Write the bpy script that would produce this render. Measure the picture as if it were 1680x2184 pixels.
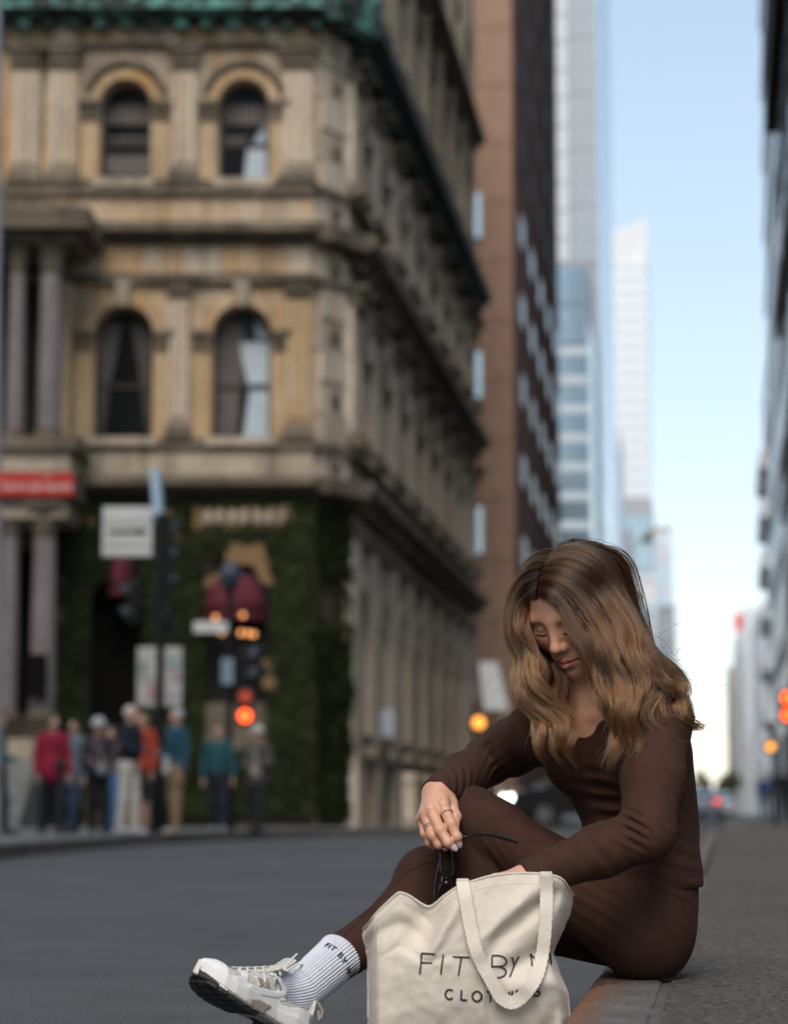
import bpy, bmesh, math, random
import numpy as np
from mathutils import Vector, Matrix, noise as mnoise

R = math.radians
rng = random.Random(7)
nrg = np.random.default_rng(11)
scene = bpy.context.scene
for o in list(bpy.data.objects):
    bpy.data.objects.remove(o)
COL = scene.collection

# ---------------------------------------------------------------- camera
CAM_H = 0.42
FPX = 5000.0            # focal length in pixels of the 1680 x 2184 view
PITCH = math.atan(638.0 / FPX)
cam_d = bpy.data.cameras.new("camera")
cam = bpy.data.objects.new("camera", cam_d)
COL.objects.link(cam)
cam.location = (0, 0, CAM_H)
cam.rotation_euler = (R(90) + PITCH, 0, 0)
cam_d.sensor_fit = 'VERTICAL'
cam_d.sensor_height = 36.0
cam_d.lens = 36.0 * FPX / 2184.0
cam_d.clip_start = 0.05
cam_d.clip_end = 6000
cam_d.dof.use_dof = True
cam_d.dof.focus_distance = 4.22
cam_d.dof.aperture_fstop = 3.5
cam_d.dof.aperture_blades = 0
scene.camera = cam

# ---------------------------------------------------------------- sky and sun
SUN_EL, SUN_AZ = R(46), R(192)      # azimuth clockwise from +Y (camera heading)
world = bpy.data.worlds.new("World")
scene.world = world
world.use_nodes = True
wn = world.node_tree
wn.nodes.clear()
wo = wn.nodes.new("ShaderNodeOutputWorld")
wb = wn.nodes.new("ShaderNodeBackground")
ws = wn.nodes.new("ShaderNodeTexSky")
ws.sky_type = 'NISHITA'
ws.sun_disc = False
ws.sun_elevation = SUN_EL
ws.sun_rotation = SUN_AZ
ws.altitude = 30
ws.air_density = 1.0
ws.dust_density = 0.1
ws.ozone_density = 1.2
wb.inputs["Strength"].default_value = 0.15
whs = wn.nodes.new("ShaderNodeHueSaturation")
whs.inputs["Saturation"].default_value = 1.08
whs.inputs["Value"].default_value = 1.32
whs.inputs["Hue"].default_value = 0.497
wgm = wn.nodes.new("ShaderNodeGamma")      # film-like shoulder for the bright band at the horizon
wgm.inputs["Gamma"].default_value = 0.5
wn.links.new(ws.outputs["Color"], wgm.inputs["Color"])
wn.links.new(wgm.outputs["Color"], whs.inputs["Color"])
wn.links.new(whs.outputs["Color"], wb.inputs["Color"])
wn.links.new(wb.outputs["Background"], wo.inputs["Surface"])
sun_d = bpy.data.lights.new("sun", 'SUN')
sun_d.energy = 1.5
sun_d.angle = R(40)
sun_d.color = (1.0, 0.91, 0.80)
sun = bpy.data.objects.new("sun", sun_d)
COL.objects.link(sun)
_sd = Vector((math.sin(SUN_AZ) * math.cos(SUN_EL), math.cos(SUN_AZ) * math.cos(SUN_EL), math.sin(SUN_EL)))
sun.rotation_euler = (-_sd).to_track_quat('-Z', 'Y').to_euler()
sun.location = _sd * 60
vs = scene.view_settings
vs.view_transform = 'Standard'
vs.look = 'None'
vs.exposure = 1.08
vs.gamma = 1.0
vs.use_curve_mapping = False
scene.cycles.max_bounces = 6
scene.cycles.diffuse_bounces = 3
scene.cycles.glossy_bounces = 3
scene.cycles.transmission_bounces = 4
scene.cycles.transparent_max_bounces = 6
scene.cycles.caustics_reflective = False
scene.cycles.caustics_refractive = False
scene.cycles.use_denoising = True
scene.cycles.sample_clamp_indirect = 4.0

# ---------------------------------------------------------------- helpers
_ct, _st = math.cos(PITCH), math.sin(PITCH)
def at(px, py, Y):
    """World point at depth Y whose place in the 1680 x 2184 view is (px, py)."""
    a = (px - 840.0) / FPX
    b = (1092.0 - py) / FPX
    k = Y / (_ct - b * _st)
    return Vector((a * k, Y, CAM_H + (_st + b * _ct) * k))

def empty(name, loc=(0, 0, 0), parent=None):
    o = bpy.data.objects.new(name, None)
    COL.objects.link(o)
    o.location = loc
    o.empty_display_size = 0.1
    if parent is not None:
        o.parent = parent
    return o

def tag(o, label=None, cat=None, group=None, kind=None):
    if label: o["label"] = label
    if cat: o["category"] = cat
    if group: o["group"] = group
    if kind: o["kind"] = kind
    return o

def link_mesh(name, me, mat=None, parent=None, loc=None):
    o = bpy.data.objects.new(name, me)
    COL.objects.link(o)
    if mat is not None and not me.materials:
        me.materials.append(mat)
    if parent is not None:
        o.parent = parent
        pl = world_loc(parent)
        o.location = -pl
    if loc is not None:
        o.location = loc
    return o

def world_loc(o):
    v = Vector((0, 0, 0))
    while o is not None:
        v = v + o.location
        o = o.parent
    return v

class MB:
    """Collects vertices and faces in world coordinates and links them as one mesh."""
    def __init__(self):
        self.v, self.f = [], []
    def add(self, vs, fs):
        n = len(self.v)
        self.v.extend([tuple(p) for p in vs])
        self.f.extend([tuple(i + n for i in f) for f in fs])
        return self
    def hexa(self, p):
        return self.add(p, [(0, 3, 2, 1), (4, 5, 6, 7), (0, 1, 5, 4), (1, 2, 6, 5), (2, 3, 7, 6), (3, 0, 4, 7)])
    def box(self, x0, x1, y0, y1, z0, z1):
        return self.hexa([(x0, y0, z0), (x1, y0, z0), (x1, y1, z0), (x0, y1, z0), (x0, y0, z1), (x1, y0, z1), (x1, y1, z1), (x0, y1, z1)])
    def tube(self, pts, rad, n=8, cap=True, up=None):
        pts = [Vector(p) for p in pts]
        if not hasattr(rad, "__len__"):
            rad = [rad] * len(pts)
        rings = []
        t0 = (pts[1] - pts[0]).normalized()
        ref = Vector(up) if up is not None else (Vector((0, 0, 1)) if abs(t0.z) < 0.9 else Vector((1, 0, 0)))
        a = t0.cross(ref).normalized()
        for i, p in enumerate(pts):
            t = (pts[min(i + 1, len(pts) - 1)] - pts[max(i - 1, 0)]).normalized()
            a = (a - t * a.dot(t)).normalized()
            b = t.cross(a)
            r = rad[i]
            ra, rb = (r if hasattr(r, "__len__") else (r, r))
            rings.append([p + a * (ra * math.cos(2 * math.pi * k / n)) + b * (rb * math.sin(2 * math.pi * k / n)) for k in range(n)])
        vs, fs = [], []
        for r_ in rings:
            vs.extend(r_)
        for i in range(len(pts) - 1):
            for k in range(n):
                fs.append((i * n + k, i * n + (k + 1) % n, (i + 1) * n + (k + 1) % n, (i + 1) * n + k))
        if cap:
            fs.append(tuple(range(n - 1, -1, -1)))
            fs.append(tuple((len(pts) - 1) * n + k for k in range(n)))
        return self.add(vs, fs)
    def lathe(self, c, prof, n=16):
        """prof: (radius, z) pairs about a vertical axis through c."""
        c = Vector(c)
        vs, fs = [], []
        for r, z in prof:
            for k in range(n):
                a = 2 * math.pi * k / n
                vs.append(c + Vector((r * math.cos(a), r * math.sin(a), z)))
        for i in range(len(prof) - 1):
            for k in range(n):
                fs.append((i * n + k, i * n + (k + 1) % n, (i + 1) * n + (k + 1) % n, (i + 1) * n + k))
        fs.append(tuple(range(n - 1, -1, -1)))
        fs.append(tuple((len(prof) - 1) * n + k for k in range(n)))
        return self.add(vs, fs)
    def build(self, name, mat, parent=None, smooth=False, bevel=0.0):
        me = bpy.data.meshes.new(name)
        me.from_pydata(self.v, [], self.f)
        me.update()
        if smooth:
            me.shade_smooth()
            me.set_sharp_from_angle(angle=R(40))
        o = link_mesh(name, me, mat, parent)
        if bevel:
            m = o.modifiers.new("bevel", 'BEVEL')
            m.width = bevel
            m.segments = 2
            m.limit_method = 'ANGLE'
        return o

def np_mesh(name, V, Q, mat, parent=None, smooth=True):
    me = bpy.data.meshes.new(name)
    V = np.asarray(V, dtype=np.float32)
    Q = np.asarray(Q, dtype=np.int32)
    k = Q.shape[1]
    me.vertices.add(len(V))
    me.vertices.foreach_set("co", V.ravel())
    me.loops.add(Q.size)
    me.loops.foreach_set("vertex_index", Q.ravel())
    me.polygons.add(len(Q))
    me.polygons.foreach_set("loop_start", np.arange(0, Q.size, k, dtype=np.int32))
    me.update(calc_edges=True)
    me.validate()
    if smooth:
        me.shade_smooth()
    return link_mesh(name, me, mat, parent)

def copy_thing(root, loc, rotz=None, label=None):
    c = root.copy()
    COL.objects.link(c)
    c.location = loc
    if rotz is not None:
        c.rotation_euler = (0, 0, rotz)
    if label:
        c["label"] = label
    for ch in list(root.children):
        d = ch.copy()
        COL.objects.link(d)
        d.parent = c
        for g in list(ch.children):
            e = g.copy()
            COL.objects.link(e)
            e.parent = d
    return c

# ---------------------------------------------------------------- materials
class NT:
    def __init__(self, name):
        self.m = bpy.data.materials.new(name)
        self.m.use_nodes = True
        self.t = self.m.node_tree
        self.t.nodes.clear()
        self.out = self.t.nodes.new("ShaderNodeOutputMaterial")
        self.b = self.t.nodes.new("ShaderNodeBsdfPrincipled")
        self.t.links.new(self.b.outputs[0], self.out.inputs[0])
        self._co = None
    def n(self, kind, **kw):
        x = self.t.nodes.new(kind)
        for k, v in kw.items():
            setattr(x, k, v)
        return x
    def l(self, a, b):
        self.t.links.new(a, b)
    def co(self, scale=(1, 1, 1), kind="Object"):
        tc = self.n("ShaderNodeTexCoord")
        mp = self.n("ShaderNodeMapping")
        mp.inputs["Scale"].default_value = scale
        self.l(tc.outputs[kind], mp.inputs["Vector"])
        return mp.outputs[0]
    def noise(self, scale, detail=4, rough=0.55, vec=None, dist=0.0):
        x = self.n("ShaderNodeTexNoise")
        x.inputs["Scale"].default_value = scale
        x.inputs["Detail"].default_value = detail
        x.inputs["Roughness"].default_value = rough
        x.inputs["Distortion"].default_value = dist
        self.l(vec if vec is not None else self.co(), x.inputs["Vector"])
        return x.outputs["Fac"]
    def ramp(self, fac, stops):
        x = self.n("ShaderNodeValToRGB")
        e = x.color_ramp.elements
        while len(e) < len(stops):
            e.new(0.5)
        for i, (p, c) in enumerate(stops):
            e[i].position = p
            e[i].color = (*c, 1) if len(c) == 3 else c
        self.l(fac, x.inputs["Fac"])
        return x.outputs["Color"]
    def mix(self, fac, a, b, mode='MIX'):
        x = self.n("ShaderNodeMix", data_type='RGBA', blend_type=mode)
        for i, v in ((0, fac), (6, a), (7, b)):
            if isinstance(v, (int, float)):
                x.inputs[i].default_value = v
            elif isinstance(v, tuple):
                x.inputs[i].default_value = (*v, 1)
            else:
                self.l(v, x.inputs[i])
        return x.outputs[2]
    def math(self, op, a, b=0.0, clamp=False):
        x = self.n("ShaderNodeMath", operation=op, use_clamp=clamp)
        for i, v in ((0, a), (1, b)):
            if isinstance(v, (int, float)):
                x.inputs[i].default_value = v
            else:
                self.l(v, x.inputs[i])
        return x.outputs[0]
    def color(self, c):
        if isinstance(c, tuple):
            self.b.inputs["Base Color"].default_value = (*c, 1)
        else:
            self.l(c, self.b.inputs["Base Color"])
        return self
    def rough(self, r):
        if isinstance(r, (int, float)):
            self.b.inputs["Roughness"].default_value = r
        else:
            self.l(r, self.b.inputs["Roughness"])
        return self
    def bump(self, h, strength=0.3, dist=0.01, normal=None):
        x = self.n("ShaderNodeBump")
        x.inputs["Strength"].default_value = strength
        x.inputs["Distance"].default_value = dist
        self.l(h, x.inputs["Height"])
        if normal is not None:
            self.l(normal, x.inputs["Normal"])
        self.l(x.outputs[0], self.b.inputs["Normal"])
        return x.outputs[0]
    def set(self, **kw):
        for k, v in kw.items():
            self.b.inputs[k.replace("_", " ")].default_value = v
        return self

def plain(name, c, rough=0.6, vary=0.12, scale=6.0, metallic=0.0, spec=0.4, bump=0.0):
    t = NT(name)
    lo = tuple(x * (1 - vary) for x in c)
    hi = tuple(min(1, x * (1 + vary)) for x in c)
    n = t.noise(scale, 3)
    t.color(t.ramp(n, [(0.3, lo), (0.7, hi)])).rough(rough)
    t.set(Metallic=metallic)
    t.b.inputs["Specular IOR Level"].default_value = spec
    if bump:
        t.bump(t.noise(scale * 12, 3), bump, 0.004)
    return t.m

def stone(name, stops, streak=0.5, scale=0.7, dark=(0.03, 0.026, 0.02), grime=0.45, rust=0.0):
    t = NT(name)
    base = t.ramp(t.noise(scale, 5, 0.6, t.co((1, 1, 0.45)), 0.4), stops)
    st = t.noise(1.6, 4, 0.6, t.co((1.5, 1.5, 0.16)))
    f = t.ramp(st, [(0.50, (0, 0, 0)), (0.72, (1, 1, 1))])
    fac = t.math('MULTIPLY', f, streak)
    c = t.mix(fac, base, dark)
    if rust:
        ru = t.ramp(t.noise(2.6, 4, 0.6, t.co((1.9, 1.9, 0.13))), [(0.47, (0, 0, 0)), (0.66, (1, 1, 1))])
        c = t.mix(t.math('MULTIPLY', ru, rust), c, (0.46, 0.235, 0.075))
        pl = t.ramp(t.noise(3.4, 4, 0.6, t.co((2.6, 2.6, 0.10))), [(0.52, (0, 0, 0)), (0.66, (1, 1, 1))])
        c = t.mix(t.math('MULTIPLY', pl, rust * .7), c, (0.54, 0.49, 0.44))
    fine = t.ramp(t.noise(7.0, 5, 0.7), [(0.3, (0.72, 0.72, 0.72)), (0.7, (1.12, 1.12, 1.12))])
    c = t.mix(1.0, c, fine, 'MULTIPLY')
    g = t.ramp(t.noise(0.45, 4, 0.6), [(0.52, (0, 0, 0)), (0.7, (1, 1, 1))])
    c = t.mix(t.math('MULTIPLY', g, grime), c, dark)
    t.color(c).rough(0.9)
    t.b.inputs["Specular IOR Level"].default_value = 0.15
    t.bump(t.noise(9.0, 5, 0.65), 0.5, 0.03)
    return t.m

def emit(name, c, s, base=(0.02, 0.02, 0.02)):
    t = NT(name)
    t.color(base).rough(0.3)
    t.b.inputs["Emission Color"].default_value = (*c, 1)
    t.b.inputs["Emission Strength"].default_value = s
    return t.m

def glass_pane(name, c, rough=0.06, spec=0.8, vary=0.25, scale=0.35):
    t = NT(name)
    lo = tuple(x * (1 - vary) for x in c)
    hi = tuple(min(1, x * (1 + vary)) for x in c)
    t.color(t.ramp(t.noise(scale, 3), [(0.35, lo), (0.65, hi)])).rough(rough)
    t.b.inputs["Specular IOR Level"].default_value = spec
    t.b.inputs["Coat Weight"].default_value = 0.3
    t.b.inputs["Coat Roughness"].default_value = 0.03
    return t.m

# ---------------------------------------------------------------- signed distance sculpting
class SDF:
    """A grid of signed distance values; shapes are blended in and the zero level is meshed."""
    def __init__(self, lo, hi, h):
        self.lo = np.array(lo, dtype=np.float64)
        self.h = h
        self.n = np.maximum(4, np.ceil((np.array(hi) - self.lo) / h).astype(int) + 1)
        self.F = np.full(tuple(self.n), 1.0, dtype=np.float32)
    def _sl(self, lo, hi):
        a = np.clip(np.floor((np.asarray(lo) - self.lo) / self.h).astype(int), 0, self.n)
        b = np.clip(np.ceil((np.asarray(hi) - self.lo) / self.h).astype(int) + 1, 0, self.n)
        return a, b
    def grid(self, lo=None, hi=None):
        if lo is None:
            a, b = np.zeros(3, int), self.n
        else:
            a, b = self._sl(lo, hi)
        if np.any(b <= a):
            return None, None
        ax = [(self.lo[i] + self.h * np.arange(a[i], b[i])).astype(np.float32) for i in range(3)]
        X, Y, Z = np.meshgrid(*ax, indexing='ij', sparse=True)
        return (slice(a[0], b[0]), slice(a[1], b[1]), slice(a[2], b[2])), (X, Y, Z)
    def blend(self, sl, d, k, op='add'):
        A = self.F[sl]
        d = d.astype(np.float32)
        if op == 'add':
            if k > 0:
                h_ = np.maximum(k - np.abs(A - d), 0) / k
                self.F[sl] = np.minimum(A, d) - h_ * h_ * k * 0.25
            else:
                self.F[sl] = np.minimum(A, d)
        elif op == 'sub':
            d = -d
            if k > 0:
                h_ = np.maximum(k - np.abs(A - d), 0) / k
                self.F[sl] = np.maximum(A, d) + h_ * h_ * k * 0.25
            else:
                self.F[sl] = np.maximum(A, d)
    def cone(self, p, q, r1, r2, k=0.02, op='add'):
        p, q = np.array(p, float), np.array(q, float)
        m = max(r1, r2) + k + 4 * self.h
        sl, G = self.grid(np.minimum(p, q) - m, np.maximum(p, q) + m)
        if sl is None: return self
        X, Y, Z = G
        ax = q - p
        L2 = float(ax @ ax) + 1e-12
        t = np.clip(((X - p[0]) * ax[0] + (Y - p[1]) * ax[1] + (Z - p[2]) * ax[2]) / L2, 0, 1)
        dx, dy, dz = X - p[0] - t * ax[0], Y - p[1] - t * ax[1], Z - p[2] - t * ax[2]
        d = np.sqrt(dx * dx + dy * dy + dz * dz) - (r1 + (r2 - r1) * t)
        self.blend(sl, d, k, op)
        return self
    def chain(self, pts, rads, k=0.02):
        for i in range(len(pts) - 1):
            self.cone(pts[i], pts[i + 1], rads[i], rads[i + 1], k)
        return self
    def ell(self, c, r, axes=None, k=0.02, op='add'):
        """Ellipsoid with centre c, radii r along the rows of axes."""
        c, r = np.array(c, float), np.array(r, float)
        A = np.eye(3) if axes is None else np.array([list(a) for a in axes], float)
        m = r.max() + k + 4 * self.h
        sl, G = self.grid(c - m, c + m)
        if sl is None: return self
        X, Y, Z = G
        dx, dy, dz = X - c[0], Y - c[1], Z - c[2]
        k0 = 0; k1 = 0
        for i in range(3):
            u = dx * A[i, 0] + dy * A[i, 1] + dz * A[i, 2]
            k0 = k0 + (u / r[i]) ** 2
            k1 = k1 + (u / (r[i] * r[i])) ** 2
        k0 = np.sqrt(k0); k1 = np.sqrt(k1) + 1e-9
        d = k0 * (k0 - 1.0) / k1
        self.blend(sl, d, k, op)
        return self
    def fn(self, f, k=0.0, op='add', lo=None, hi=None):
        sl, G = self.grid(lo, hi)
        if sl is None: return self
        self.blend(sl, np.broadcast_to(f(*G), self.F[sl].shape), k, op)
        return self
    def offset(self, f, lo=None, hi=None):
        sl, G = self.grid(lo, hi)
        if sl is not None:
            self.F[sl] += np.broadcast_to(f(*G), self.F[sl].shape).astype(np.float32)
        return self
    def mesh(self, relax=2):
        F = self.F
        s = F < 0
        nx, ny, nz = F.shape
        c = np.zeros((nx - 1, ny - 1, nz - 1), dtype=np.int8)
        for i in (0, 1):
            for j in (0, 1):
                for k in (0, 1):
                    c += s[i:nx - 1 + i, j:ny - 1 + j, k:nz - 1 + k]
        act = (c > 0) & (c < 8)
        idx = np.full(c.shape, -1, dtype=np.int64)
        I, J, K = np.nonzero(act)
        idx[I, J, K] = np.arange(len(I))
        acc = np.zeros((len(I), 3)); cnt = np.zeros(len(I))
        corners = [(i, j, k) for i in (0, 1) for j in (0, 1) for k in (0, 1)]
        for a in corners:
            for ax in range(3):
                if a[ax]: continue
                b = list(a); b[ax] = 1
                fa = F[I + a[0], J + a[1], K + a[2]].astype(np.float64)
                fb = F[I + b[0], J + b[1], K + b[2]].astype(np.float64)
                x = (fa < 0) != (fb < 0)
                t = np.where(x, fa / np.where(fa == fb, 1, fa - fb), 0)
                for d in range(3):
                    acc[:, d] += np.where(x, a[d] + (t if d == ax else 0), 0)
                cnt += x
        V = acc / cnt[:, None] + np.stack([I, J, K], 1)
        quads = []
        for ax in range(3):
            sa = s
            hi_ = np.take(sa, range(1, F.shape[ax]), axis=ax); lo_ = np.take(sa, range(0, F.shape[ax] - 1), axis=ax)
            e = hi_ != lo_
            i, j, k = np.nonzero(e)
            p = [i, j, k]
            o1, o2 = [(1, 2), (2, 0), (0, 1)][ax]
            ok = (p[o1] > 0) & (p[o2] > 0) & (p[o1] < F.shape[o1] - 1) & (p[o2] < F.shape[o2] - 1)
            p = [q[ok] for q in p]
            flip = lo_[i[ok], j[ok], k[ok]]
            def cell(d1, d2):
                q = [p[0].copy(), p[1].copy(), p[2].copy()]
                q[o1] -= d1; q[o2] -= d2
                return idx[q[0], q[1], q[2]]
            q4 = np.stack([cell(1, 1), cell(0, 1), cell(0, 0), cell(1, 0)], 1)
            q4[~flip] = q4[~flip][:, ::-1]
            quads.append(q4)
        Q = np.concatenate(quads)
        Q = Q[(Q >= 0).all(1)]
        V = self.lo + V * self.h
        for _ in range(relax):
            S = np.zeros_like(V); n = np.zeros(len(V))
            for a, b in ((0, 1), (1, 2), (2, 3), (3, 0)):
                np.add.at(S, Q[:, a], V[Q[:, b]]); np.add.at(n, Q[:, a], 1)
                np.add.at(S, Q[:, b], V[Q[:, a]]); np.add.at(n, Q[:, b], 1)
            V = V * 0.5 + 0.5 * S / np.maximum(n, 1)[:, None]
        return V, Q
    def build(self, name, mat, parent=None, relax=2, keep=None):
        V, Q = self.mesh(relax)
        if keep is not None:
            m = keep(V[Q].mean(1))
            Q = Q[m]
            used = np.unique(Q)
            re = np.full(len(V), -1); re[used] = np.arange(len(used))
            V, Q = V[used], re[Q]
        return np_mesh(name, V, Q, mat, parent)

def join_vq(parts):
    V, Q, n = [], [], 0
    for v, q in parts:
        V.append(v); Q.append(q + n); n += len(v)
    return np.concatenate(V), np.concatenate(Q)

def text_mesh(name, s, size, mat, parent, origin, xdir, updir, extrude=0.002, align='CENTER'):
    cu = bpy.data.curves.new(name + "_curve", 'FONT')
    cu.body = s
    cu.size = size
    cu.extrude = extrude
    cu.align_x = align
    cu.align_y = 'CENTER'
    cu.resolution_u = 3
    tmp = bpy.data.objects.new(name + "_tmp", cu)
    COL.objects.link(tmp)
    dg = bpy.context.evaluated_depsgraph_get()
    me = bpy.data.meshes.new_from_object(tmp.evaluated_get(dg))
    bpy.data.objects.remove(tmp)
    bpy.data.curves.remove(cu)
    x = Vector(xdir).normalized(); u = Vector(updir).normalized(); nrm = x.cross(u)
    o = Vector(origin)
    for v in me.vertices:
        c = v.co.copy()
        v.co = o + x * c.x + u * c.y + nrm * c.z
    me.materials.clear()
    return link_mesh(name, me, mat, parent)
# ================================================================ ground
def asphalt():
    t = NT("asphalt")
    base = t.ramp(t.noise(0.35, 5, 0.6), [(0.3, (0.072, 0.073, 0.076)), (0.7, (0.098, 0.099, 0.102))])
    gr = t.ramp(t.noise(120, 3, 0.8), [(0.30, (0.25, 0.25, 0.26)), (0.52, (0.95, 0.95, 0.95)), (0.72, (2.4, 2.35, 2.25))])
    c = t.mix(1.0, base, gr, 'MULTIPLY')
    st = t.ramp(t.noise(2.5, 5, 0.7), [(0.45, (1, 1, 1)), (0.75, (0.72, 0.72, 0.72))])
    c = t.mix(1.0, c, st, 'MULTIPLY')
    t.color(c).rough(0.78)
    t.b.inputs["Specular IOR Level"].default_value = 0.35
    t.bump(t.noise(150, 3, 0.7), 0.7, 0.006)
    return t.m

def aggregate():
    t = NT("aggregate_concrete")
    base = t.ramp(t.noise(1.1, 5, 0.6), [(0.3, (0.085, 0.08, 0.074)), (0.7, (0.125, 0.118, 0.108))])
    v = t.n("ShaderNodeTexVoronoi")
    v.inputs["Scale"].default_value = 130
    t.l(t.co(), v.inputs["Vector"])
    sep = t.n("ShaderNodeSeparateColor")
    t.l(v.outputs["Color"], sep.inputs[0])
    pebble = t.ramp(sep.outputs[0], [(0.0, (0.30, 0.30, 0.30)), (0.35, (0.8, 0.78, 0.75)), (0.7, (1.1, 1.05, 1.0)), (0.93, (1.8, 1.6, 1.4)), (1.0, (1.6, 1.0, 0.75))])
    c = t.mix(1.0, base, pebble, 'MULTIPLY')
    gr = t.ramp(t.noise(300, 2, 0.7), [(0.3, (0.7, 0.7, 0.7)), (0.7, (1.2, 1.2, 1.2))])
    c = t.mix(1.0, c, gr, 'MULTIPLY')
    t.color(c).rough(0.8)
    t.b.inputs["Specular IOR Level"].default_value = 0.3
    t.bump(v.outputs["Distance"], 0.9, 0.006)
    return t.m

def granite_rust():
    t = NT("rusty_granite")
    base = t.ramp(t.noise(120, 3, 0.75), [(0.25, (0.045, 0.042, 0.04)), (0.5, (0.13, 0.12, 0.11)), (0.75, (0.25, 0.23, 0.21))])
    blot = t.ramp(t.noise(14, 4, 0.6), [(0.35, (0.72, 0.72, 0.74)), (0.7, (1.15, 1.12, 1.08))])
    base = t.mix(1.0, base, blot, 'MULTIPLY')
    uv = t.n("ShaderNodeAttribute", attribute_name="edge")
    r = t.math('MULTIPLY', uv.outputs["Fac"], t.math('ADD', t.noise(22, 5, 0.7), 0.45))
    rf = t.ramp(r, [(0.22, (0, 0, 0)), (0.62, (1, 1, 1))])
    rust = t.ramp(t.noise(60, 4, 0.7), [(0.3, (0.09, 0.035, 0.015)), (0.7, (0.28, 0.12, 0.05))])
    c = t.mix(t.math('MULTIPLY', rf, 0.85), base, rust)
    t.color(c).rough(0.75)
    t.bump(t.noise(70, 5, 0.7), 0.6, 0.006)
    return t.m

M_asphalt, M_aggr, M_kerb = asphalt(), aggregate(), granite_rust()
M_seal = plain("kerb_sealant", (0.115, 0.11, 0.105), 0.6, 0.25, 18, bump=0.3)
M_mortar = plain("mortar", (0.30, 0.27, 0.24), 0.9, 0.3, 30, bump=0.3)

b = MB()
b.add([(-260, -40, 0), (420, -40, 0), (420, 2600, 0), (-260, 2600, 0)], [(0, 1, 2, 3)])
tag(b.build("road", M_asphalt), kind="structure")

KT = 0.140                                   # kerb runs along (KT, 1)
pk = at(1254, 2085, 1.0)
kY = 0.30 / (CAM_H - pk.z)                   # depth where that sight line meets the kerb top
K0 = at(1254, 2085, kY)
kd = Vector((KT, 1, 0)).normalized()
kn = Vector((kd.y, -kd.x, 0))                # from road to pavement
def kp(s, w, z):
    """Point on the kerb: s metres along it from the sitting place, w across, z up."""
    return Vector((K0.x, K0.y, 0)) + kd * s + kn * w + Vector((0, 0, z))
KW = 0.133
SW_END = 38.0
b = MB()
p0, p1 = kp(-8, KW + 0.019, 0), kp(SW_END, KW + 0.019, 0)
q1, q0 = kp(SW_END + 1.0, 12, 0), kp(-8, 12, 0)
b.hexa([p0, q0, q1, p1, p0 + Vector((0, 0, .12)), q0 + Vector((0, 0, .12)), q1 + Vector((0, 0, .12)), p1 + Vector((0, 0, .12))])
pav = tag(b.build("pavement", M_aggr), kind="structure")
b = MB()
for s0 in range(-8, 7, 1):
    w = KW + 0.003 * math.sin(s0 * 2.1)
    b.hexa([kp(s0, w, 0.02), kp(s0, KW + .0175, 0.02), kp(s0 + 1, KW + .0175, 0.02), kp(s0 + 1, w, 0.02),
            kp(s0, w, 0.113), kp(s0, KW + .0175, 0.115), kp(s0 + 1, KW + .0175, 0.115), kp(s0 + 1, w, 0.113)])
b.build("sealant_strip", M_seal, pav)
b = MB()
b.hexa([kp(-8, .012, -.05), kp(-8, KW - .004, -.05), kp(SW_END, KW - .004, -.05), kp(SW_END, .012, -.05),
        kp(-8, .012, .108), kp(-8, KW - .004, .108), kp(SW_END, KW - .004, .108), kp(SW_END, .012, .108)])
kerb = tag(b.build("kerb", M_mortar), kind="structure")

pj = at(1290, 2147, 1.0)
jY = 0.30 / (CAM_H - pj.z)
s_joint = (jY - K0.y) / kd.y
def kerb_stone(s0, s1):
    """A granite kerb stone: rounded worn road edge, slightly uneven top."""
    n = max(3, int((s1 - s0) / 0.06))
    prof = [(0.0, -0.05), (0.0, 0.06), (0.002, 0.092), (0.008, 0.108), (0.020, 0.117), (0.040, 0.120), (0.09, 0.1205), (KW - .006, 0.120), (KW, 0.116), (KW, -0.05)]
    edge = [1, 1, 1, 1, 0.85, 0.55, 0.18, 0.05, 0, 0]
    V, E, Fc = [], [], []
    m = len(prof)
    for i in range(n + 1):
        s = s0 + (s1 - s0) * i / n
        endf = 0.006 if i in (0, n) else 0.0
        for j, (w, z) in enumerate(prof):
            p = kp(s, w, 0)
            jit = mnoise.noise(Vector((s * 9, w * 20, z * 20))) if 2 <= j <= 7 else 0
            V.append(kp(s, w + (0.004 * jit if j < 5 else 0), z + 0.003 * jit - endf * (1 if 2 <= j <= 8 else 0)))
            E.append(edge[j])
    for i in range(n):
        for j in range(m - 1):
            Fc.append((i * m + j, (i + 1) * m + j, (i + 1) * m + j + 1, i * m + j + 1))
    Fc.append(tuple(range(m)))
    Fc.append(tuple(n * m + j for j in range(m - 1, -1, -1)))
    me = bpy.data.meshes.new("kerb_stone")
    me.from_pydata([tuple(v) for v in V], [], Fc)
    at_ = me.attributes.new("edge", 'FLOAT', 'POINT')
    at_.data.foreach_set("value", E)
    me.shade_smooth()
    me.set_sharp_from_angle(angle=R(50))
    return link_mesh("kerb_stone", me, M_kerb, kerb)
s = s_joint - 3 * 0.92
while s < SW_END - 0.5:
    kerb_stone(s + 0.005, s + 0.915)
    s += 0.92

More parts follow.
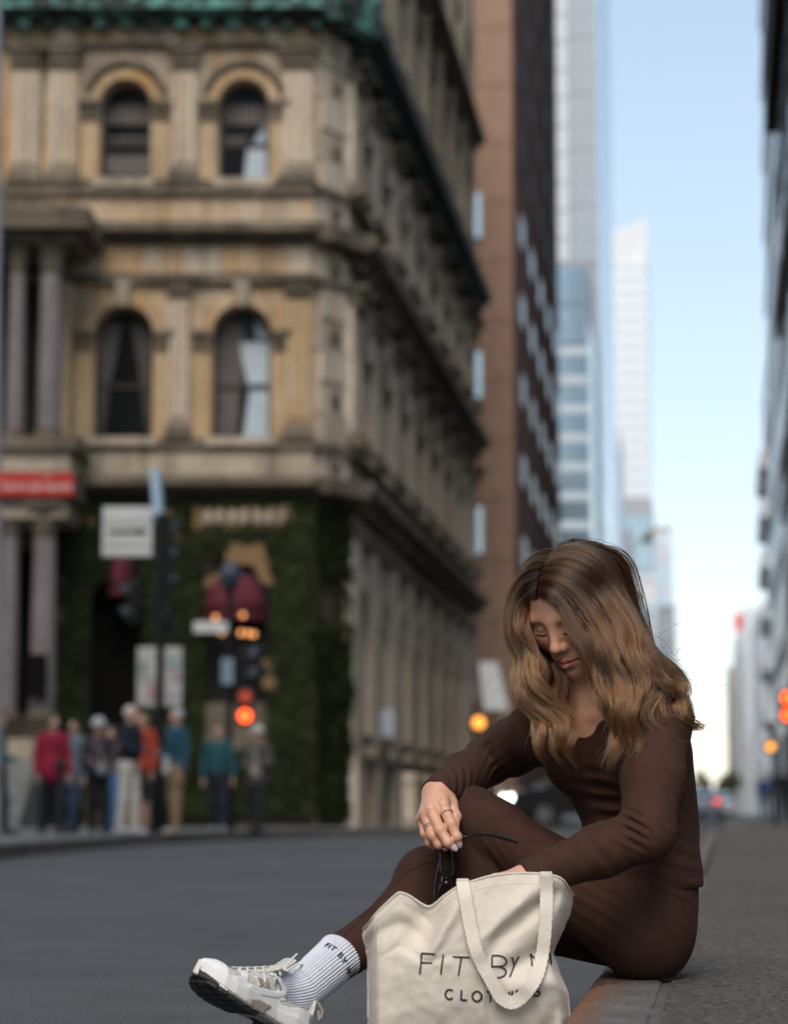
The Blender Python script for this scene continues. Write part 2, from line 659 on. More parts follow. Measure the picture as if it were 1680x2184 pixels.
# pavement on the far corner
corner = [(-14, 16), (-3.5, 19.0), (-3.42, 22), (-3.25, 26), (-3.0, 30), (-2.65, 33.2), (-2.0, 36.2), (-1.0, 38.8), (0.2, 40.6), (1.2, 42.2), (1.75, 45), (5.6, 74), (0, 76), (-14, 50)]
b = MB()
n = len(corner)
b.add([(x, y, 0.0) for x, y in corner] + [(x, y, 0.125) for x, y in corner],
      [tuple(range(n, 2 * n))] + [(i, (i + 1) % n, n + (i + 1) % n, n + i) for i in range(n)])
M_conc = plain("pavement_concrete", (0.13, 0.13, 0.128), 0.85, 0.25, 1.5, bump=0.2)
fp = tag(b.build("far_pavement", M_conc), kind="structure")
M_kerbd = plain("dark_kerb_stone", (0.10, 0.085, 0.072), 0.85, 0.3, 6)
for i in range(1, 11):
    a, c = Vector((*corner[i], 0)), Vector((*corner[i + 1], 0))
    L = (c - a).length
    d = (c - a) / L
    nn = Vector((d.y, -d.x, 0))
    k = max(1, round(L / 1.5)) if L < 10 else 12
    for j in range(k):
        s0, s1 = a + d * (L * j / k + .012), a + d * (L * (j + 1) / k - .012)
        z = Vector((0, 0, 1))
        MB().hexa([s0 + nn * .012, s1 + nn * .012, s1 - nn * .16, s0 - nn * .16,
                   s0 + nn * .012 + z * .131, s1 + nn * .012 + z * .131, s1 - nn * .16 + z * .131, s0 - nn * .16 + z * .131]).build("kerb_stone", M_kerbd, fp)

# ================================================================ the corner bank building
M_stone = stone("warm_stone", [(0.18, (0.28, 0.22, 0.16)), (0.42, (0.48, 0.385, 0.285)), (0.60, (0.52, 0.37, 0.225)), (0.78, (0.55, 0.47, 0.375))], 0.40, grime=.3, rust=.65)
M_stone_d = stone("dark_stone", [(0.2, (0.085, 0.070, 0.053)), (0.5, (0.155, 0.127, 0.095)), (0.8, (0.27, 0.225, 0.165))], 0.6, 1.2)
M_stone_p = stone("pale_stone", [(0.2, (0.42, 0.345, 0.27)), (0.5, (0.56, 0.47, 0.37)), (0.8, (0.62, 0.53, 0.425))], 0.25, 0.9, grime=0.2, rust=.4)
M_stone_o = stone("orange_stone", [(0.2, (0.36, 0.25, 0.15)), (0.5, (0.50, 0.35, 0.20)), (0.8, (0.51, 0.41, 0.295))], 0.3, 0.9, grime=.25, rust=.6)
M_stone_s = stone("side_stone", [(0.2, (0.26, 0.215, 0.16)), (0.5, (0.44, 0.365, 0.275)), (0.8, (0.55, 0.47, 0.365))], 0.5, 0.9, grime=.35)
M_stone_osh = stone("shaded_orange_stone", [(0.2, (0.16, 0.105, 0.055)), (0.5, (0.24, 0.155, 0.075)), (0.8, (0.24, 0.185, 0.125))], 0.4, 1.4)  # darker copy of the orange stone, ground-floor shade put into its colour
M_pink = stone("pink_granite", [(0.2, (0.16, 0.135, 0.14)), (0.5, (0.21, 0.18, 0.185)), (0.8, (0.25, 0.22, 0.215))], 0.12, 1.5, grime=0.1)
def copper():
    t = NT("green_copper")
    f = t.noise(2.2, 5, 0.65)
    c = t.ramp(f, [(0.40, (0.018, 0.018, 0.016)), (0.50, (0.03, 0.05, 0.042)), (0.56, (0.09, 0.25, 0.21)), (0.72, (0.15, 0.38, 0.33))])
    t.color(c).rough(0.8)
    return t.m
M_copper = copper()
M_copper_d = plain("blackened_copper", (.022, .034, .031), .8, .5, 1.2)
M_dark = plain("dark_interior", (0.008, 0.0075, 0.007), 0.8, spec=.03)
M_win = glass_pane("window_glass", (0.008, 0.008, 0.008), 0.12, 0.12)
for _n in M_win.node_tree.nodes:
    if _n.type == "BSDF_PRINCIPLED": _n.inputs["Coat Weight"].default_value = 0.0
M_frame = plain("window_frame_brown", (0.03, 0.025, 0.02), 0.5)
M_curt = plain("grey_curtain", (0.13, 0.115, 0.105), 0.9, 0.2, 3)
M_skyrefl = plain("sky_reflection_sheet", (0.46, 0.53, 0.59), 0.9, 0.06, 3)  # sky reflection in the panes, painted as pale blue sheets

class Facade:
    def __init__(self, origin, d, n):
        self.o = Vector((*origin, 0)); self.d = Vector((*d, 0)).normalized(); self.n_ = Vector((*n, 0)).normalized()
    def p(self, u, z, out=0.0):
        return self.o + self.d * u + self.n_ * out + Vector((0, 0, z))
    def box(self, mb, u0, u1, z0, z1, o0, o1):
        p = self.p
        return mb.hexa([p(u0, z0, o1), p(u1, z0, o1), p(u1, z0, o0), p(u0, z0, o0), p(u0, z1, o1), p(u1, z1, o1), p(u1, z1, o0), p(u0, z1, o0)])
    def cyl(self, mb, u, out, prof, n=14):
        return mb.lathe(self.p(u, 0, out), prof, n)
    def wall(self, u0, u1, z0, z1, ops, depth=0.4, out=0.0):
        """Wall sheet with real arched openings and their reveals. ops: (centre, half width, sill, spring)."""
        mb = MB()
        p = self.p
        N = 10
        x = u0
        for (c, w, s, sp) in sorted(ops):
            mb.add([p(x, z0, out), p(c - w, z0, out), p(c - w, z1, out), p(x, z1, out)], [(0, 1, 2, 3)])
            mb.add([p(c - w, z0, out), p(c + w, z0, out), p(c + w, s, out), p(c - w, s, out)], [(0, 1, 2, 3)])
            arc = [(c - w * math.cos(math.pi * i / N), sp + w * math.sin(math.pi * i / N)) for i in range(N + 1)]
            for i in range(N):
                (a0, b0), (a1, b1) = arc[i], arc[i + 1]
                mb.add([p(a0, b0, out), p(a1, b1, out), p(a1, z1, out), p(a0, z1, out)], [(0, 1, 2, 3)])
            loop = [(c - w, s)] + arc + [(c + w, s)]
            for i in range(len(loop)):
                (a0, b0), (a1, b1) = loop[i], loop[(i + 1) % len(loop)]
                mb.add([p(a0, b0, out), p(a0, b0, out - depth), p(a1, b1, out - depth), p(a1, b1, out)], [(0, 1, 2, 3)])
            x = c + w
        mb.add([p(x, z0, out), p(u1, z0, out), p(u1, z1, out), p(x, z1, out)], [(0, 1, 2, 3)])
        return mb
    def ring(self, mb, c, sp, r0, r1, o0, o1, N=14, a0=0.0, a1=math.pi):
        p = self.p
        for i in range(N):
            t0, t1 = a0 + (a1 - a0) * i / N, a0 + (a1 - a0) * (i + 1) / N
            q = []
            for o in (o0, o1):
                for r, t in ((r0, t0), (r1, t0), (r1, t1), (r0, t1)):
                    q.append(p(c - r * math.cos(t), sp + r * math.sin(t), o))
            mb.add(q, [(0, 1, 2, 3), (4, 7, 6, 5), (1, 5, 6, 2), (0, 3, 7, 4)])
        return mb

bank = empty("bank_building", (-0.9, 44, 0))
tag(bank, "weathered tan stone bank with green copper cornice and ivy over its ground floor", "building")
FY = 44.0
F = Facade((0, FY), (1, 0), (0, -1))
def fx(px, py=900): return at(px, py, FY).x
def fz(py): return at(420, py, FY).z

def window(fc, c, w, s, sp, depth, parent, curtain_or_reflection=None, blind=False):
    """Round-headed sash window: frame with meeting rail > pane, curtains, painted sky reflections."""
    mb = MB()
    t = 0.07
    o1, o0 = -depth + 0.10, -depth + 0.02
    fc.box(mb, c - w, c - w + t, s, sp, o0, o1)
    fc.box(mb, c + w - t, c + w, s, sp, o0, o1)
    fc.box(mb, c - w + t, c + w - t, s, s + t, o0, o1)
    rail = s + (sp - s) * 0.52
    fc.box(mb, c - w + t, c + w - t, rail, rail + t, o0, o1)
    fc.ring(mb, c, sp, w - t, w, o0, o1, 10)
    fr = mb.build("window", M_frame, parent)
    N = 10
    arc = [(c - w * math.cos(math.pi * i / N), sp + w * math.sin(math.pi * i / N)) for i in range(N + 1)]
    pts = [fc.p(u, z, -depth + 0.04) for u, z in [(c - w, s)] + arc + [(c + w, s)]]
    MB().add(pts, [tuple(range(len(pts)))]).build("pane", M_win, fr)
    o = -depth + 0.06
    def sheet(poly, m, folds=5):
        # a hanging curtain: poly = [(u_top0,u_top1,z_top),(u_bot0,u_bot1,z_bot)], gently pleated; pale ones are painted sky reflections
        (a0, a1, za), (b0, b1, zb) = poly
        k = folds * 4
        vs = []
        for (x0, x1, z, dz) in ((a0, a1, za, 0), (b0, b1, zb, 0)):
            for i in range(k + 1):
                f = i / k
                vs.append(fc.p(x0 + (x1 - x0) * f, z, o + 0.014 * math.sin(f * folds * 2 * math.pi)))
        MB().add(vs, [(i, i + 1, k + 2 + i, k + 1 + i) for i in range(k)]).build("curtain_or_reflection", m, fr)
    if curtain_or_reflection == 'drapes':
        sheet([(c - w + t, c - .08, sp + w * .55), (c - w + t, c - w * .55, rail)], M_curt)
        sheet([(c + .08, c + w - t, sp + w * .55), (c + w * .55, c + w - t, rail)], M_curt)
        sheet([(c - w + t, c - w * .55, rail), (c - w + t, c - w * .72, s + .1)], M_curt)
        sheet([(c + w * .55, c + w - t, rail), (c + w * .72, c + w - t, s + .1)], M_curt)
    if curtain_or_reflection == 'half':
        sheet([(c - w + t, c + w * .1, sp + w * .6), (c - w + t, c - w * .2, s + .1)], M_curt)
        sheet([(c - w * .15, c + w - t, sp - .05), (c + w * .15, c + w - t, rail + .09)], M_skyrefl)
        sheet([(c + w * .22, c + w - t, rail - .02), (c + w * .02, c + w - t, s + .09)], M_skyrefl)
        sheet([(c + w * .35, c + w * .85, sp + w * .62), (c + w * .45, c + w * .9, sp + .02)], M_skyrefl)
    if curtain_or_reflection == 'blind':
        sheet([(c - w + t, c + w - t, sp + w * .3), (c - w + t, c + w - t, sp - .25)], M_curt)
        sheet([(c - w + t, c + w - t, sp - .5), (c - w + t, c + w - t, rail + .15)], M_curt)
        sheet([(c - w + t, c + w - t, rail - .15), (c - w + t, c + w - t, rail - .55)], M_curt)
    if curtain_or_reflection == 'corner':
        sheet([(c - w + t, c + w - t, sp + w * .3), (c - w + t, c + w - t, sp - .25)], M_curt)
        sheet([(c - w + t, c + w * .2, sp - .5), (c - w + t, c - w * .1, rail + .1)], M_curt)
        sheet([(c + w * .78, c + w - t, sp - .2), (c + w * .3, c + w - t, rail + .09)], M_skyrefl)
        sheet([(c + w * .1, c + w - t, rail - .02), (c - w * .05, c + w - t, s + .08)], M_skyrefl)
    return fr

# heights of the storeys (metres)
z_sill2, z_sp2 = fz(936), fz(716)
z_c1a, z_c1b = fz(1055), fz(1022)         # cornice over the ground floor
z_c2a, z_c2b = fz(520), fz(486)           # cornice over the first floor
z_sill3, z_sp3 = fz(386), fz(226)
z_cop = fz(56)
XL, XR = fx(-220), fx(668)
ops2 = [(fx(262), 0.56, z_sill2, z_sp2), (fx(515), 0.56, z_sill2, z_sp2)]
ops3 = [(fx(268, 300), 0.49, z_sill3, z_sp3), (fx(520, 300), 0.49, z_sill3, z_sp3)]
opsg = [(fx(250, 1400), 0.55, 0.45, fz(1290)), (fx(505, 1400), 0.62, fz(1500), fz(1255))]
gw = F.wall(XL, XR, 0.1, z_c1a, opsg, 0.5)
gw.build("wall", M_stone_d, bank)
F.wall(XL, XR, z_c1a, z_c2b, ops2, 0.45).build("wall", M_stone, bank)
F.wall(XL, XR, z_c2b, z_cop + 2.6, ops3, 0.45).build("wall", M_stone, bank)
window(F, *ops2[0], 0.45, bank, 'drapes')
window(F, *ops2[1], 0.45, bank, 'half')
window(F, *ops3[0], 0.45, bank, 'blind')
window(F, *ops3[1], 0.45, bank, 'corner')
window(F, *opsg[1], 0.5, bank)
# dark doorway with panelled leaf
c, w, s0, sp = opsg[0]
mb = MB(); F.box(mb, c - w, c + w, s0, sp + w, -0.55, -0.5); door = mb.build("door", M_dark, bank)
for k in (-1, 1):
    mb = MB(); F.box(mb, c + k * w * .5 - .2, c + k * w * .5 + .2, s0 + .2, s0 + 1.6, -0.498, -0.46); mb.build("door_panel", M_frame, door)

def cornice(fc, name, u0, u1, za, zb, out, m, dent=0.0, base=0.0):
    mb = MB()
    h = zb - za
    fc.box(mb, u0, u1, za + h * .45, zb, base - .05, base + out)
    fc.box(mb, u0, u1, za + h * .2, za + h * .45 - .002, base - .05, base + out * .7)
    fc.box(mb, u0, u1, za, za + h * .2 - .002, base - .05, base + out * .4)
    o = mb.build(name, m, bank)
    if dent:
        k = int((u1 - u0) / dent)
        for i in range(k):
            u = u0 + (i + .5) * (u1 - u0) / k
            mb = MB(); fc.box(mb, u - dent * .22, u + dent * .22, za - .16, za - .003, base, base + out * .6)
            mb.build("bracket", m, o)
    return o
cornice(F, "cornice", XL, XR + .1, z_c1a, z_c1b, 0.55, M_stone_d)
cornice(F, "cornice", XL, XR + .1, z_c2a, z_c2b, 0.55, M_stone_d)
# parapet course, sill bands, friezes
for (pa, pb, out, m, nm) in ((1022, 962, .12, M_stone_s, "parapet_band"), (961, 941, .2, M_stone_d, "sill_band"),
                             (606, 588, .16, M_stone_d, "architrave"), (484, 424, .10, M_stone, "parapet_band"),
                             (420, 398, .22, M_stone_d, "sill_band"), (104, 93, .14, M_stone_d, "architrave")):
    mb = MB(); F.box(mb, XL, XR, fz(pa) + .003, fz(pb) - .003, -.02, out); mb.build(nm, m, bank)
# frieze blocks of the first-floor entablature
fr_px = [150, 215, 300, 350, 388, 470, 560, 612, 662]
for i in range(len(fr_px) - 1):
    mb = MB(); F.box(mb, fx(fr_px[i], 550) + .01, fx(fr_px[i + 1], 550) - .01, fz(585) + .003, fz(527), -.02, .10 + .02 * (i % 2))
    mb.build("frieze_block", [M_stone, M_stone_o, M_stone_p, M_stone_o, M_stone_p, M_stone_o, M_stone_o, M_stone_p][i], bank)
fr_px = [15, 110, 170, 240, 300, 390, 470, 560, 618, 662]
for i in range(len(fr_px) - 1):
    mb = MB(); F.box(mb, fx(fr_px[i], 80) + .01, fx(fr_px[i + 1], 80) - .01, fz(92) + .003, fz(62), -.02, .10 + .05 * (i in (1, 3, 6)))
    mb.build("frieze_block", [M_stone, M_stone_p, M_stone_o][i % 3], bank)

def pilaster(fc, u, hw, z0, z1, m, parent, out=.16, capm=None, fluted=True, leafy=True):
    mb = MB()
    fc.box(mb, u - hw, u + hw, z0 + .26, z1 - .42, -.02, out * .6)
    if fluted:
        for k in (-.62, 0, .62):
            fc.box(mb, u + k * hw - hw * .2, u + k * hw + hw * .2, z0 + .4, z1 - .5, out * .6, out)
    sh = mb.build("pilaster", m, parent)
    mb = MB()
    fc.box(mb, u - hw * 1.25, u + hw * 1.25, z0, z0 + .14, -.02, out * 1.35)
    fc.box(mb, u - hw * 1.12, u + hw * 1.12, z0 + .14, z0 + .26, -.02, out * 1.15)
    mb.build("base", capm or M_stone_d, sh)
    mb = MB()
    fc.box(mb, u - hw * 1.35, u + hw * 1.35, z1 - .09, z1, -.02, out * 1.7)
    fc.box(mb, u - hw * 1.05, u + hw * 1.05, z1 - .42, z1 - .09, -.02, out * 1.05)
    if leafy:
        for r_ in (0, 1):
            for k in range(4):
                uu = u + (k - 1.5) * hw * .55
                zz = z1 - .38 + r_ * .15
                fc.box(mb, uu - hw * .2, uu + hw * .2, zz, zz + .13, out * 1.05, out * (1.25 + .22 * r_))
    mb.build("capital", capm or M_stone_d, sh)
    return sh
pilaster(F, fx(383, 770), .20, fz(938), fz(590), M_stone_p, bank, .2)
pilaster(F, fx(636, 770), .24, fz(938), fz(590), M_stone_o, bank, .2)
pilaster(F, fx(395, 250), .24, fz(396), fz(106), M_stone_p, bank, .2)
pilaster(F, fx(636, 250), .30, fz(396), fz(106), M_stone_p, bank, .2)
pilaster(F, fx(58, 250), .27, fz(396), fz(106), M_stone_p, bank, .22)
pilaster(F, fx(138, 250), .27, fz(396), fz(106), M_stone_p, bank, .22)

def window_trim(fc, c, w, s, sp, parent, m, ring_w=.24, key=True, label_moulding=False):
    mb = MB(); fc.ring(mb, c, sp + .02, w + .02, w + ring_w, -.02, .12); ar = mb.build("archivolt", m, parent)
    if label_moulding:
        mb = MB(); fc.ring(mb, c, sp + .05, w + ring_w + .03, w + ring_w + .14, -.02, .2, 16, R(20), R(160)); mb.build("hood_mould", M_stone_d, ar)
    if key:
        mb = MB()
        p = fc.p
        z0, z1 = sp + w - .02, sp + w + ring_w + .2
        mb.hexa([p(c - .09, z0, .24), p(c + .09, z0, .24), p(c + .09, z0, 0), p(c - .09, z0, 0), p(c - .16, z1, .30), p(c + .16, z1, .30), p(c + .16, z1, 0), p(c - .16, z1, 0)])
        mb.build("keystone", M_stone_s, ar)
    for k in (-1, 1):
        u = c + k * (w + .2)
        mb = MB(); fc.box(mb, u - .19, u + .19, sp - .06, sp + .08, -.02, .2); fc.box(mb, u - .17, u + .17, sp - .28, sp - .18, -.02, .14); mb.build("impost", M_stone_d, parent)
        mb = MB(); fc.box(mb, u - .15, u + .15, s, sp - .07, -.02, .07); mb.build("jamb", m, parent)
    mb = MB(); fc.box(mb, c - w - .1, c + w + .1, s - .16, s, -.35, .26); mb.build("sill", M_stone_s, parent)
for o_ in ops2: window_trim(F, *o_, bank, M_stone_o, .28)
for o_ in ops3: window_trim(F, *o_, bank, M_stone_o, .2, key=False, label_moulding=True)

# copper cornice with cresting above the second floor
cop = cornice(F, "copper_cornice", XL, XR + .25, z_cop, z_cop + .28, 0.75, M_copper, 0.5)
for i in range(18):
    u = XL + .3 + i * .52
    mb = MB(); F.box(mb, u - .09, u + .09, z_cop + .285, z_cop + .85, .35, .55); F.cyl(mb, u, .45, [(.12, z_cop + .85), (.17, z_cop + .95), (.05, z_cop + 1.1)], 8)
    mb.build("cresting_post", M_copper, cop)
mb = MB(); F.box(mb, XL, XR + .2, z_cop + .86, z_cop + 1.02, .38, .52); mb.build("cresting_rail", M_copper, cop)
mb = MB(); F.box(mb, XL, XR + .1, z_cop + .3, z_cop + 2.6, -.3, .1); mb.build("roof", M_dark, bank)

# ---- chamfered corner with quoins
SD = Vector((0.1275, 0.992, 0)).normalized()
cA = Vector((XR, FY, 0)); cB = at(738, 900, FY + .95); cB.z = 0
CH = Facade((cA.x, cA.y), (cB.x - cA.x, cB.y - cA.y), ((cB - cA).y, -(cB - cA).x))
LC = (cB - cA).length
CH.wall(0, LC, .1, z_c1a, []).build("wall", M_stone_d, bank)
CH.wall(0, LC, z_c1a, z_cop + 2.6, []).build("wall", M_stone_p, bank)
zq = z_c1b + .05
k = 0
while zq < z_cop - .5:
    h = .62
    if not (z_c2a - .45 < zq < z_c2b):
        mb = MB(); CH.box(mb, .06 + .05 * (k % 2), LC - .06 - .05 * (k % 2), zq + .015, zq + h - .015, -.02, .09 + .04 * (k % 2))
        mb.build("quoin", [M_stone_p, M_stone_s, M_stone_p][k % 3], bank)
        if k % 2 == 0:
            mb = MB(); CH.cyl(mb, LC * .5, .10, [(.02, zq + .1), (.12, zq + .2), (.14, zq + .3), (.10, zq + .45), (.02, zq + .52)], 8); mb.build("carved_drop", M_stone_d, bank)
    zq += h; k += 1
for za, zb, m in ((z_c1a, z_c1b, M_stone_d), (z_c2a, z_c2b, M_stone_d), (fz(410), fz(398), M_stone_d), (fz(606), fz(590), M_stone_d), (fz(960), fz(942), M_stone_d)):
    mb = MB(); CH.box(mb, -.12, LC + .12, za + .002, zb - .004, -.1, .5 if zb - za > .25 else .2); mb.build("cornice", m, bank)
mb = MB(); CH.box(mb, -.2, LC + .2, z_cop + .002, z_cop + .9, -.1, .7); mb.build("copper_cornice", M_copper, bank)

# ---- side front along the street
S = Facade((cB.x, cB.y), (SD.x, SD.y), (SD.y, -SD.x))
LS = 25.3
NB = 8
bay = LS / NB
opsS2, opsS3, opsSG, opsS4, opsS5 = [], [], [], [], []
z4, z5 = z_cop + 1.3, z_cop + 5.4
for i in range(NB):
    u = (i + .5) * bay
    opsS2.append((u, .50, z_sill2, z_sp2)); opsS3.append((u, .42, z_sill3, z_sp3))
    opsSG.append((u, .55, 1.9, fz(1290))); opsS4.append((u, .45, z4 + .5, z4 + 2.5)); opsS5.append((u, .42, z5 + .6, z5 + 2.3))
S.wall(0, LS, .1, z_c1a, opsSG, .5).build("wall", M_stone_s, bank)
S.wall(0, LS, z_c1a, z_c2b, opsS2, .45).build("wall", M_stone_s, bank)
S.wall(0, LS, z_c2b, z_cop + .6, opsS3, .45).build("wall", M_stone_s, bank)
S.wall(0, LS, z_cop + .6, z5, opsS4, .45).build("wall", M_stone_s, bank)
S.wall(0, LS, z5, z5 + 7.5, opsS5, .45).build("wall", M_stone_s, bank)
for ops in (opsS2, opsS3, opsSG, opsS4, opsS5):
    for i, o_ in enumerate(ops):
        window(S, *o_, .45, bank, 'drapes' if i % 3 == 0 and ops is opsS2 else None)
        if ops in (opsS2, opsS3):
            window_trim(S, *o_, bank, M_stone_s, .24)
        else:
            mb = MB(); S.ring(mb, o_[0], o_[3], o_[1] + .02, o_[1] + .28, -.02, .16); mb.build("archivolt", M_stone_d if ops is not opsSG else M_stone_s, bank)
            mb = MB(); S.box(mb, o_[0] - .6, o_[0] + .6, o_[2] - .2, o_[2], -.3, .25); mb.build("sill", M_stone_d, bank)
for i in range(NB + 1):
    u = min(max(i * bay, .45), LS - .45)
    for k in (-.42, .42):
        if 0 < u + k < LS:
            pilaster(S, u + k, .21, z_c1b + .75, fz(590), M_stone_p, bank, .28, fluted=False, leafy=False)
            pilaster(S, u + k, .21, fz(396), fz(106), M_stone_p, bank, .28, fluted=False, leafy=False)
    mb = MB(); S.box(mb, u - .5, u + .5, 1.5, z_c1a - .7, -.02, .16); S.box(mb, u - .6, u + .6, .1, 1.5, -.02, .25); mb.build("pier", M_stone_p, bank)
    mb = MB(); S.box(mb, u - .3, u + .3, z4, z5 - .3, -.02, .2); mb.build("pier", M_stone_s, bank)
    mb = MB(); S.box(mb, u - .3, u + .3, z5 + .2, z5 + 4.5, -.02, .2); mb.build("pier", M_stone_s, bank)
for za, zb, out, m in ((z_c1a, z_c1b + .05, .55, M_stone_d), (z_c2a - .1, z_c2b + .05, .6, M_stone_d), (z5 - .3, z5 + .1, .5, M_stone_d)):
    cornice(S, "cornice", -.15, LS + .3, za, zb, out, m, 1.05)
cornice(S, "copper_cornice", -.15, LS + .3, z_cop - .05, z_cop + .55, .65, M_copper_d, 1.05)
for za, zb, out in ((fz(410), fz(398), .2), (fz(606), fz(590), .2), (fz(960), fz(942), .2), (fz(1135), fz(1100), .2), (1.35, 1.5, .3)):
    mb = MB(); S.box(mb, 0, LS, za + .003, zb - .003, -.02, out); mb.build("sill_band", M_stone_d, bank)
# far end and back so the block is closed
e0 = S.p(LS, 0); 
EN = Facade((e0.x, e0.y), (-SD.y, SD.x), (SD.x, SD.y))
EN.wall(0, 14, .1, z5 + 7.5, []).build("wall", M_stone_s, bank)
mb = MB(); zt = z5 + 7.5
mb.add([S.p(0, zt), S.p(LS, zt), S.p(LS, zt, -14), S.p(0, zt, -14)], [(0, 1, 2, 3)])
q0, q1 = S.p(0, z_cop + 2.6), S.p(0, z_cop + 2.6, -14)
mb.add([q0, q1, S.p(0, zt, -14), S.p(0, zt)], [(0, 1, 2, 3)])
mb.build("roof", M_stone_s, bank)
# area railing along the side front, stone posts and rails
mb = MB()
for i in range(10):
    u = 1.0 + i * 2.2
    S.box(mb, u - .13, u + .13, .125, 1.15, 1.0, 1.25)
S.box(mb, .8, 21, 1.0, 1.12, 1.05, 1.2)
S.box(mb, .8, 21, .25, .33, 1.07, 1.18)
rail = mb.build("railing", M_stone_p)
tag(rail, "low pale stone railing along the side front of the bank", "railing")
rail.name = "street_railing"
bars = []
mbar = MB(); S.box(mbar, -.02, .02, .332, .998, 1.1, 1.14)
b0 = mbar.build("railing_bar", M_frame, rail)
for i in range(60):
    d = b0.copy(); COL.objects.link(d); d.location = b0.location + SD * (1.15 + i * .33)
b0.location = b0.location + SD * .9

# ---- columned portico beyond the left edge
PO = Facade((0, FY - 1.9), (1, 0), (0, -1))
def px_(px, py): return at(px, py, FY - 1.9).x
def pz(py): return at(60, py, FY - 1.9).z
porl = px_(-260, 900)
for (px, py, ptop, pbot, hw) in ((30, 760, 575, 932, .165), (102, 760, 575, 932, .215), (14, 1340, 1140, 1532, .175), (88, 1340, 1140, 1532, .225), (-60, 760, 575, 932, .2), (-70, 1340, 1140, 1532, .22)):
    u = px_(px, py); zt_, zb_ = pz(ptop), pz(pbot)
    mb = MB()
    PO.cyl(mb, u, -.3, [(hw, zb_ + .2), (hw * 1.0, zb_ + (zt_ - zb_) * .35), (hw * .86, zt_ - .02)], 16)
    colm = mb.build("column", M_pink, bank, smooth=True)
    mb = MB(); PO.cyl(mb, u, -.3, [(hw * 1.35, zb_), (hw * 1.35, zb_ + .08), (hw * 1.1, zb_ + .12), (hw * 1.2, zb_ + .19), (hw, zb_ + .2)], 16); mb.build("base", M_stone_d, colm)
    mb = MB(); PO.cyl(mb, u, -.3, [(hw * .86, zt_), (hw * 1.0, zt_ + .1), (hw * 1.1, zt_ + .3), (hw * 1.5, zt_ + .5)], 12); PO.box(mb, u - hw * 1.6, u + hw * 1.6, zt_ + .502, zt_ + .6, -.3 - hw * 1.6, -.3 + hw * 1.6); mb.build("capital", M_stone_d, colm)
pr = px_(150, 900)
for (a, c_, out, m, nm) in ((516, 494, .05, M_stone_d, "architrave"), (494, 470, .35, M_stone_d, "cornice"), (960, 934, .15, M_stone_d, "sill_band"), (1004, 961, .0, M_stone_s, "parapet_band"), (1060, 1005, .1, M_stone_d, "cornice"), (1104, 1061, -.05, M_stone_s, "frieze_block"), (1620, 1575, .1, M_stone_s, "plinth")):
    mb = MB(); PO.box(mb, porl, pr + out, pz(a) + .003, pz(c_) - .003, -1.8, out); mb.build(nm, m, bank)
mb = MB()
p = PO.p
zA, zB, zC = pz(468), pz(452), pz(395)
mb.hexa([p(porl, zA, .35), p(pr + .35, zA, .35), p(pr + .35, zA, -1.8), p(porl, zA, -1.8), p(porl, zC, .35), p(pr + .35, zB, .35), p(pr + .35, zB, -1.8), p(porl, zC, -1.8)])
mb.build("pediment", M_stone_d, bank)
mb = MB(); F.box(mb, XL, fx(128, 760), fz(932), fz(524), .0, .06); mb.build("recess_shade_panel", plain("shaded_recess", (.035, .029, .023), .9, .4, 1.0, spec=.03), bank)  # dark sheet behind the portico columns, the shade inside put into its colour
mb = MB(); F.box(mb, XL, fx(150, 1300), .1, fz(1135), .02, .12); mb.build("wall", M_stone_d, bank)
mb = MB(); F.box(mb, fx(132, 800), fx(155, 800), fz(935), fz(610), .0, .3); mb.build("pilaster", M_stone, bank)
mb = MB(); F.box(mb, fx(25, 1300), fx(75, 1300), fz(1530), fz(1180), .125, .16); mb.build("doorway", M_dark, bank)
mb = MB(); PO.box(mb, px_(62, 1440), px_(102, 1440), pz(1490), pz(1395), .0, .06); mb.build("notice_panel", M_dark, bank)
for i in range(6):
    mb = MB(); PO.box(mb, porl, px_(70 + i * 2, 1650), .126 + i * .2, .126 + (i + 1) * .2 - .004, -1.8, 1.5 - i * .26)
    mb.build("step", plain("step_stone", (0.19, 0.19, 0.18), .9, .25, 2), bank)

# ---- carved name panel, awnings, lamps over the restaurant
mb = MB(); F.box(mb, fx(412, 1105), fx(632, 1105), fz(1134), fz(1074), -.02, .16)
panel = mb.build("name_panel", M_stone_osh, bank, bevel=.08)
for i in range(7):
    u = fx(445 + i * 26, 1105)
    mb = MB(); F.cyl(mb, u, .17, [(.01, fz(1124)), (.085, fz(1118)), (.10, fz(1105)), (.07, fz(1092)), (.01, fz(1085))], 8); mb.build("carved_drop", M_stone_s, panel)
for (pts, m) in (([(485, 1160), (560, 1160), (585, 1250), (560, 1245), (540, 1205), (500, 1205), (470, 1240), (432, 1262), (440, 1235), (480, 1215)], M_stone_o), ([(560, 1400), (590, 1395), (588, 1470), (560, 1468)], M_stone_o), ([(160, 1090), (215, 1090), (215, 1128), (160, 1128)], M_stone_o), ([(350, 1090), (368, 1090), (368, 1120), (350, 1120)], M_stone_o)):
    P_ = [at(x, y, FY) for x, y in pts]
    nn = len(P_)
    MB().add([(q.x, FY - .15, q.z) for q in P_] + [(q.x, FY + .02, q.z) for q in P_], [tuple(range(nn - 1, -1, -1))] + [(i, (i + 1) % nn, nn + (i + 1) % nn, nn + i) for i in range(nn)]).build("bare_stone", M_stone_osh, bank)
M_red = plain("red_awning_cloth", (0.10, 0.012, 0.024), .85, .2, 2)
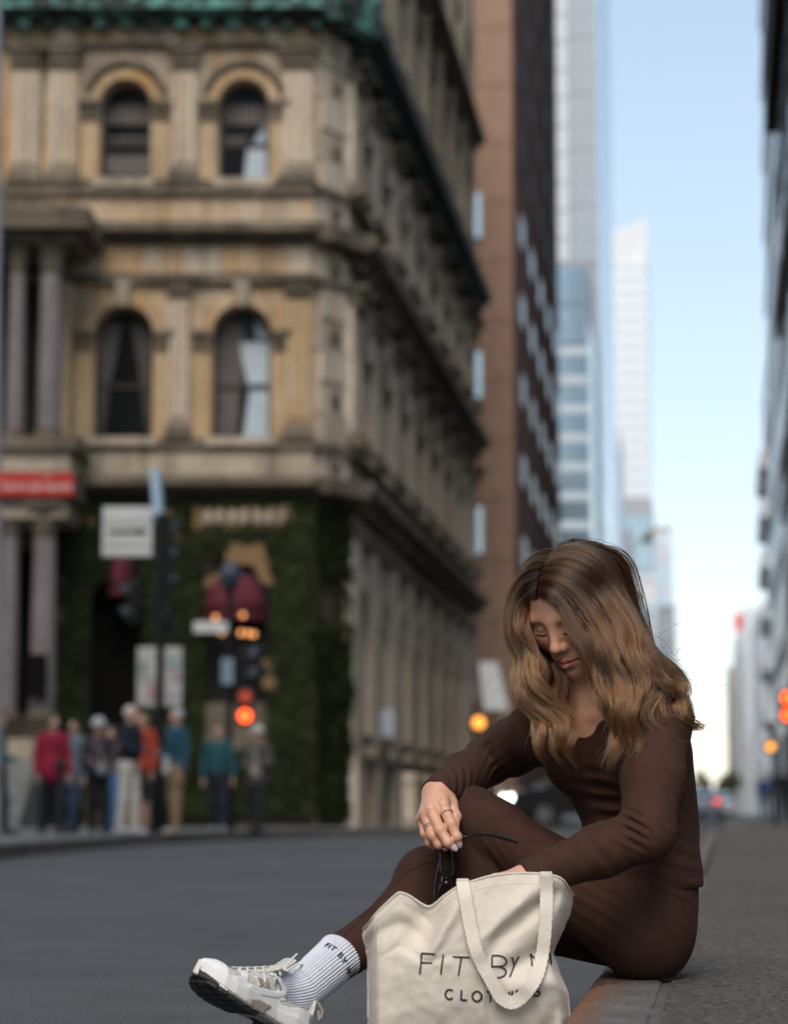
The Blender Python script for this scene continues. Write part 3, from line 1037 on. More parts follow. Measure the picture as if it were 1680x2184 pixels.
def awning(cx, pz0, w, label, y0=FY - .05, full=True):
    u = at(cx, pz0, FY).x; z0 = at(cx, pz0, FY).z
    n, m_ = 12, 6
    vs, fs = [], []
    for j in range(m_ + 1):
        e = j / m_ * math.pi / 2
        for i in range(n + 1):
            a = math.pi * i / n
            rr = w * math.cos(e) ** .7
            vs.append((u - rr * math.cos(a), y0 - .8 * math.sin(a) * math.cos(e), z0 + .78 * math.sin(e)))
    for j in range(m_):
        for i in range(n):
            fs.append((j * (n + 1) + i, j * (n + 1) + i + 1, (j + 1) * (n + 1) + i + 1, (j + 1) * (n + 1) + i))
    o = MB().add(vs, fs).build("awning", M_red, smooth=True)
    o.modifiers.new("thick", 'SOLIDIFY').thickness = .02
    tag(o, label, "awning")
    mb = MB(); vs, fs = [], []
    for i in range(n + 1):
        a = math.pi * i / n
        x, y = u - w * math.cos(a), y0 - .8 * math.sin(a)
        vs += [(x, y, z0 - .12 - .03 * (i % 2)), (x, y, z0 - .002)]
    mb.add(vs, [(2 * i, 2 * i + 2, 2 * i + 3, 2 * i + 1) for i in range(n)])
    mb.build("valance", M_red, o)
    return o
awning(503, 1312, .60, "round red awning over the lit restaurant window in the ivy")
awning(262, 1262, .24, "small dull red awning above the dark arched doorway")
# string of bulbs hanging beneath the awning
M_bulb = emit("warm_bulb", (1.0, .40, .12), .9)
for i, (px, py) in enumerate([(460, 1318), (518, 1312), (473, 1349), (514, 1350), (529, 1351), (541, 1353)]):
    q = at(px, py, FY - .95)
    mb = MB(); mb.lathe((q.x, q.y, q.z - .05), [(.01, 0), (.035, .02), (.05, .05), (.035, .085), (.02, .10)], 10); 
    o = mb.build("pendant_bulb", M_bulb, smooth=True)
    mb = MB(); mb.tube([(q.x, q.y, q.z + .05), (q.x, q.y, q.z + .45)], .008, 6); mb.build("cord", M_dark, o)
    tag(o, ["upper glowing bulb under the red awning by the blue globe lamp", "upper glowing bulb under the red awning past the slim post",
            "low glowing bulb touching the end of the white street plate", "low glowing bulb just past the slim post, first of three close together",
            "low glowing bulb in the middle of three close together", "low glowing bulb of three close together that hangs nearest the awning's far end"][i], "lamp", "orange bulbs under the red awning")

# ---- ivy
def ivy_leaf_mesh(regions, count, name, label):
    V, Q = [], []
    for _ in range(count):
        reg = regions[rng.randrange(len(regions))]
        (fc, u0, u1, z0, z1, keep) = reg
        u, z = rng.uniform(u0, u1), rng.uniform(z0, z1)
        nz = mnoise.noise(Vector((u * .8, z * .8, 3.1)))
        if keep is not None and not keep(u, z): continue
        if rng.random() > .75 + nz: continue
        o = .05 + .16 * abs(mnoise.noise(Vector((u * 1.7, z * 1.7, 9)))) + rng.random() * .1
        s = rng.uniform(.05, .10)
        c = fc.p(u, z, o)
        a = rng.uniform(-1, 1); t = rng.uniform(-.5, .6)
        ax = (fc.d * math.cos(a) + Vector((0, 0, 1)) * math.sin(a)).normalized()
        up = (Vector((0, 0, 1)) * math.cos(a) - fc.d * math.sin(a)) * math.cos(t) - fc.n_ * math.sin(t)
        n = len(V)
        V += [c - up * s, c + ax * s * .8 - up * s * .1 + fc.n_ * .01, c + up * s, c - ax * s * .8 - up * s * .1 + fc.n_ * .01]
        Q.append((n, n + 1, n + 2, n + 3))
    return V, Q
def leaf_mat(name, lo, hi):
    t = NT(name)
    t.color(t.ramp(t.noise(1.3, 5, .7), [(0.3, lo), (0.7, hi)])).rough(.6)
    t.b.inputs["Specular IOR Level"].default_value = .08
    return t.m
M_ivy = leaf_mat("ivy_leaves", (0.008, 0.011, 0.005), (0.028, 0.038, 0.011))
gx0, gx1 = fx(118, 1400), XR
dx, dw = opsg[0][0], opsg[0][1]
wx, ww = opsg[1][0], opsg[1][1]
def keepF(u, z):
    if abs(u - dx) < dw and z < opsg[0][3] + dw * .8: return False
    if abs(u - wx) < ww and opsg[1][2] - .9 < z < opsg[1][3] + ww: return False
    for pts in ((485, 1160, 570, 1215), (435, 1205, 490, 1262), (555, 1205, 590, 1262), (562, 1395, 588, 1468), (415, 1078, 630, 1130), (165, 1090, 210, 1125)):
        a, c_ = at(pts[0], pts[3], FY), at(pts[2], pts[1], FY)
        if a.x < u < c_.x and a.z < z < c_.z and rng.random() < .85: return False
    return True
regs = [(F, gx0, gx1, .3, fz(1062), keepF)] * 8 + [(CH, 0, LC, .3, fz(1070), None)]
V, Q = ivy_leaf_mesh(regs, 30000, "ivy", "")
iv = np_mesh("ivy", [tuple(v) for v in V], Q, M_ivy, smooth=False)
tag(iv, "dark green ivy covering the ground floor of the stone bank", "ivy")
# ================================================================ towers along the street; far ones pale, haze put into their colours
def curtain_glass(name, c, rough=.12, metal=.75):
    t = NT(name)
    lo = tuple(x * .8 for x in c)
    t.color(t.ramp(t.noise(.12, 3, .6), [(.35, lo), (.65, c)])).rough(rough)
    t.b.inputs["Metallic"].default_value = metal
    return t.m
M_brown = stone("brown_panel_stone", [(.2, (.27, .165, .12)), (.5, (.335, .21, .15)), (.8, (.40, .255, .19))], .12, .35, grime=.08)
M_brown_d = plain("dark_brown_cladding", (.135, .083, .070), .95, .2, .6, spec=.02)
M_cgl_b = curtain_glass("blue_curtain_glass", (.56, .68, .76))
M_cgl_t = curtain_glass("teal_curtain_glass", (.48, .60, .66))
M_cgl_p = curtain_glass("pale_curtain_glass", (.62, .75, .85), .2, .6)
M_pan_gb = plain("blue_grey_panel", (.40, .44, .48), .55, .06, .2)
M_cgl_w = curtain_glass("white_curtain_glass", (.80, .86, .90), .35, .35)
M_pan_bl = plain("blue_white_panel", (.56, .62, .67), .6, .08, .3)
M_pan_w = plain("white_panel", (.72, .73, .75), .6, .08, .3)
M_pan_g = plain("grey_panel", (.36, .375, .40), .6, .08, .3)
M_pan_l = plain("light_grey_panel", (.62, .65, .69), .6, .1, .3)
M_tan = plain("tan_panel", (.50, .44, .37), .7, .1, .3)
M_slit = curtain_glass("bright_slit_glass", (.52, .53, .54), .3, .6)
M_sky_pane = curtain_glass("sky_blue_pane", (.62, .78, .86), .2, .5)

def share(o, locs, parent=None):
    """Copies of a piece that share its mesh, moved by the given vectors."""
    for v in locs:
        d = o.copy(); COL.objects.link(d); d.location = o.location + v

def block(name, label, x0, x1, Y, ytop, depth, wall_m, cat="tower", pyref=1300, ztop=None, zbot=0.0, sd=SD):
    """Closed prism with a front parallel to the cross street and sides along the street."""
    X0, X1 = at(x0, pyref, Y).x, at(x1, pyref, Y).x
    zt = ztop if ztop is not None else at((x0 + x1) / 2, ytop, Y).z
    o = empty(name, ((X0 + X1) / 2, Y + depth / 2, 0))
    tag(o, label, cat)
    mb = MB()
    a = [Vector((X0, Y, zbot)), Vector((X1, Y, zbot)), Vector((X1, Y, zbot)) + sd * depth, Vector((X0, Y, zbot)) + sd * depth]
    mb.hexa(a + [v + Vector((0, 0, zt - zbot)) for v in a])
    mb.build("wall", wall_m, o)
    fr = Facade((X0, Y), (1, 0), (0, -1)); si = Facade((X1, Y), (sd.x, sd.y), (sd.y, -sd.x)); le = Facade((X0, Y), (sd.x, sd.y), (-sd.y, sd.x))
    return o, fr, si, le, X1 - X0, zt

def piece_grid(fc, parent, name, m, u0, u1, nu, z0, z1, fh, h, out, gap=.0, zoff=0.0):
    """Alike wall pieces (panels, panes, bands) in a grid, sharing one mesh."""
    w = (u1 - u0) / nu
    mb = MB(); fc.box(mb, u0 + gap, u0 + w - gap, z0 + zoff, z0 + zoff + h, -.05, out)
    o = mb.build(name, m, parent)
    nz = int((z1 - z0) / fh)
    locs = [fc.d * (w * i) + Vector((0, 0, fh * j)) for j in range(nz) for i in range(nu) if i or j]
    share(o, locs)
    return o

# brown tower beside the bank
bt, fr, si, le, W, zt = block("brown_tower", "tall brown stone tower with dark side rows of bright windows", 985, 1098, 78, 0, 26, M_brown, ztop=46)
piece_grid(fr, bt, "stone_panel", M_brown, 0, W, 1, .5, 46, 2.05, 2.02, .05)
mb = MB(); si.box(mb, 0, 26, 0, 46, -.02, .06); mb.build("cladding", M_brown_d, bt)
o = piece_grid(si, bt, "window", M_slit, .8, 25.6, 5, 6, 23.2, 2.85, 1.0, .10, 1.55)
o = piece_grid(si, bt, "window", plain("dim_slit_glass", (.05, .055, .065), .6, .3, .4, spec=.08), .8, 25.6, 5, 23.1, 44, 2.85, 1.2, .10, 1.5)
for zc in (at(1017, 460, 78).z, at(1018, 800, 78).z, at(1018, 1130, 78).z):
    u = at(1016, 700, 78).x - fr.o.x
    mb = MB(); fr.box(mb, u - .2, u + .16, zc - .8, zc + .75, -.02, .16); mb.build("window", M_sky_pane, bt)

# light grey tower
gt, fr, si, le, W, zt = block("grey_tower", "pale grey tower with a dark grey band and blue glass side", 1183, 1282, 150, 0, 28, M_pan_g, ztop=66)
wl = W * .39
piece_grid(fr, gt, "panel", M_pan_l, 0, wl, 1, 30, 66, 1.9, 1.78, .25)
piece_grid(fr, gt, "pane", M_cgl_p, 0, wl, 1, 31.78, 65, 1.9, .12, .1)
piece_grid(fr, gt, "panel", M_pan_gb, wl + .1, W, 1, 36, 66, 3.8, 3.74, .1)
piece_grid(si, gt, "pane", M_cgl_p, 0, 28, 7, 0, 66, 3.8, 3.66, .1, .05)
# glass block before it
gb, fr, si, le, W, zt = block("glass_office_block", "blue glass office block with white floor bands below the grey tower", 1176, 1258, 138, 556, 9, M_pan_g)
piece_grid(fr, gb, "pane", M_cgl_t, 0, W, 2, 0, zt - 5.2, 1.75, 1.2, .08, .03)
piece_grid(fr, gb, "floor_band", M_pan_bl, 0, W, 1, 0, zt - 5.2, 1.75, .52, .14, 0, 1.21)
piece_grid(fr, gb, "pane", M_cgl_b, 0, W, 3, zt - 5.1, zt - .2, 2.4, 2.3, .14, .03)
piece_grid(si, gb, "pane", M_cgl_b, 0, 9, 4, 0, zt - 2, 3.3, 3.2, .08, .03)
# tall white tower far down the street
wt, fr, si, le, W, zt = block("white_tower", "tall slender white banded tower far down the street", 1310, 1388, 330, 520, 16, M_pan_w)
piece_grid(fr, wt, "floor_band", M_pan_w, 0, W, 1, 0, zt - 1, 1.95, .75, .2)
piece_grid(fr, wt, "pane", M_cgl_w, 0, W, 3, .77, zt - 1, 1.95, 1.16, .1, .06)
piece_grid(si, wt, "pane", M_cgl_b, 0, 16, 4, 0, zt - 1, 3.7, 3.5, .1, .1)
mb = MB(); p = fr.p
mb.hexa([p(0, zt, 0), p(W, zt, 0), p(W, zt, -15), p(0, zt, -15), p(0, zt + 1.6, 0), p(W, zt + 3.8, 0), p(W, zt + 3.8, -15), p(0, zt + 1.6, -15)])
mb.build("sloped_crown", M_pan_w, wt)
# slender pale tower between
pt_, fr, si, le, W, zt = block("pale_glass_tower", "narrow pale blue glass tower squeezed before the white tower", 1284, 1322, 240, 905, 18, M_pan_l)
piece_grid(fr, pt_, "pane", M_cgl_p, 0, W, 2, 0, zt - 1, 3.4, 3.25, .1, .05)
mb = MB(); fr.box(mb, .5, .9, zt, zt + 3.5, -2, -1.6); mb.build("rooftop_fin", M_cgl_t, pt_)
# teal block below the white tower
tb, fr, si, le, W, zt = block("teal_glass_block", "teal grey glass block standing before the white tower", 1326, 1392, 300, 1062, 14, M_pan_g)
piece_grid(fr, tb, "pane", M_cgl_t, 0, W, 4, 0, zt - 1, 3.5, 3.3, .12, .06)
# lower blocks further down on the bank's side
for (nm, lab, x0, x1, yt, Y, m, mp) in (
    ("office_block", "dark topped mid-rise block under the teal glass block", 1325, 1346, 1138, 268, M_pan_g, M_cgl_t),
    ("brick_block", "narrow red brick block by the woman's hair", 1322, 1342, 1212, 225, plain("red_brick_far", (.34, .15, .11), .8, .15, .5), M_cgl_t),
    ("white_block", "white mid-rise block with square windows next to the red brick block", 1341, 1398, 1238, 232, M_pan_w, M_cgl_b),
    ("pale_block", "pale stepped block with tan roofline next to the white block", 1394, 1432, 1132, 262, M_pan_l, M_cgl_p),
    ("teal_slab", "low teal slab building at the end of the row", 1404, 1438, 1300, 252, M_pan_g, M_cgl_t),
    ("low_white_block", "low white block with a blue sign down the street", 1352, 1424, 1420, 205, M_pan_w, M_cgl_b),
    ("low_grey_block", "low grey block far along the road behind the woman's shoulder", 1400, 1462, 1560, 270, M_pan_l, M_cgl_p)):
    o, fr, si, le, W, zt = block(nm, lab, x0, x1, Y, yt, 12, m, "building")
    nu = max(1, int(W / 1.6))
    piece_grid(fr, o, "window", mp, .2, W - .2, nu, 2.5, zt - .8, 3.3, 1.9, .06, .25)
    piece_grid(si, o, "window", mp, .4, 11.6, 4, 2.5, zt - .8, 3.3, 1.9, .06, .35)
    mb = MB(); fr.box(mb, -.15, W + .15, zt, zt + .5, -12, .15); mb.build("roofline", M_tan if "tan" in lab else m, o)
    if "blue sign" in lab:
        mb = MB(); fr.box(mb, W * .2, W * .55, zt - 3.0, zt - 1.6, .06, .2); mb.build("sign_board", plain("blue_sign", (.12, .32, .6), .5), o)
# ---- the other side of the street
RD = Vector((.14, 1, 0)).normalized()
def rblock(name, label, px_far, Yfar, Ynear, ytop, m, cat="building", pyref=1300, ztop=None, width=16):
    """Block on the pavement side: its long front runs along the street from Ynear to Yfar."""
    q = at(px_far, pyref, Yfar); q.z = 0
    L = (Yfar - Ynear) / RD.y
    a = q - RD * L
    zt = ztop if ztop is not None else at(px_far, ytop, Yfar).z
    nr = Vector((RD.y, -RD.x, 0))
    o = empty(name, q)
    tag(o, label, cat)
    mb = MB()
    b4 = [a, a + nr * width, q + nr * width, q]
    mb.hexa(b4 + [v + Vector((0, 0, zt)) for v in b4])
    mb.build("wall", m, o)
    fl = Facade((q.x, q.y), (-RD.x, -RD.y), (-RD.y, RD.x))
    ff = Facade((a.x, a.y), (nr.x, nr.y), (-RD.x, -RD.y))
    return o, fl, ff, L, zt
M_cgl_g = curtain_glass("grey_curtain_glass", (.25, .29, .33), .2, .6)
o, fl, ff, L, zt = rblock("glass_tower", "blue grey glass tower on the pavement side of the street", 1648, 112, 84, 0, M_pan_g, "tower", ztop=70)
piece_grid(fl, o, "pane", M_cgl_g, 0, L, 12, 3.5, 69, 3.6, 2.7, .05, .04)
piece_grid(fl, o, "floor_band", M_pan_g, 0, L, 1, 3.5, 69, 3.6, .82, .12, 0, 2.74)
o, fl, ff, L, zt = rblock("balcony_block", "pale apartment block with stacked white balconies beyond the glass tower", 1634, 152, 136, 862, M_pan_l)
piece_grid(fl, o, "window", M_cgl_g, 1, L - 1, 3, 3, zt - 1, 3.0, 1.7, .05, .5)
piece_grid(fl, o, "balcony", M_pan_w, .3, L - .3, 2, 2.6, zt - 1, 3.0, 1.0, .55, .5)
mb = MB(); mb.lathe(fl.p(2, 0, -1.2), [(.5, zt), (.5, zt + .8), (.9, zt + .9), (.9, zt + 2.2), (.3, zt + 2.6)], 10); mb.build("rooftop_tank", M_pan_w, o)
for (nm, lab, x, Yf, Yn, yt, m) in (
    ("tan_block", "low tan stone block at the far end of the street", 1546, 300, 270, 1452, M_tan),
    ("pale_office_block", "pale office block with red rooftop sign far along the street", 1560, 268, 240, 1392, M_pan_l),
    ("tall_pale_block", "taller pale block behind the one with the red rooftop sign", 1580, 238, 215, 1336, M_pan_w),
    ("ribbed_block", "grey ribbed block just beyond the balcony block", 1600, 205, 180, 1360, M_pan_l)):
    o, fl, ff, L, zt = rblock(nm, lab, x, Yf, Yn, yt, m)
    piece_grid(fl, o, "window", M_cgl_g, .5, L - .5, 8, 2.5, zt - 1, 3.4, 2.0, .06, .5)
    piece_grid(ff, o, "window", M_cgl_g, .5, 10, 4, 2.5, zt - 1, 3.4, 2.0, .06, .4)
    if "red rooftop" in lab and "behind" not in lab:
        mb = MB(); ff.box(mb, .1, 3.0, zt + .4, zt + 2.2, -.6, -.3); ff.box(mb, .4, .6, zt, zt + .4, -.5, -.4); ff.box(mb, 2.4, 2.6, zt, zt + .4, -.5, -.4)
        mb.build("rooftop_sign", plain("red_sign", (.75, .12, .10), .5), o)
M_dk = plain("dark_brown_stone", (.045, .036, .03), .8, .25, 1.0)
o, fl, ff, L, zt = rblock("dark_stone_building", "dark brown stone building with heavy projecting cornices at the frame edge", 1676, 66, 50, 0, M_dk, ztop=30)
for ya, yb, out in ((282, 150, .32), (722, 640, .12), (1120, 1080, .10)):
    mb = MB(); fl.box(mb, -.1, L, at(1676, ya, 66).z, at(1676, yb, 66).z, -.02, out); mb.build("cornice", M_dk, o)
piece_grid(fl, o, "window", M_win, 1, L - 1, 5, 3, 28, 3.8, 2.2, .04, .7)
# pavement beyond the cross street
b = MB()
a0, a1 = at(1520, 1700, 56), at(1520, 1700, 300)
q = [Vector((.14 * 54 - .0, 54, 0)), Vector((40, 54, 0)), Vector((70, 300, 0)), Vector((.14 * 300 + .0, 300, 0))]
b.hexa(q + [v + Vector((0, 0, .12)) for v in q])
tag(b.build("next_block_pavement", M_conc), kind="structure")

# added out-of-view blocks that shade the bank's lower front and the woman
M_near = stone("added_block_stone", [(.2, (.20, .17, .14)), (.5, (.27, .235, .195)), (.8, (.33, .29, .245))], .3, .4)
for (nm, lab, x0, x1, y0, y1, h_) in (
    ("added_corner_block", "added unseen stone block across the cross street, shading the lower bank front", -40, -11, -14, 13, 27),
    ("added_pavement_block", "added unseen stone block beyond the pavement, shading the kerb side", 14, 34, -10, 32, 15)):
    o = empty(nm, ((x0 + x1) / 2, (y0 + y1) / 2, 0)); tag(o, lab, "building")
    mb = MB(); mb.box(x0, x1, y0, y1, .13, h_); mb.build("wall", M_near, o)
    xs = x1 if x0 < 0 else x0
    sf = Facade((xs, y0), (0, 1), (1 if x0 < 0 else -1, 0))
    piece_grid(sf, o, "window", M_win, 1, y1 - y0 - 1, int((y1 - y0) / 4.5), 4, h_ - 2, 4.2, 2.6, .05, 1.2)
    bk = Facade((x0, y1), (1, 0), (0, 1))
    piece_grid(bk, o, "window", M_win, 1, x1 - x0 - 1, int((x1 - x0) / 4.5), 4, h_ - 2, 4.2, 2.6, .05, 1.2)
    mb = MB(); mb.box(x0 - .5, x1 + .5, y0 - .5, y1 + .5, h_, h_ + .8); mb.build("cornice", M_near, o)

# ================================================================ street trees far off
M_leaf = leaf_mat("tree_leaves", (.13, .14, .08), (.26, .26, .15))  # leaves lightened for distance, haze put into the colour
M_bark = plain("tree_bark", (.07, .055, .04), .9, .3, 8)
def tree(px, Y, h, r, label, group=None):
    c = at(px, 1735, Y); c.z = .12
    o = empty("street_tree", c)
    tag(o, label, "tree", group)
    mb = MB(); mb.tube([c, c + Vector((.1, 0, h * .3)), c + Vector((0, .1, h * .55))], [.16, .12, .07], 7)
    for k in range(5):
        a = k * 1.26
        mb.tube([c + Vector((.05, 0, h * .38)), c + Vector((math.cos(a) * r * .6, math.sin(a) * r * .6, h * (.6 + .06 * k)))], [.07, .03], 5)
    mb.build("trunk", M_bark, o)
    V, Q = [], []
    cl = [(Vector((rng.gauss(0, .5), rng.gauss(0, .5), rng.gauss(0, .55))), rng.uniform(.25, .5)) for _ in range(14)]
    for _ in range(1500):
        q, s_ = cl[rng.randrange(14)]
        d = Vector((rng.gauss(0, 1), rng.gauss(0, 1), rng.gauss(0, 1))).normalized() * s_ * rng.uniform(.5, 1)
        pt = c + Vector((0, 0, h * .66)) + Vector(((q.x + d.x) * r, (q.y + d.y) * r, (q.z + d.z) * h * .34))
        n = Vector((rng.gauss(0, 1), rng.gauss(0, 1), rng.gauss(0, 1))).normalized()
        a = n.orthogonal().normalized() * rng.uniform(.12, .25); b_ = n.cross(a) * .7
        k = len(V); V += [pt - a, pt + b_, pt + a, pt - b_]; Q.append((k, k + 1, k + 2, k + 3))
    np_mesh("crown", [tuple(v) for v in V], Q, M_leaf, o, smooth=False)
tree(1558, 165, 2.7, .8, "small olive green street tree before the pale blocks")
tree(1546, 230, 3.4, .8, "second street tree further on past the small olive one")
tree(1489, 190, 3.6, .7, "dark street tree behind the cars on the bank's side")

# ================================================================ vehicles
M_tyre = plain("tyre_rubber", (.02, .02, .02), .8)
M_rim = plain("wheel_rim", (.35, .34, .33), .35, .1, 5, .8)
M_vglass = glass_pane("vehicle_glass", (.02, .03, .04), .04, .8)
M_head = emit("headlight_lit", (1.0, 1.0, 1.0), 5.0)
M_tail = emit("tail_light", (1.0, .06, .03), 1.2, (.3, .02, .02))
def paint(name, c):
    t = NT(name)
    t.color(c).rough(.3)
    t.b.inputs["Coat Weight"].default_value = .8
    t.b.inputs["Coat Roughness"].default_value = .05
    return t.m
def car(px, Y, rot, c, label, group=None, tall=1.7, L=4.6, lit=False):
    W = .92
    loc = at(px, 1730, Y); loc.z = 0
    o = empty("car", (0, 0, 0))
    tag(o, label, "car", group)
    body_m = paint("car_paint", c)
    t = tall
    prof = [(-L / 2, .35), (-L / 2 - .04, .62), (-L / 2 + .05, .92), (-L / 2 + .95, 1.05), (-L / 2 + 1.75, t - .06), (-L / 2 + 2.3, t), (L / 2 - .9, t - .02), (L / 2 - .25, 1.1), (L / 2, .95), (L / 2 + .03, .5), (L / 2 - .05, .35)]
    secs = []
    for (w, inset) in ((-W, .10), (-W * .93, 0), (W * .93, 0), (W, .10)):
        secs.append([(x * (1 - inset * .12), w * (1 if z < 1.0 else (1 - .22 * (z - 1.0) / (t - 1.0))), z - (inset if z > 1.0 else 0) * .3) for x, z in prof])
    n = len(prof)
    vs = [p_ for s_ in secs for p_ in s_]
    fs = []
    for i in range(3):
        for j in range(n):
            fs.append((i * n + j, i * n + (j + 1) % n, (i + 1) * n + (j + 1) % n, (i + 1) * n + j))
    fs += [tuple(range(n)), tuple(3 * n + j for j in range(n - 1, -1, -1))]
    bd = MB().add(vs, fs).build("body", body_m, o, smooth=True, bevel=.05)
    def slab(pts, y0, y1, name, m, parent):
        k = len(pts)
        return MB().add([(x, y0, z) for x, z in pts] + [(x, y1, z) for x, z in pts], [tuple(range(k)), tuple(range(2 * k - 1, k - 1, -1))] + [(i, k + i, k + (i + 1) % k, (i + 1) % k) for i in range(k)]).build(name, m, parent)
    for sgn in (-1, 1):
        y0, y1 = sgn * W * .80, sgn * W * .965
        slab([(-L / 2 + 1.2, 1.08), (-L / 2 + 1.85, t - .16), (-L / 2 + 2.55, t - .12), (-L / 2 + 2.55, 1.08)], y0, y1, "side_window", M_vglass, bd)
        slab([(-L / 2 + 2.65, 1.08), (-L / 2 + 2.65, t - .12), (L / 2 - 1.0, t - .14), (L / 2 - .55, 1.1)], y0, y1, "side_window", M_vglass, bd)
        for wx in (-L / 2 + .85, L / 2 - .95):
            mb = MB(); cc = Vector((wx, sgn * W * .93, .34))
            mb.tube([cc - Vector((0, .11, 0)), cc + Vector((0, .11, 0))], .34, 18); wh = mb.build("wheel", M_tyre, o, smooth=True)
            mb = MB(); mb.tube([cc + Vector((0, sgn * .09, 0)), cc + Vector((0, sgn * .125, 0))], .22, 14); mb.build("rim", M_rim, wh)
        mb = MB(); mb.box(-L / 2 - .06, -L / 2 + .2, sgn * W * .62 - .17, sgn * W * .62 + .17, .70, .86); mb.build("headlight", M_head if lit else M_rim, o, bevel=.03)
        mb = MB(); mb.box(L / 2 - .2, L / 2 + .06, sgn * W * .7 - .12, sgn * W * .7 + .12, .8, 1.0); mb.build("tail_light", M_tail, o)
    mb = MB(); x0, x1 = -L / 2 + .98, -L / 2 + 1.72
    mb.hexa([(x0 - .02, -W * .8, 1.08), (x0 - .02, W * .8, 1.08), (x0 + .1, W * .8, 1.08), (x0 + .1, -W * .8, 1.08), (x1 - .04, -W * .68, t - .1), (x1 - .04, W * .68, t - .1), (x1 + .1, W * .68, t - .1), (x1 + .1, -W * .68, t - .1)])
    mb.build("windscreen", M_vglass, bd)
    mb = MB(); mb.hexa([(L / 2 - .5, -W * .68, 1.12), (L / 2 - .5, W * .68, 1.12), (L / 2 - .2, W * .72, 1.12), (L / 2 - .2, -W * .72, 1.12), (L / 2 - 1, -W * .64, t - .1), (L / 2 - 1, W * .64, t - .1), (L / 2 - .8, W * .64, t - .1), (L / 2 - .8, -W * .64, t - .1)])
    mb.build("rear_window", M_vglass, bd)
    mb = MB(); mb.box(-L / 2 - .06, -L / 2 + .1, -.42, .42, .45, .62); mb.build("grille", M_tyre, o)
    o.location = loc
    o.rotation_euler = (0, 0, rot)
    return o
car(1262, 66, R(10), (.012, .012, .014), "black sport utility car turning with its headlights lit behind the woman's arm", tall=1.85, L=4.9, lit=True)
for (px, Y, c, lab) in ((1500, 118, (.30, .34, .40), "grey blue car first of the queue by the woman's back"),
                        (1526, 135, (.55, .58, .62), "silver car in the queue beyond the grey blue one"),
                        (1512, 165, (.06, .13, .26), "dark blue car deeper in the traffic queue"),
                        (1494, 195, (.62, .62, .62), "white car at the far end of the traffic queue"),
                        (1514, 150, (.48, .40, .33), "beige car waiting along the kerb deeper in the street"),
                        (1524, 185, (.55, .52, .50), "pale car waiting further on beyond the beige one")):
    car(px, Y, R(-90 - 7) if px < 1520 else R(90 - 7), c, lab, "cars far down the street", 1.5, 4.4, lit=px in (1500, 1494))

# ================================================================ street furniture
M_blk = plain("black_painted_steel", (.009, .009, .010), .5, .2, 5, spec=.15)
M_gpole = plain("grey_pole_steel", (.24, .255, .28), .5, .1, 3)
M_sgnw = plain("white_sign_sheet", (.54, .54, .525), .5, .06, 3)
M_sgnp = plain("grey_sign_sheet", (.40, .39, .37), .55, .12, 6)  # greyer than the white sheet
M_sgnb = plain("sky_sheen_sign_sheet", (.36, .50, .62), .45, .05, 3)  # sky reflection on the edge-on blade, put into its colour
M_sgnr = plain("red_sign_sheet", (.52, .022, .015), .45, .06, 3)
M_ink = plain("sign_ink", (.02, .02, .025), .6)
M_inkw = plain("sign_white_ink", (.62, .60, .58), .6)
M_alu = plain("bare_aluminium", (.30, .31, .33), .45, .1, 3, .6)
def plate(px0, px1, py0, py1, Y, name, m, parent, th=.02, bevel=.02):
    a, c = at(px0, py1, Y), at(px1, py0, Y)
    mb = MB(); mb.box(a.x, c.x, Y - th / 2, Y + th / 2, a.z, c.z)
    return mb.build(name, m, parent, bevel=bevel)
def ground_of(px, Y, z=.125):
    q = at(px, 1700, Y); return Vector((q.x, Y, z))

# first pole with signals and signs
Y1 = 33.0
g = ground_of(338, Y1)
tp = empty("traffic_light_pole", g); tag(tp, "black traffic light pole with square white sign on the kerb among pedestrians", "traffic light")
ztop = at(338, 1095, Y1).z
mb = MB(); mb.tube([g, g + Vector((0, 0, .5))], .10, 12); mb.tube([g + Vector((0, 0, .5)), Vector((g.x, Y1, ztop))], .065, 12); mb.build("pole", M_blk, tp, smooth=True)
def signal_head(px0, px1, py0, py1, Y, parent, face=(0, -1, 0), lit=None, n=3):
    """Signal housing with hooded lenses looking along face."""
    a, c = at(px0, py1, Y), at(px1, py0, Y)
    mb = MB(); w = (c.x - a.x)
    mb.box(a.x, c.x, Y - w * .45, Y + w * .45, a.z, c.z)
    h_ = mb.build("signal_head", M_blk, parent, bevel=.03)
    f = Vector(face).normalized()
    sx = Vector((-f.y, f.x, 0))
    for i in range(n):
        zc = c.z - (i + .5) * (c.z - a.z) / n
        ce = Vector(((a.x + c.x) / 2, Y, zc)) + f * (w * .5)
        r = min(w, (c.z - a.z) / n) * .40
        # lens
        mb = MB(); mb.tube([ce - f * .02, ce + f * .03], r, 14); mb.build("lens", lit[i] if lit else M_tyre, h_, smooth=True)
        vs, fs = [], []
        for k in range(9):
            t_ = math.pi * (k / 8) * 1.1 - .16
            d = sx * math.cos(t_) + Vector((0, 0, math.sin(t_)))
            vs += [ce + d * r * 1.12, ce + d * r * 1.12 + f * r * (1.7 if 2 < k < 6 else 1.3)]
        for k in range(8):
            fs.append((2 * k, 2 * k + 1, 2 * k + 3, 2 * k + 2))
        hd = MB().add(vs, fs).build("hood", M_blk2, h_)
        hd.modifiers.new("thick", 'SOLIDIFY').thickness = .012
    return h_
M_blk2 = plain("signal_hood_plastic", (.05, .06, .075), .35, .1, 4)
signal_head(347, 372, 1100, 1268, Y1, tp, (1, -.35, 0))
signal_head(272, 300, 1238, 1332, Y1 + .1, tp, (-1, -.4, 0), n=2)
for (py) in (1130, 1250):
    q = at(338, py, Y1); mb = MB(); mb.tube([q, q + Vector((.11, 0, 0))], .025, 8); mb.build("bracket", M_blk, tp)
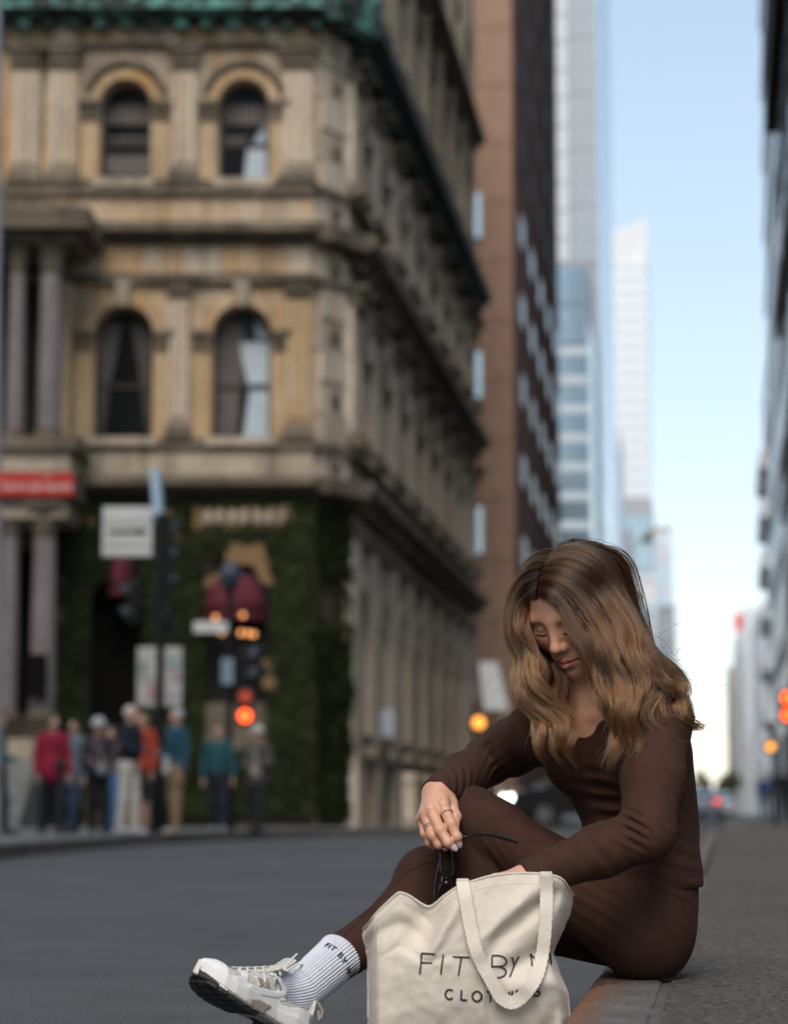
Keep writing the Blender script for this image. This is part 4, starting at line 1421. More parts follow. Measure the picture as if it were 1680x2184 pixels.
q = at(300, 1285, Y1); mb = MB(); mb.tube([q, at(338, 1285, Y1)], .025, 8); mb.build("bracket", M_blk, tp)
signal_head(344, 366, 1290, 1345, Y1, tp, (.6, -1, 0), n=1)
sg = plate(218, 326, 1081, 1187, Y1 - .1, "square_sign", M_sgnw, tp, .03, .05)
plate(232, 300, 1131, 1137, Y1 - .13, "sign_line", M_ink, sg, .012, 0)
a = [at(x, y, Y1 - .131) for x, y in ((296, 1125), (316, 1134), (296, 1143))]
MB().add([tuple(v) for v in a] + [(v.x, v.y + .012, v.z) for v in a], [(0, 1, 2), (5, 4, 3), (0, 3, 4, 1), (1, 4, 5, 2), (2, 5, 3, 0)]).build("arrow_head", M_ink, sg)
plate(225, 322, 1112, 1114, Y1 - .13, "sign_line", M_pan_g, sg, .01, 0)
plate(225, 322, 1160, 1162, Y1 - .13, "sign_line", M_pan_g, sg, .01, 0)
# slim tilted blade on top, turned edge-on to the road
mb = MB()
a, c = at(329, 1000, Y1), at(338, 1100, Y1)
mb.hexa([(c.x - .07, Y1 - .03, c.z), (c.x + .045, Y1 - .03, c.z), (c.x + .045, Y1 + .5, c.z), (c.x - .07, Y1 + .5, c.z), (a.x - .055, Y1 - .03, a.z), (a.x + .055, Y1 - .03, a.z), (a.x + .055, Y1 + .5, a.z), (a.x - .055, Y1 + .5, a.z)])
mb.build("street_blade", M_sgnb, tp)
for (x0, x1) in ((292, 334), (350, 389)):
    s_ = plate(x0, x1, 1380, 1506, Y1 - .02 - .1 * (x0 < 300), "parking_sign", M_sgnp, tp, .02, .02)
    yy = Y1 - .045 - .1 * (x0 < 300)
    if x0 < 300:
        plate(x0 + 4, x0 + 20, 1408, 1432, yy, "sign_mark", plain("sign_green", (.18, .27, .23), .5), s_, .012, .0)
        plate(x0 + 22, x0 + 40, 1456, 1492, yy, "sign_mark", plain("sign_pink", (.34, .20, .23), .5), s_, .012, .0)
    else:
        plate(x0 + 6, x0 + 30, 1398, 1424, yy, "sign_mark", plain("sign_teal", (.25, .33, .33), .5), s_, .012, .0)
        plate(x0 + 18, x0 + 34, 1432, 1452, yy, "sign_mark", plain("sign_rose", (.36, .24, .28), .5), s_, .012, .0)
        plate(x0 + 5, x0 + 33, 1478, 1484, yy, "sign_line", M_pan_g, s_, .012, 0)
plate(296, 330, 1440, 1445, Y1 - .145, "sign_line", M_pan_g, s_, .012, 0)

# second pole with lamp heads, street plate and lit hand
Y2 = 37.0
g = ground_of(490, Y2)
sp_ = empty("signal_post", g); tag(sp_, "slimmer black post with lit red pedestrian signal and white street plate", "traffic light")
mb = MB(); mb.tube([g, g + Vector((0, 0, .4))], .09, 10); mb.tube([g + Vector((0, 0, .4)), at(490, 1262, Y2)], .055, 10); mb.build("pole", M_blk, sp_, smooth=True)
q = at(491, 1228, Y2)
mb = MB(); mb.lathe((q.x, Y2, q.z - .25), [(.05, 0), (.12, .08), (.17, .22), (.16, .36), (.10, .44), (.03, .5)], 14); mb.build("lamp_globe", plain("dull_blue_globe", (.03, .042, .06), .3), sp_, smooth=True)
q = at(490, 1262, Y2); mb = MB(); mb.lathe((q.x, Y2, q.z), [(.06, 0), (.13, .04), (.08, .09)], 12); mb.build("collar", M_blk, sp_)
plate(413, 486, 1326, 1350, Y2 - .08, "street_plate", M_sgnw, sp_, .02, .02)
plate(472, 498, 1404, 1460, Y2 - .1, "small_plate", plain("dull_blue_plate", (.17, .24, .29), .5), sp_, .02, .02)
M_redlit = emit("red_signal_lit", (1.0, .075, .012), 2.6)
M_reddim = emit("red_signal_dim", (1.0, .10, .05), .2, (.10, .01, .01))
M_orlit = emit("orange_signal_lit", (1.0, .36, .05), 1.3)
signal_head(507, 541, 1466, 1548, Y2, sp_, (0.0, -1, 0), [M_reddim, M_redlit], 2)
signal_head(507, 548, 1380, 1462, Y2 + .1, sp_, (.8, -.6, 0), n=2)
for py in (1500, 1400):
    mb = MB(); mb.tube([at(490, py, Y2), at(512, py, Y2)], .025, 8); mb.build("bracket", M_blk, sp_)

# grey lamp post at the picture edge with the red street name sign
Y3 = 28.0
g = ground_of(-8, Y3)
lp = empty("street_sign_post", g); tag(lp, "tall grey post carrying the red street name sign", "street sign")
mb = MB(); mb.tube([g, at(-8, -700, Y3)], .075, 12); mb.build("pole", M_gpole, lp, smooth=True)
plate(-120, 158, 1008, 1059, Y3 - .12, "name_sign", M_sgnr, lp, .03, .04)
ns = lp.children[-1]
q = at(78, 1036, Y3 - .136); text_mesh("sign_lettering", "Saint-Jacques", .165, M_inkw, ns, (q.x, q.y, q.z), (1, 0, 0), (0, 0, 1), .002)
q = at(100, 1018, Y3 - .136); text_mesh("sign_lettering", "Rue", .06, M_inkw, ns, (q.x, q.y, q.z), (1, 0, 0), (0, 0, 1), .002)
for py in (1018, 1050):
    mb = MB(); q = at(-8, py, Y3); mb.box(q.x - .09, q.x + .09, Y3 - .1, Y3 + .09, q.z - .015, q.z + .015); mb.build("clamp", M_gpole, lp)

# signals on the far side, either side of the woman
def lamp_post(px, pyl, Y, label, m, size, group=None, n=1, px_pole=None, lit=None):
    g = ground_of(px_pole or px, Y)
    o = empty("pedestrian_signal", g); tag(o, label, "traffic light", group)
    q = at(px, pyl, Y)
    mb = MB(); mb.tube([g, Vector((g.x, Y + .05, q.z + .5))], .055, 10); mb.build("pole", M_blk, o, smooth=True)
    s_ = size
    signal_head(px - s_, px + s_, pyl - s_ * 1.2 * n, pyl + s_ * 1.2 * n, Y - .15, o, (0, -1, 0), lit or [m] * n, n)
    mb = MB(); mb.tube([Vector((g.x, Y, q.z)), Vector((q.x, Y - .1, q.z))], .03, 8); mb.build("bracket", M_blk, o)
lamp_post(1020, 1542, 55, "pedestrian signal with an orange light past the woman's sleeve", M_orlit, 16, px_pole=1014)
lamp_post(1640, 1593, 50, "pedestrian signal with an orange light on the pavement side", M_orlit, 11, px_pole=1652)
lamp_post(1676, 1507, 42, "traffic signal with two red lights at the frame edge", M_redlit, 15, n=2, px_pole=1694, lit=[M_redlit, M_redlit])

# white leaning banner and wall notice on the bank side
b3 = empty("banner_sign", ground_of(1052, 60)); tag(b3, "tall white banner sign on a post by the orange signal", "sign")
Y = 60
c4 = [at(x, y, Y) for x, y in ((1032, 1514), (1084, 1514), (1060, 1412), (1021, 1412))]
MB().hexa([(v.x, Y - .03, v.z) for v in (c4[0], c4[1])] + [(v.x, Y + .03, v.z) for v in (c4[1], c4[0])] + [(v.x, Y - .03, v.z) for v in (c4[3], c4[2])] + [(v.x, Y + .03, v.z) for v in (c4[2], c4[3])]).build("banner", plain("banner_white", (.80, .82, .82), .6, .05), b3)
mb = MB(); mb.tube([ground_of(1052, 60.08), at(1048, 1420, 60.08)], .04, 8); mb.build("post", M_blk, b3)
nb = plate(810, 840, 1514, 1572, 50.0, "notice_board", M_pan_l, None, .05, .02)
nb.name = "notice_board"; tag(nb, "pale notice board in front of the bank's side wall", "sign")
mb = MB(); mb.tube([ground_of(825, 50.04), at(825, 1560, 50.04)], .03, 8); mb.build("post", M_blk, nb)

# ================================================================ pedestrians
M_skin2 = plain("pedestrian_skin", (.42, .25, .18), .6, .08, 4)
def pedestrian(px, Y, h, yaw, label, top, legs, hair, shoes=(.03, .03, .03), hat=None, arms='down', shorts=False, coat=0.0, bulk=1.0, stride=.1, bag=None, paper=False, group="pedestrians waiting at the corner", z0=.125, pack=None):
    stride = stride * rng.uniform(.4, 1.7)
    if Y < 60: Y, h = (Y * .93 if Y < 35 else Y * .965), h * .955
    top, legs = tuple(c * .78 for c in top), tuple(c * .85 for c in legs)
    loc = ground_of(px, Y, z0)
    o = empty("person", (0, 0, 0)); tag(o, label, "person", group)
    s = h * .965 / 1.72
    def v(x, y, z): return (x * s, y * s, z * s)
    st = stride
    J = {}
    for k, sg in (('l', 1), ('r', -1)):
        f = st * sg
        J['an' + k] = v(.085 * sg, -f, .08); J['kn' + k] = v(.095 * sg, -f * .6 - .02, .48); J['hip' + k] = v(.085 * sg, 0, .90)
        J['sh' + k] = v(.17 * sg, .0, 1.41)
        J['to' + k] = v(.10 * sg, -f - .17, .035); J['he' + k] = v(.085 * sg, -f + .05, .04)
        if arms == 'down' or (arms == 'one' and sg > 0):
            J['el' + k] = v(.235 * sg, .03, 1.13); J['wr' + k] = v(.25 * sg, -.05, .89); J['ha' + k] = v(.24 * sg, -.08, .79)
        elif arms == 'cross':
            J['el' + k] = v(.23 * sg, -.02, 1.14); J['wr' + k] = v(.05 * sg, -.21, 1.12); J['ha' + k] = v(-.04 * sg, -.22, 1.13)
        else:
            J['el' + k] = v(.23 * sg, .02, 1.14); J['wr' + k] = v(.13 * sg, -.22, 1.08); J['ha' + k] = v(.08 * sg, -.28, 1.10)
    lo, hi = v(-.5, -.5, -.02), v(.5, .45, 1.86)
    def limbs(g, e, which):
        b_ = bulk
        if 'torso' in which:
            g.ell(v(0, .0, 1.24), v(.165 * b_ + e, .105 * b_ + e, .26), k=.03)
            g.ell(v(0, .01, 1.02), v(.145 * b_ + e, .105 * b_ + e, .20), k=.05)
            g.cone(J['shl'], J['shr'], .055 * s + e, .055 * s + e, .06)
            if coat > 0: g.cone(v(0, .01, 1.0), v(0, .01, 1.0 - coat), .155 * b_ * s + e, (.16 * b_) * s + e, .05)
        if 'arms' in which:
            for k in 'lr':
                g.cone(J['sh' + k], J['el' + k], .056 * s + e, .045 * s + e, .02); g.cone(J['el' + k], J['wr' + k], .045 * s + e, .035 * s + e * .8, .02)
        if 'hands' in which:
            for k in 'lr':
                g.cone(J['wr' + k], J['ha' + k], .027 * s, .030 * s, .015)
                d = np.array(J['ha' + k]) - np.array(J['wr' + k])
                for q in (-.018, -.006, .006, .018):
                    a = np.array(J['ha' + k]) + np.array([q, 0, 0]); g.cone(a, a + d * .6 + np.array([0, -.015, 0]), .010, .009, .003)
                a = np.array(J['wr' + k]) + d * .3; g.cone(a, a + d * .4 + np.array([-.03 if k == 'l' else .03, -.02, 0]), .012, .010, .004)
        if 'legs' in which:
            g.ell(v(0, .02, .93), v(.155 * b_ + e, .115 * b_ + e, .13), k=.04)
            for k in 'lr':
                g.cone(J['hip' + k], J['kn' + k], .083 * b_ * s + e, .058 * s + e, .03)
                if 'shin' in which: g.cone(J['kn' + k], J['an' + k], .056 * s + e * (1.6 if e else 1), .042 * s + e * 1.5, .03)
        if 'feet' in which:
            for k in 'lr':
                g.cone(J['he' + k], J['to' + k], .040 * s + e, .032 * s + e, .02); g.cone(J['an' + k], J['he' + k], .042 * s + e, .04 * s + e, .02)
    g = SDF(lo, hi, .016)
    limbs(g, 0, ('torso', 'arms', 'hands', 'legs', 'shin', 'feet'))
    g.cone(v(0, .01, 1.44), v(0, -.01, 1.54), .055 * s, .05 * s, .03)
    g.ell(v(0, -.015, 1.615), v(.074, .092, .108), k=.02)
    g.ell(v(0, -.10, 1.60), v(.012, .02, .022), k=.015)
    for sg in (-1, 1): g.ell(v(.075 * sg, 0, 1.60), v(.012, .02, .028), k=.008)
    g.build("body", M_skin2, o)
    g = SDF(lo, hi, .016); limbs(g, .014, ('torso', 'arms'))
    g.build("jacket" if coat else "top", plain("ped_top", top, .85, .18, 9), o)
    if pack is not None:
        g = SDF(v(-.3, .0, .9), v(.3, .4, 1.6), .016); g.ell(v(0, .19, 1.24), v(.15, .10, .22), k=.01); g.build("backpack", plain("ped_pack", pack, .8), o)
    g = SDF(lo, hi, .016); limbs(g, .012, ('legs',) if shorts else ('legs', 'shin'))
    g.build("shorts" if shorts else "trousers", plain("ped_legs", legs, .85, .14, 7), o)
    g = SDF(lo, hi, .012); limbs(g, .008, ('feet',))
    g.fn(lambda X, Y_, Z: Z - .11 * s + 0 * X + 0 * Y_, 0, 'sub', v(-.5, -.5, .11), hi) if False else None
    g.build("shoes", plain("ped_shoes", shoes, .7), o, keep=lambda c: c[:, 2] < .115 * s)
    g = SDF(v(-.2, -.25, 1.4), v(.2, .25, 1.86), .012)
    g.ell(v(0, .012, 1.640), v(.084, .098, .100), k=.01); g.ell(v(0, -.10, 1.575), v(.062, .07, .075), k=.02, op='sub')
    g.build("hair", plain("ped_hair", hair, .7, .2, 30), o)
    if hat is not None:
        mb = MB(); mb.lathe(v(0, -.01, 0), [(.135 * s, 1.665 * s), (.14 * s, 1.672 * s), (.098 * s, 1.69 * s), (.092 * s, 1.75 * s), (.06 * s, 1.785 * s), (.01, 1.79 * s)], 18)
        mb.build("hat", plain("ped_hat", hat, .85, .08, 20), o, smooth=True)
    if bag is not None:
        bc, side, bz = bag
        g = SDF(v(-.45, -.45, bz - .3), v(.45, .45, bz + .3), .014)
        g.ell(v(side, -.17, bz), v(.10, .06, .10), k=.01); g.build("bag", plain("ped_bag", bc, .8), o)
        mb = MB(); mb.tube([v(side, -.16, bz + .08), v(side * .4, -.145, bz + .28), v(-.02, -.125, 1.33), v(-.10, -.03, 1.475)], .012 * s, 6); mb.build("bag_strap", plain("ped_strap", bc, .8), o)
    if paper:
        mb = MB(); mb.box(.13 * s, .30 * s, -.29 * s, -.28 * s, .84 * s, 1.08 * s); mb.build("paper", M_sgnw, o)
    o.location = loc; o.rotation_euler = (R(rng.uniform(-1.5, 3.5)), R(rng.uniform(-2.5, 2.5)), yaw)
    return o
pedestrian(-2, 32.5, 1.66, R(90), "person in a teal top half cut off by the frame edge", (.04, .12, .14), (.012, .014, .02), (.03, .02, .015), arms='one')
pedestrian(132 - 22, 33.2, 1.66, R(25), "person in a bright red jacket with a dark bag across the chest", (.34, .012, .045), (.014, .016, .022), (.02, .017, .018), arms='down', coat=.10, bag=((.02, .015, .018), .06, 1.0), bulk=1.05)
pedestrian(158, 34.2, 1.64, R(-30), "person in a pale grey blue jacket behind the red jacket", (.15, .19, .235), (.045, .075, .12), (.02, .02, .024), arms='down', coat=.16, bulk=1.1)
pedestrian(211, 34.0, 1.62, R(10), "person in a white hat and dark waistcoat holding a pale pouch", (.05, .04, .045), (.008, .008, .009), (.2, .18, .16), hat=(.42, .42, .43), arms='hold', bag=((.22, .24, .26), .05, .98))
pedestrian(240, 35.2, 1.60, R(-10), "person in a mauve top mostly behind the white trousers", (.17, .13, .14), (.06, .16, .33), (.10, .07, .06), arms='down')
pedestrian(272, 33.0, 1.79, R(65), "person with white hair in a navy top and wide white trousers", (.010, .013, .028), (.52, .485, .44), (.50, .44, .40), shoes=(.35, .35, .38), arms='cross', bulk=1.12, stride=.07)
pedestrian(308, 34.6, 1.76, R(-40), "person in an orange red jacket and dark shorts by the pole", (.42, .055, .025), (.012, .012, .014), (.14, .10, .07), shorts=True, arms='down', coat=.05)
pedestrian(376, 33.3, 1.76, R(-55), "person in a teal blue jacket and khaki trousers holding a paper", (.016, .075, .125), (.27, .195, .115), (.34, .36, .38), hat=None, arms='one', paper=True, bulk=1.12, stride=.08, shoes=(.25, .22, .2))
pedestrian(466, 35.6, 1.66, R(0), "person in a teal shirt and dark trousers beside the slim post", (.018, .092, .105), (.010, .013, .026), (.05, .03, .02), arms='down', shoes=(.3, .3, .33))
pedestrian(549, 36.4, 1.64, R(-20), "person in a white hat and patterned cardigan with a cream bag", (.085, .07, .07), (.012, .012, .013), (.22, .19, .17), hat=(.44, .42, .40), arms='hold', coat=.14, bag=((.42, .37, .29), .05, 1.0), bulk=1.05)
pedestrian(1631, 88, 1.75, R(180), "person in a blue top walking away on the next block's pavement", (.05, .11, .30), (.02, .025, .045), (.12, .07, .05), arms='down', group="pedestrians on the far pavement", z0=.12)
pedestrian(1674, 80, 1.78, R(180), "person in dark clothes at the frame edge on the far pavement", (.015, .017, .022), (.015, .016, .02), (.15, .08, .05), arms='down', group="pedestrians on the far pavement", z0=.12)

# ================================================================ the seated woman
from mathutils.bvhtree import BVHTree
def A(px, py, Y): return np.array(at(px, py, Y))
def unit(v): v = np.array(v, float); return v / np.linalg.norm(v)

def skin_mat():
    t = NT("skin")
    n = t.ramp(t.noise(22, 4, .6), [(.3, (.60, .315, .205)), (.7, (.69, .380, .258))])
    a = t.n("ShaderNodeAttribute", attribute_name="lip")
    fine = t.noise(160, 3, .6)
    lipc = t.ramp(fine, [(.3, (.34, .085, .068)), (.7, (.42, .115, .09))])
    n = t.mix(a.outputs["Fac"], n, lipc)
    bl = t.n("ShaderNodeAttribute", attribute_name="blush")
    n = t.mix(t.math('MULTIPLY', bl.outputs["Fac"], .35), n, (.52, .20, .125))
    t.color(n).rough(t.math('SUBTRACT', .40, t.math('MULTIPLY', a.outputs["Fac"], .12)))
    t.b.inputs["Subsurface Weight"].default_value = .18
    t.b.inputs["Subsurface Radius"].default_value = (.012, .005, .003)
    t.b.inputs["Subsurface Scale"].default_value = .5
    t.b.inputs["Specular IOR Level"].default_value = .42
    t.bump(t.noise(420, 3, .6), .12, .001)
    return t.m
def knit(name, c, sheen=.25):
    t = NT(name)
    lo = tuple(x * .86 for x in c); hi = tuple(x * 1.12 for x in c)
    base = t.ramp(t.noise(35, 3, .6), [(.3, lo), (.7, hi)])
    fine = t.ramp(t.noise(900, 2, .6), [(.3, (.82, .82, .82)), (.7, (1.15, 1.15, 1.15))])
    t.color(t.mix(1.0, base, fine, 'MULTIPLY')).rough(.72)
    t.b.inputs["Specular IOR Level"].default_value = .06
    t.b.inputs["Sheen Weight"].default_value = sheen
    t.b.inputs["Sheen Roughness"].default_value = .45
    t.b.inputs["Sheen Tint"].default_value = (.62, .45, .38, 1)
    b1 = t.bump(t.noise(700, 2, .6), .15, .001)
    return t.m
M_skin = skin_mat()
M_top = knit("brown_jersey", (.056, .0275, .0205), .03)
M_leg = knit("brown_leggings", (.053, .0262, .0195), .03)

person = empty("person", tuple(A(1385, 2040, 4.35)))
tag(person, "woman with long wavy hair in brown sportswear sitting on the kerb, head bowed", "person")

HL, HR = A(1368, 1986, 4.30), A(1352, 1968, 4.50)
KL, KR = A(1003, 1739, 4.42), A(911, 1874, 4.47)      # near knee raised, far leg stretched out
AL, AR = A(990, 2130, 4.36), A(642, 2112, 4.205)
SL, SR = A(1404, 1535, 4.22), A(1148, 1562, 4.46)
EL, ER = A(1378, 1778, 4.08), A(1038, 1624, 4.60)
WL, WR = A(1122, 1874, 4.02), A(934, 1692, 4.365)
C_F = unit((-.70, -.71, -.06)); C_L = unit((.71, -.70, 0)); C_U = np.cross(C_L, C_F); C_U = C_U if C_U[2] > 0 else -C_U
W_F = unit((-.88, -.47, 0)); W_L = unit((.47, -.88, 0))
P_F = unit((-.97, -.2, 0)); P_L = unit((.2, -.97, 0))
ZU = np.array([0, 0, 1.0])

def torso(g, e):
    g.ell(A(1326, 1606, 4.365), (.088 + e, .134 + e, .145 + e), (C_F, C_L, C_U), .03)
    g.ell(A(1292, 1548, 4.375), (.066 + e, .122 + e, .085 + e), (C_F, C_L, C_U), .04)
    bc = A(1326, 1606, 4.365)
    for s_ in (-1, 1):
        g.ell(bc + C_F * .062 + C_L * .062 * s_ - ZU * .016, (.048 + e, .054 + e, .050 + e), (C_F, C_L, C_U), .03)
    g.ell(A(1362, 1742, 4.385), (.090 + e, .112 + e, .13 + e), (W_F, W_L, ZU), .035)
    g.ell(A(1366, 1838, 4.40), (.092 + e, .132 + e, .10 + e), (P_F, P_L, ZU), .04)
    g.cone(A(1408, 1600, 4.40), A(1412, 1800, 4.41), .052 + e, .055 + e, .03)
    g.cone(A(1412, 1610, 4.34), A(1416, 1760, 4.38), .045 + e, .048 + e, .03)
    # shoulder girdle
    n0 = A(1312, 1505, 4.375)
    g.cone(n0, SL, .050 + e, .050 + e, .05)
    g.cone(n0, SR, .045 + e, .050 + e, .05)
def pelvis(g, e):
    g.ell(A(1370, 1905, 4.40), (.092 + e, .142 + e, .10 + e), (P_F, P_L, ZU), .035)
    g.ell(A(1384, 1976, 4.325), (.078 + e, .094 + e, .098 + e), None, .035)
    g.ell(A(1374, 1962, 4.49), (.078 + e, .092 + e, .095 + e), None, .035)
def legs(g, e):
    g.chain([HL, HL * .62 + KL * .38 + ZU * -.004, KL * .86 + HL * .14, KL], [.084 + e, .068 + e, .051 + e, .0465 + e], .03)
    g.chain([HR, HR * .6 + KR * .4 - ZU * .012, KR * .88 + HR * .12 - ZU * .01, KR], [.088 + e, .076 + e, .059 + e, .055 + e], .008)
    for K_, A_, back, k_ in ((KR, AR, np.array([.018, .012, -.016]), .02), (KL, AL, np.array([.030, .012, 0]), .004)):
        c1, c2 = K_ * .68 + A_ * .32 + back, K_ * .34 + A_ * .66 + back * .2
        g.cone(K_, K_ * .9 + c1 * .1, .0500 + e, .0500 + e, .02)
        g.cone(K_, c1, .0480 + e, .0525 + e, k_)
        g.chain([c1, c2, A_], [.0505 + e, .0375 + e, .033 + e], .008)
def arms(g, e):
    g.chain([SL, SL * .5 + EL * .5, EL], [.054 + e, .0475 + e, .043 + e], .03)
    g.chain([EL, EL * .62 + WL * .38, WL], [.042 + e, .0405 + e, .0275 + e], .018)
    g.chain([SR, SR * .5 + ER * .5, ER], [.052 + e, .046 + e, .041 + e], .03)
    g.chain([ER, ER * .55 + WR * .45, WR], [.041 + e, .0385 + e, .0285 + e], .02)

def seat_cut(g):
    g.fn(lambda X, Y, Z: (Z - .1205) + np.where((X > .235 + .14 * (Y - 4)), 0, .2) + 0 * X * Y, .004, 'sub') if False else None

lo = np.array([-.32, 3.85, -.02]); hi = np.array([.68, 4.75, .78])

# ---- leggings
def wrinkle(g, c, n_dir, lam, amp, rad, along=None, phase=0.0, sharp=False):
    c, d = np.array(c), unit(n_dir)
    def f(X, Y, Z):
        dx, dy, dz = X - c[0], Y - c[1], Z - c[2]
        u = dx * d[0] + dy * d[1] + dz * d[2]
        r2 = dx * dx + dy * dy + dz * dz
        if along is not None:
            a = unit(along); v = dx * a[0] + dy * a[1] + dz * a[2]
            u = u + .18 * np.sin(v / .035 + phase) * .02
        w = np.sin(u / lam * 2 * np.pi + phase)
        if sharp: w = np.abs(np.sin(u / lam * np.pi + phase)) ** .6 * 2 - 1.3
        return -amp * w * np.exp(-r2 / (rad * rad))
    g.offset(f, c - rad * 2.2, c + rad * 2.2)

g = SDF(lo, (.68, 4.75, .47), .0042)
pelvis(g, .003); legs(g, .003)
g.ell(A(1366, 1838, 4.40), (.084, .124, .10), (P_F, P_L, ZU), .04)
# flatten where she sits on the kerb stone
kx = (K0.x, K0.y)
def over_kerb(X, Y, Z):
    w = (X - kx[0]) * kn.x + (Y - kx[1]) * kn.y
    dz = Z - .1205
    return np.maximum(dz, -w - .002)
g.fn(over_kerb, .006, 'sub')
# leg ends hidden in the socks
for K_, A_ in ((KL, AL), (KR, AR)):
    ax = unit(A_ - K_)
    def end_cut(X, Y, Z, ax=ax, A_=A_):
        r = np.sqrt((X - A_[0]) ** 2 + (Y - A_[1]) ** 2 + (Z - A_[2]) ** 2)
        return np.maximum(-((X - A_[0]) * ax[0] + (Y - A_[1]) * ax[1] + (Z - A_[2]) * ax[2] + .085), r - .14)
    g.fn(end_cut, 0, 'sub', A_ - .15, A_ + .15)
for c, d, lam, amp, rad in ((A(1040, 1812, 4.33), (.8, 0, .6), .016, .0016, .05), (A(985, 1890, 4.14), (.9, 0, .45), .02, .0012, .05),
                            (A(1290, 1895, 4.25), (.5, 0, .8), .022, .0020, .07), (A(1400, 1900, 4.24), (.3, 0, 1), .022, .0012, .06)):
    wrinkle(g, c, d, lam, amp, rad)
legg = g.build("leggings", M_leg, person, relax=2)

# ---- long-sleeved top
g = SDF((-.02, 3.95, .2), (.68, 4.75, .66), .0036)
torso(g, .004); arms(g, .004)
g.ell(A(1370, 1885, 4.40), (.104, .154, .10), (P_F, P_L, ZU), .03)
hem = A(1486, 1890, 4.40)[2]
g.fn(lambda X, Y, Z: Z - (hem + .02 * (X - .56) / .2) + 0 * X + 0 * Y, .003, 'sub')
for W_, E_, ln in ((WL, EL, .004), (WR, ER, .012)):
    a = unit(W_ - E_)
    def cut(X, Y, Z, a=a, W_=W_, ln=ln):
        u = (X - W_[0]) * a[0] + (Y - W_[1]) * a[1] + (Z - W_[2]) * a[2] - ln
        r = np.sqrt((X - W_[0]) ** 2 + (Y - W_[1]) ** 2 + (Z - W_[2]) ** 2)
        return np.maximum(-u, r - .09)
    g.fn(cut, .002, 'sub', W_ - .1, W_ + .1)
# neckline: the jersey dips below the skin inside a V
VA = A(1226, 1566, 4.28)
def neck_v(X, Y, Z):
    dx, dy, dz = X - VA[0], Y - VA[1], Z - VA[2]
    l = dx * C_L[0] + dy * C_L[1] + dz * C_L[2] + .004
    f = dx * C_F[0] + dy * C_F[1] + dz * C_F[2]
    s_ = np.minimum(dz - .86 * np.abs(l), f + .14)
    t = np.clip((s_ + .002) / .004, 0, 1)
    return t * .014
g.offset(neck_v, VA - .3, VA + .3)
# folds: inside the left elbow, round the waist, under the bust, along the resting sleeve
wrinkle(g, A(1345, 1765, 4.04), (.35, 0, .94), .017, 0.0043, .038, (1, 0, 0), .4)
wrinkle(g, A(1375, 1755, 4.03), (.55, 0, .84), .015, 0.0027, .035, (1, 0, 0), 1.4)
wrinkle(g, A(1290, 1800, 4.02), (.75, 0, .65), .026, 0.0020, .05, (1, 0, 0), 2.0)
wrinkle(g, A(1190, 1850, 3.99), (.88, 0, .5), .026, 0.0018, .05, (1, 0, 0), .6)
wrinkle(g, A(1300, 1700, 4.27), (.12, 0, .99), .024, 0.0030, .075, (1, 0, 0), .5)
wrinkle(g, A(1290, 1760, 4.27), (-.10, 0, .99), .030, 0.0033, .075, (1, 0, 0), 1.3)
wrinkle(g, A(1440, 1840, 4.27), (.2, 0, .98), .028, 0.0023, .07, (1, 0, 0), .9)
wrinkle(g, A(1455, 1600, 4.25), (-.6, 0, .8), .03, .0022, .05, (1, 0, 0), .2)
wrinkle(g, A(1075, 1595, 4.53), (-.72, -.2, .66), .012, 0.0020, .042, None, .3)
wrinkle(g, A(1030, 1640, 4.52), (-.72, -.2, .66), .016, 0.0025, .05, None, .3)
wrinkle(g, A(975, 1670, 4.40), (-.62, -.5, .4), .022, 0.0033, .045, None, 1.1)
wrinkle(g, A(1245, 1690, 4.24), (0, 0, 1), .03, .003, .045, None, 2.2)
wrinkle(g, A(1375, 1560, 4.16), (-.5, 0, .85), .034, 0.0018, .06, None, .2)
topm = g.build("top", M_top, person, relax=1)

def bvh_of(o):
    me = o.data
    off = world_loc(o)
    vs = [v.co + off for v in me.vertices]
    return BVHTree.FromPolygons(vs, [tuple(p.vertices) for p in me.polygons])
CAM = Vector((0, 0, CAM_H))
def hit(bvh, px, py, lift=.001):
    d = (at(px, py, 4.0) - CAM).normalized()
    r = bvh.ray_cast(CAM, d)
    if r[0] is None: return None
    return r[0] + r[1] * lift
def seam(px, name, m, parent, bvh, rad=.0011, lift=.0004, sub=6):
    pts = []
    for i in range(len(px) - 1):
        for k in range(sub):
            t_ = k / sub
            q = hit(bvh, px[i][0] * (1 - t_) + px[i + 1][0] * t_, px[i][1] * (1 - t_) + px[i + 1][1] * t_, lift)
            if q is not None: pts.append(q)
    if len(pts) > 2:
        mb = MB(); mb.tube(pts, rad, 5); return mb.build(name, m, parent, smooth=True)
bv_leg, bv_top = bvh_of(legg), bvh_of(topm)
M_seam = knit("dark_seam", (.045, .024, .020), .1)
seam([(930, 1838), (902, 1843), (866, 1862), (845, 1883), (800, 1928), (760, 1970), (722, 2009)], "seam", M_seam, legg, bv_leg)
seam([(1484, 1932), (1460, 1918), (1430, 1906), (1395, 1898)], "seam", M_seam, legg, bv_leg, .001)
seam([(1486, 1868), (1440, 1866), (1400, 1862), (1370, 1856)], "hem_stitch", M_seam, topm, bv_top, .0009)
seam([(1217, 1530), (1222, 1556), (1227, 1573), (1240, 1566), (1262, 1540), (1285, 1512), (1300, 1492)], "neck_seam", M_seam, topm, bv_top, .0011)
seam([(1482, 1660), (1472, 1672), (1458, 1684), (1446, 1690)], "seam", M_seam, topm, bv_top, .001)

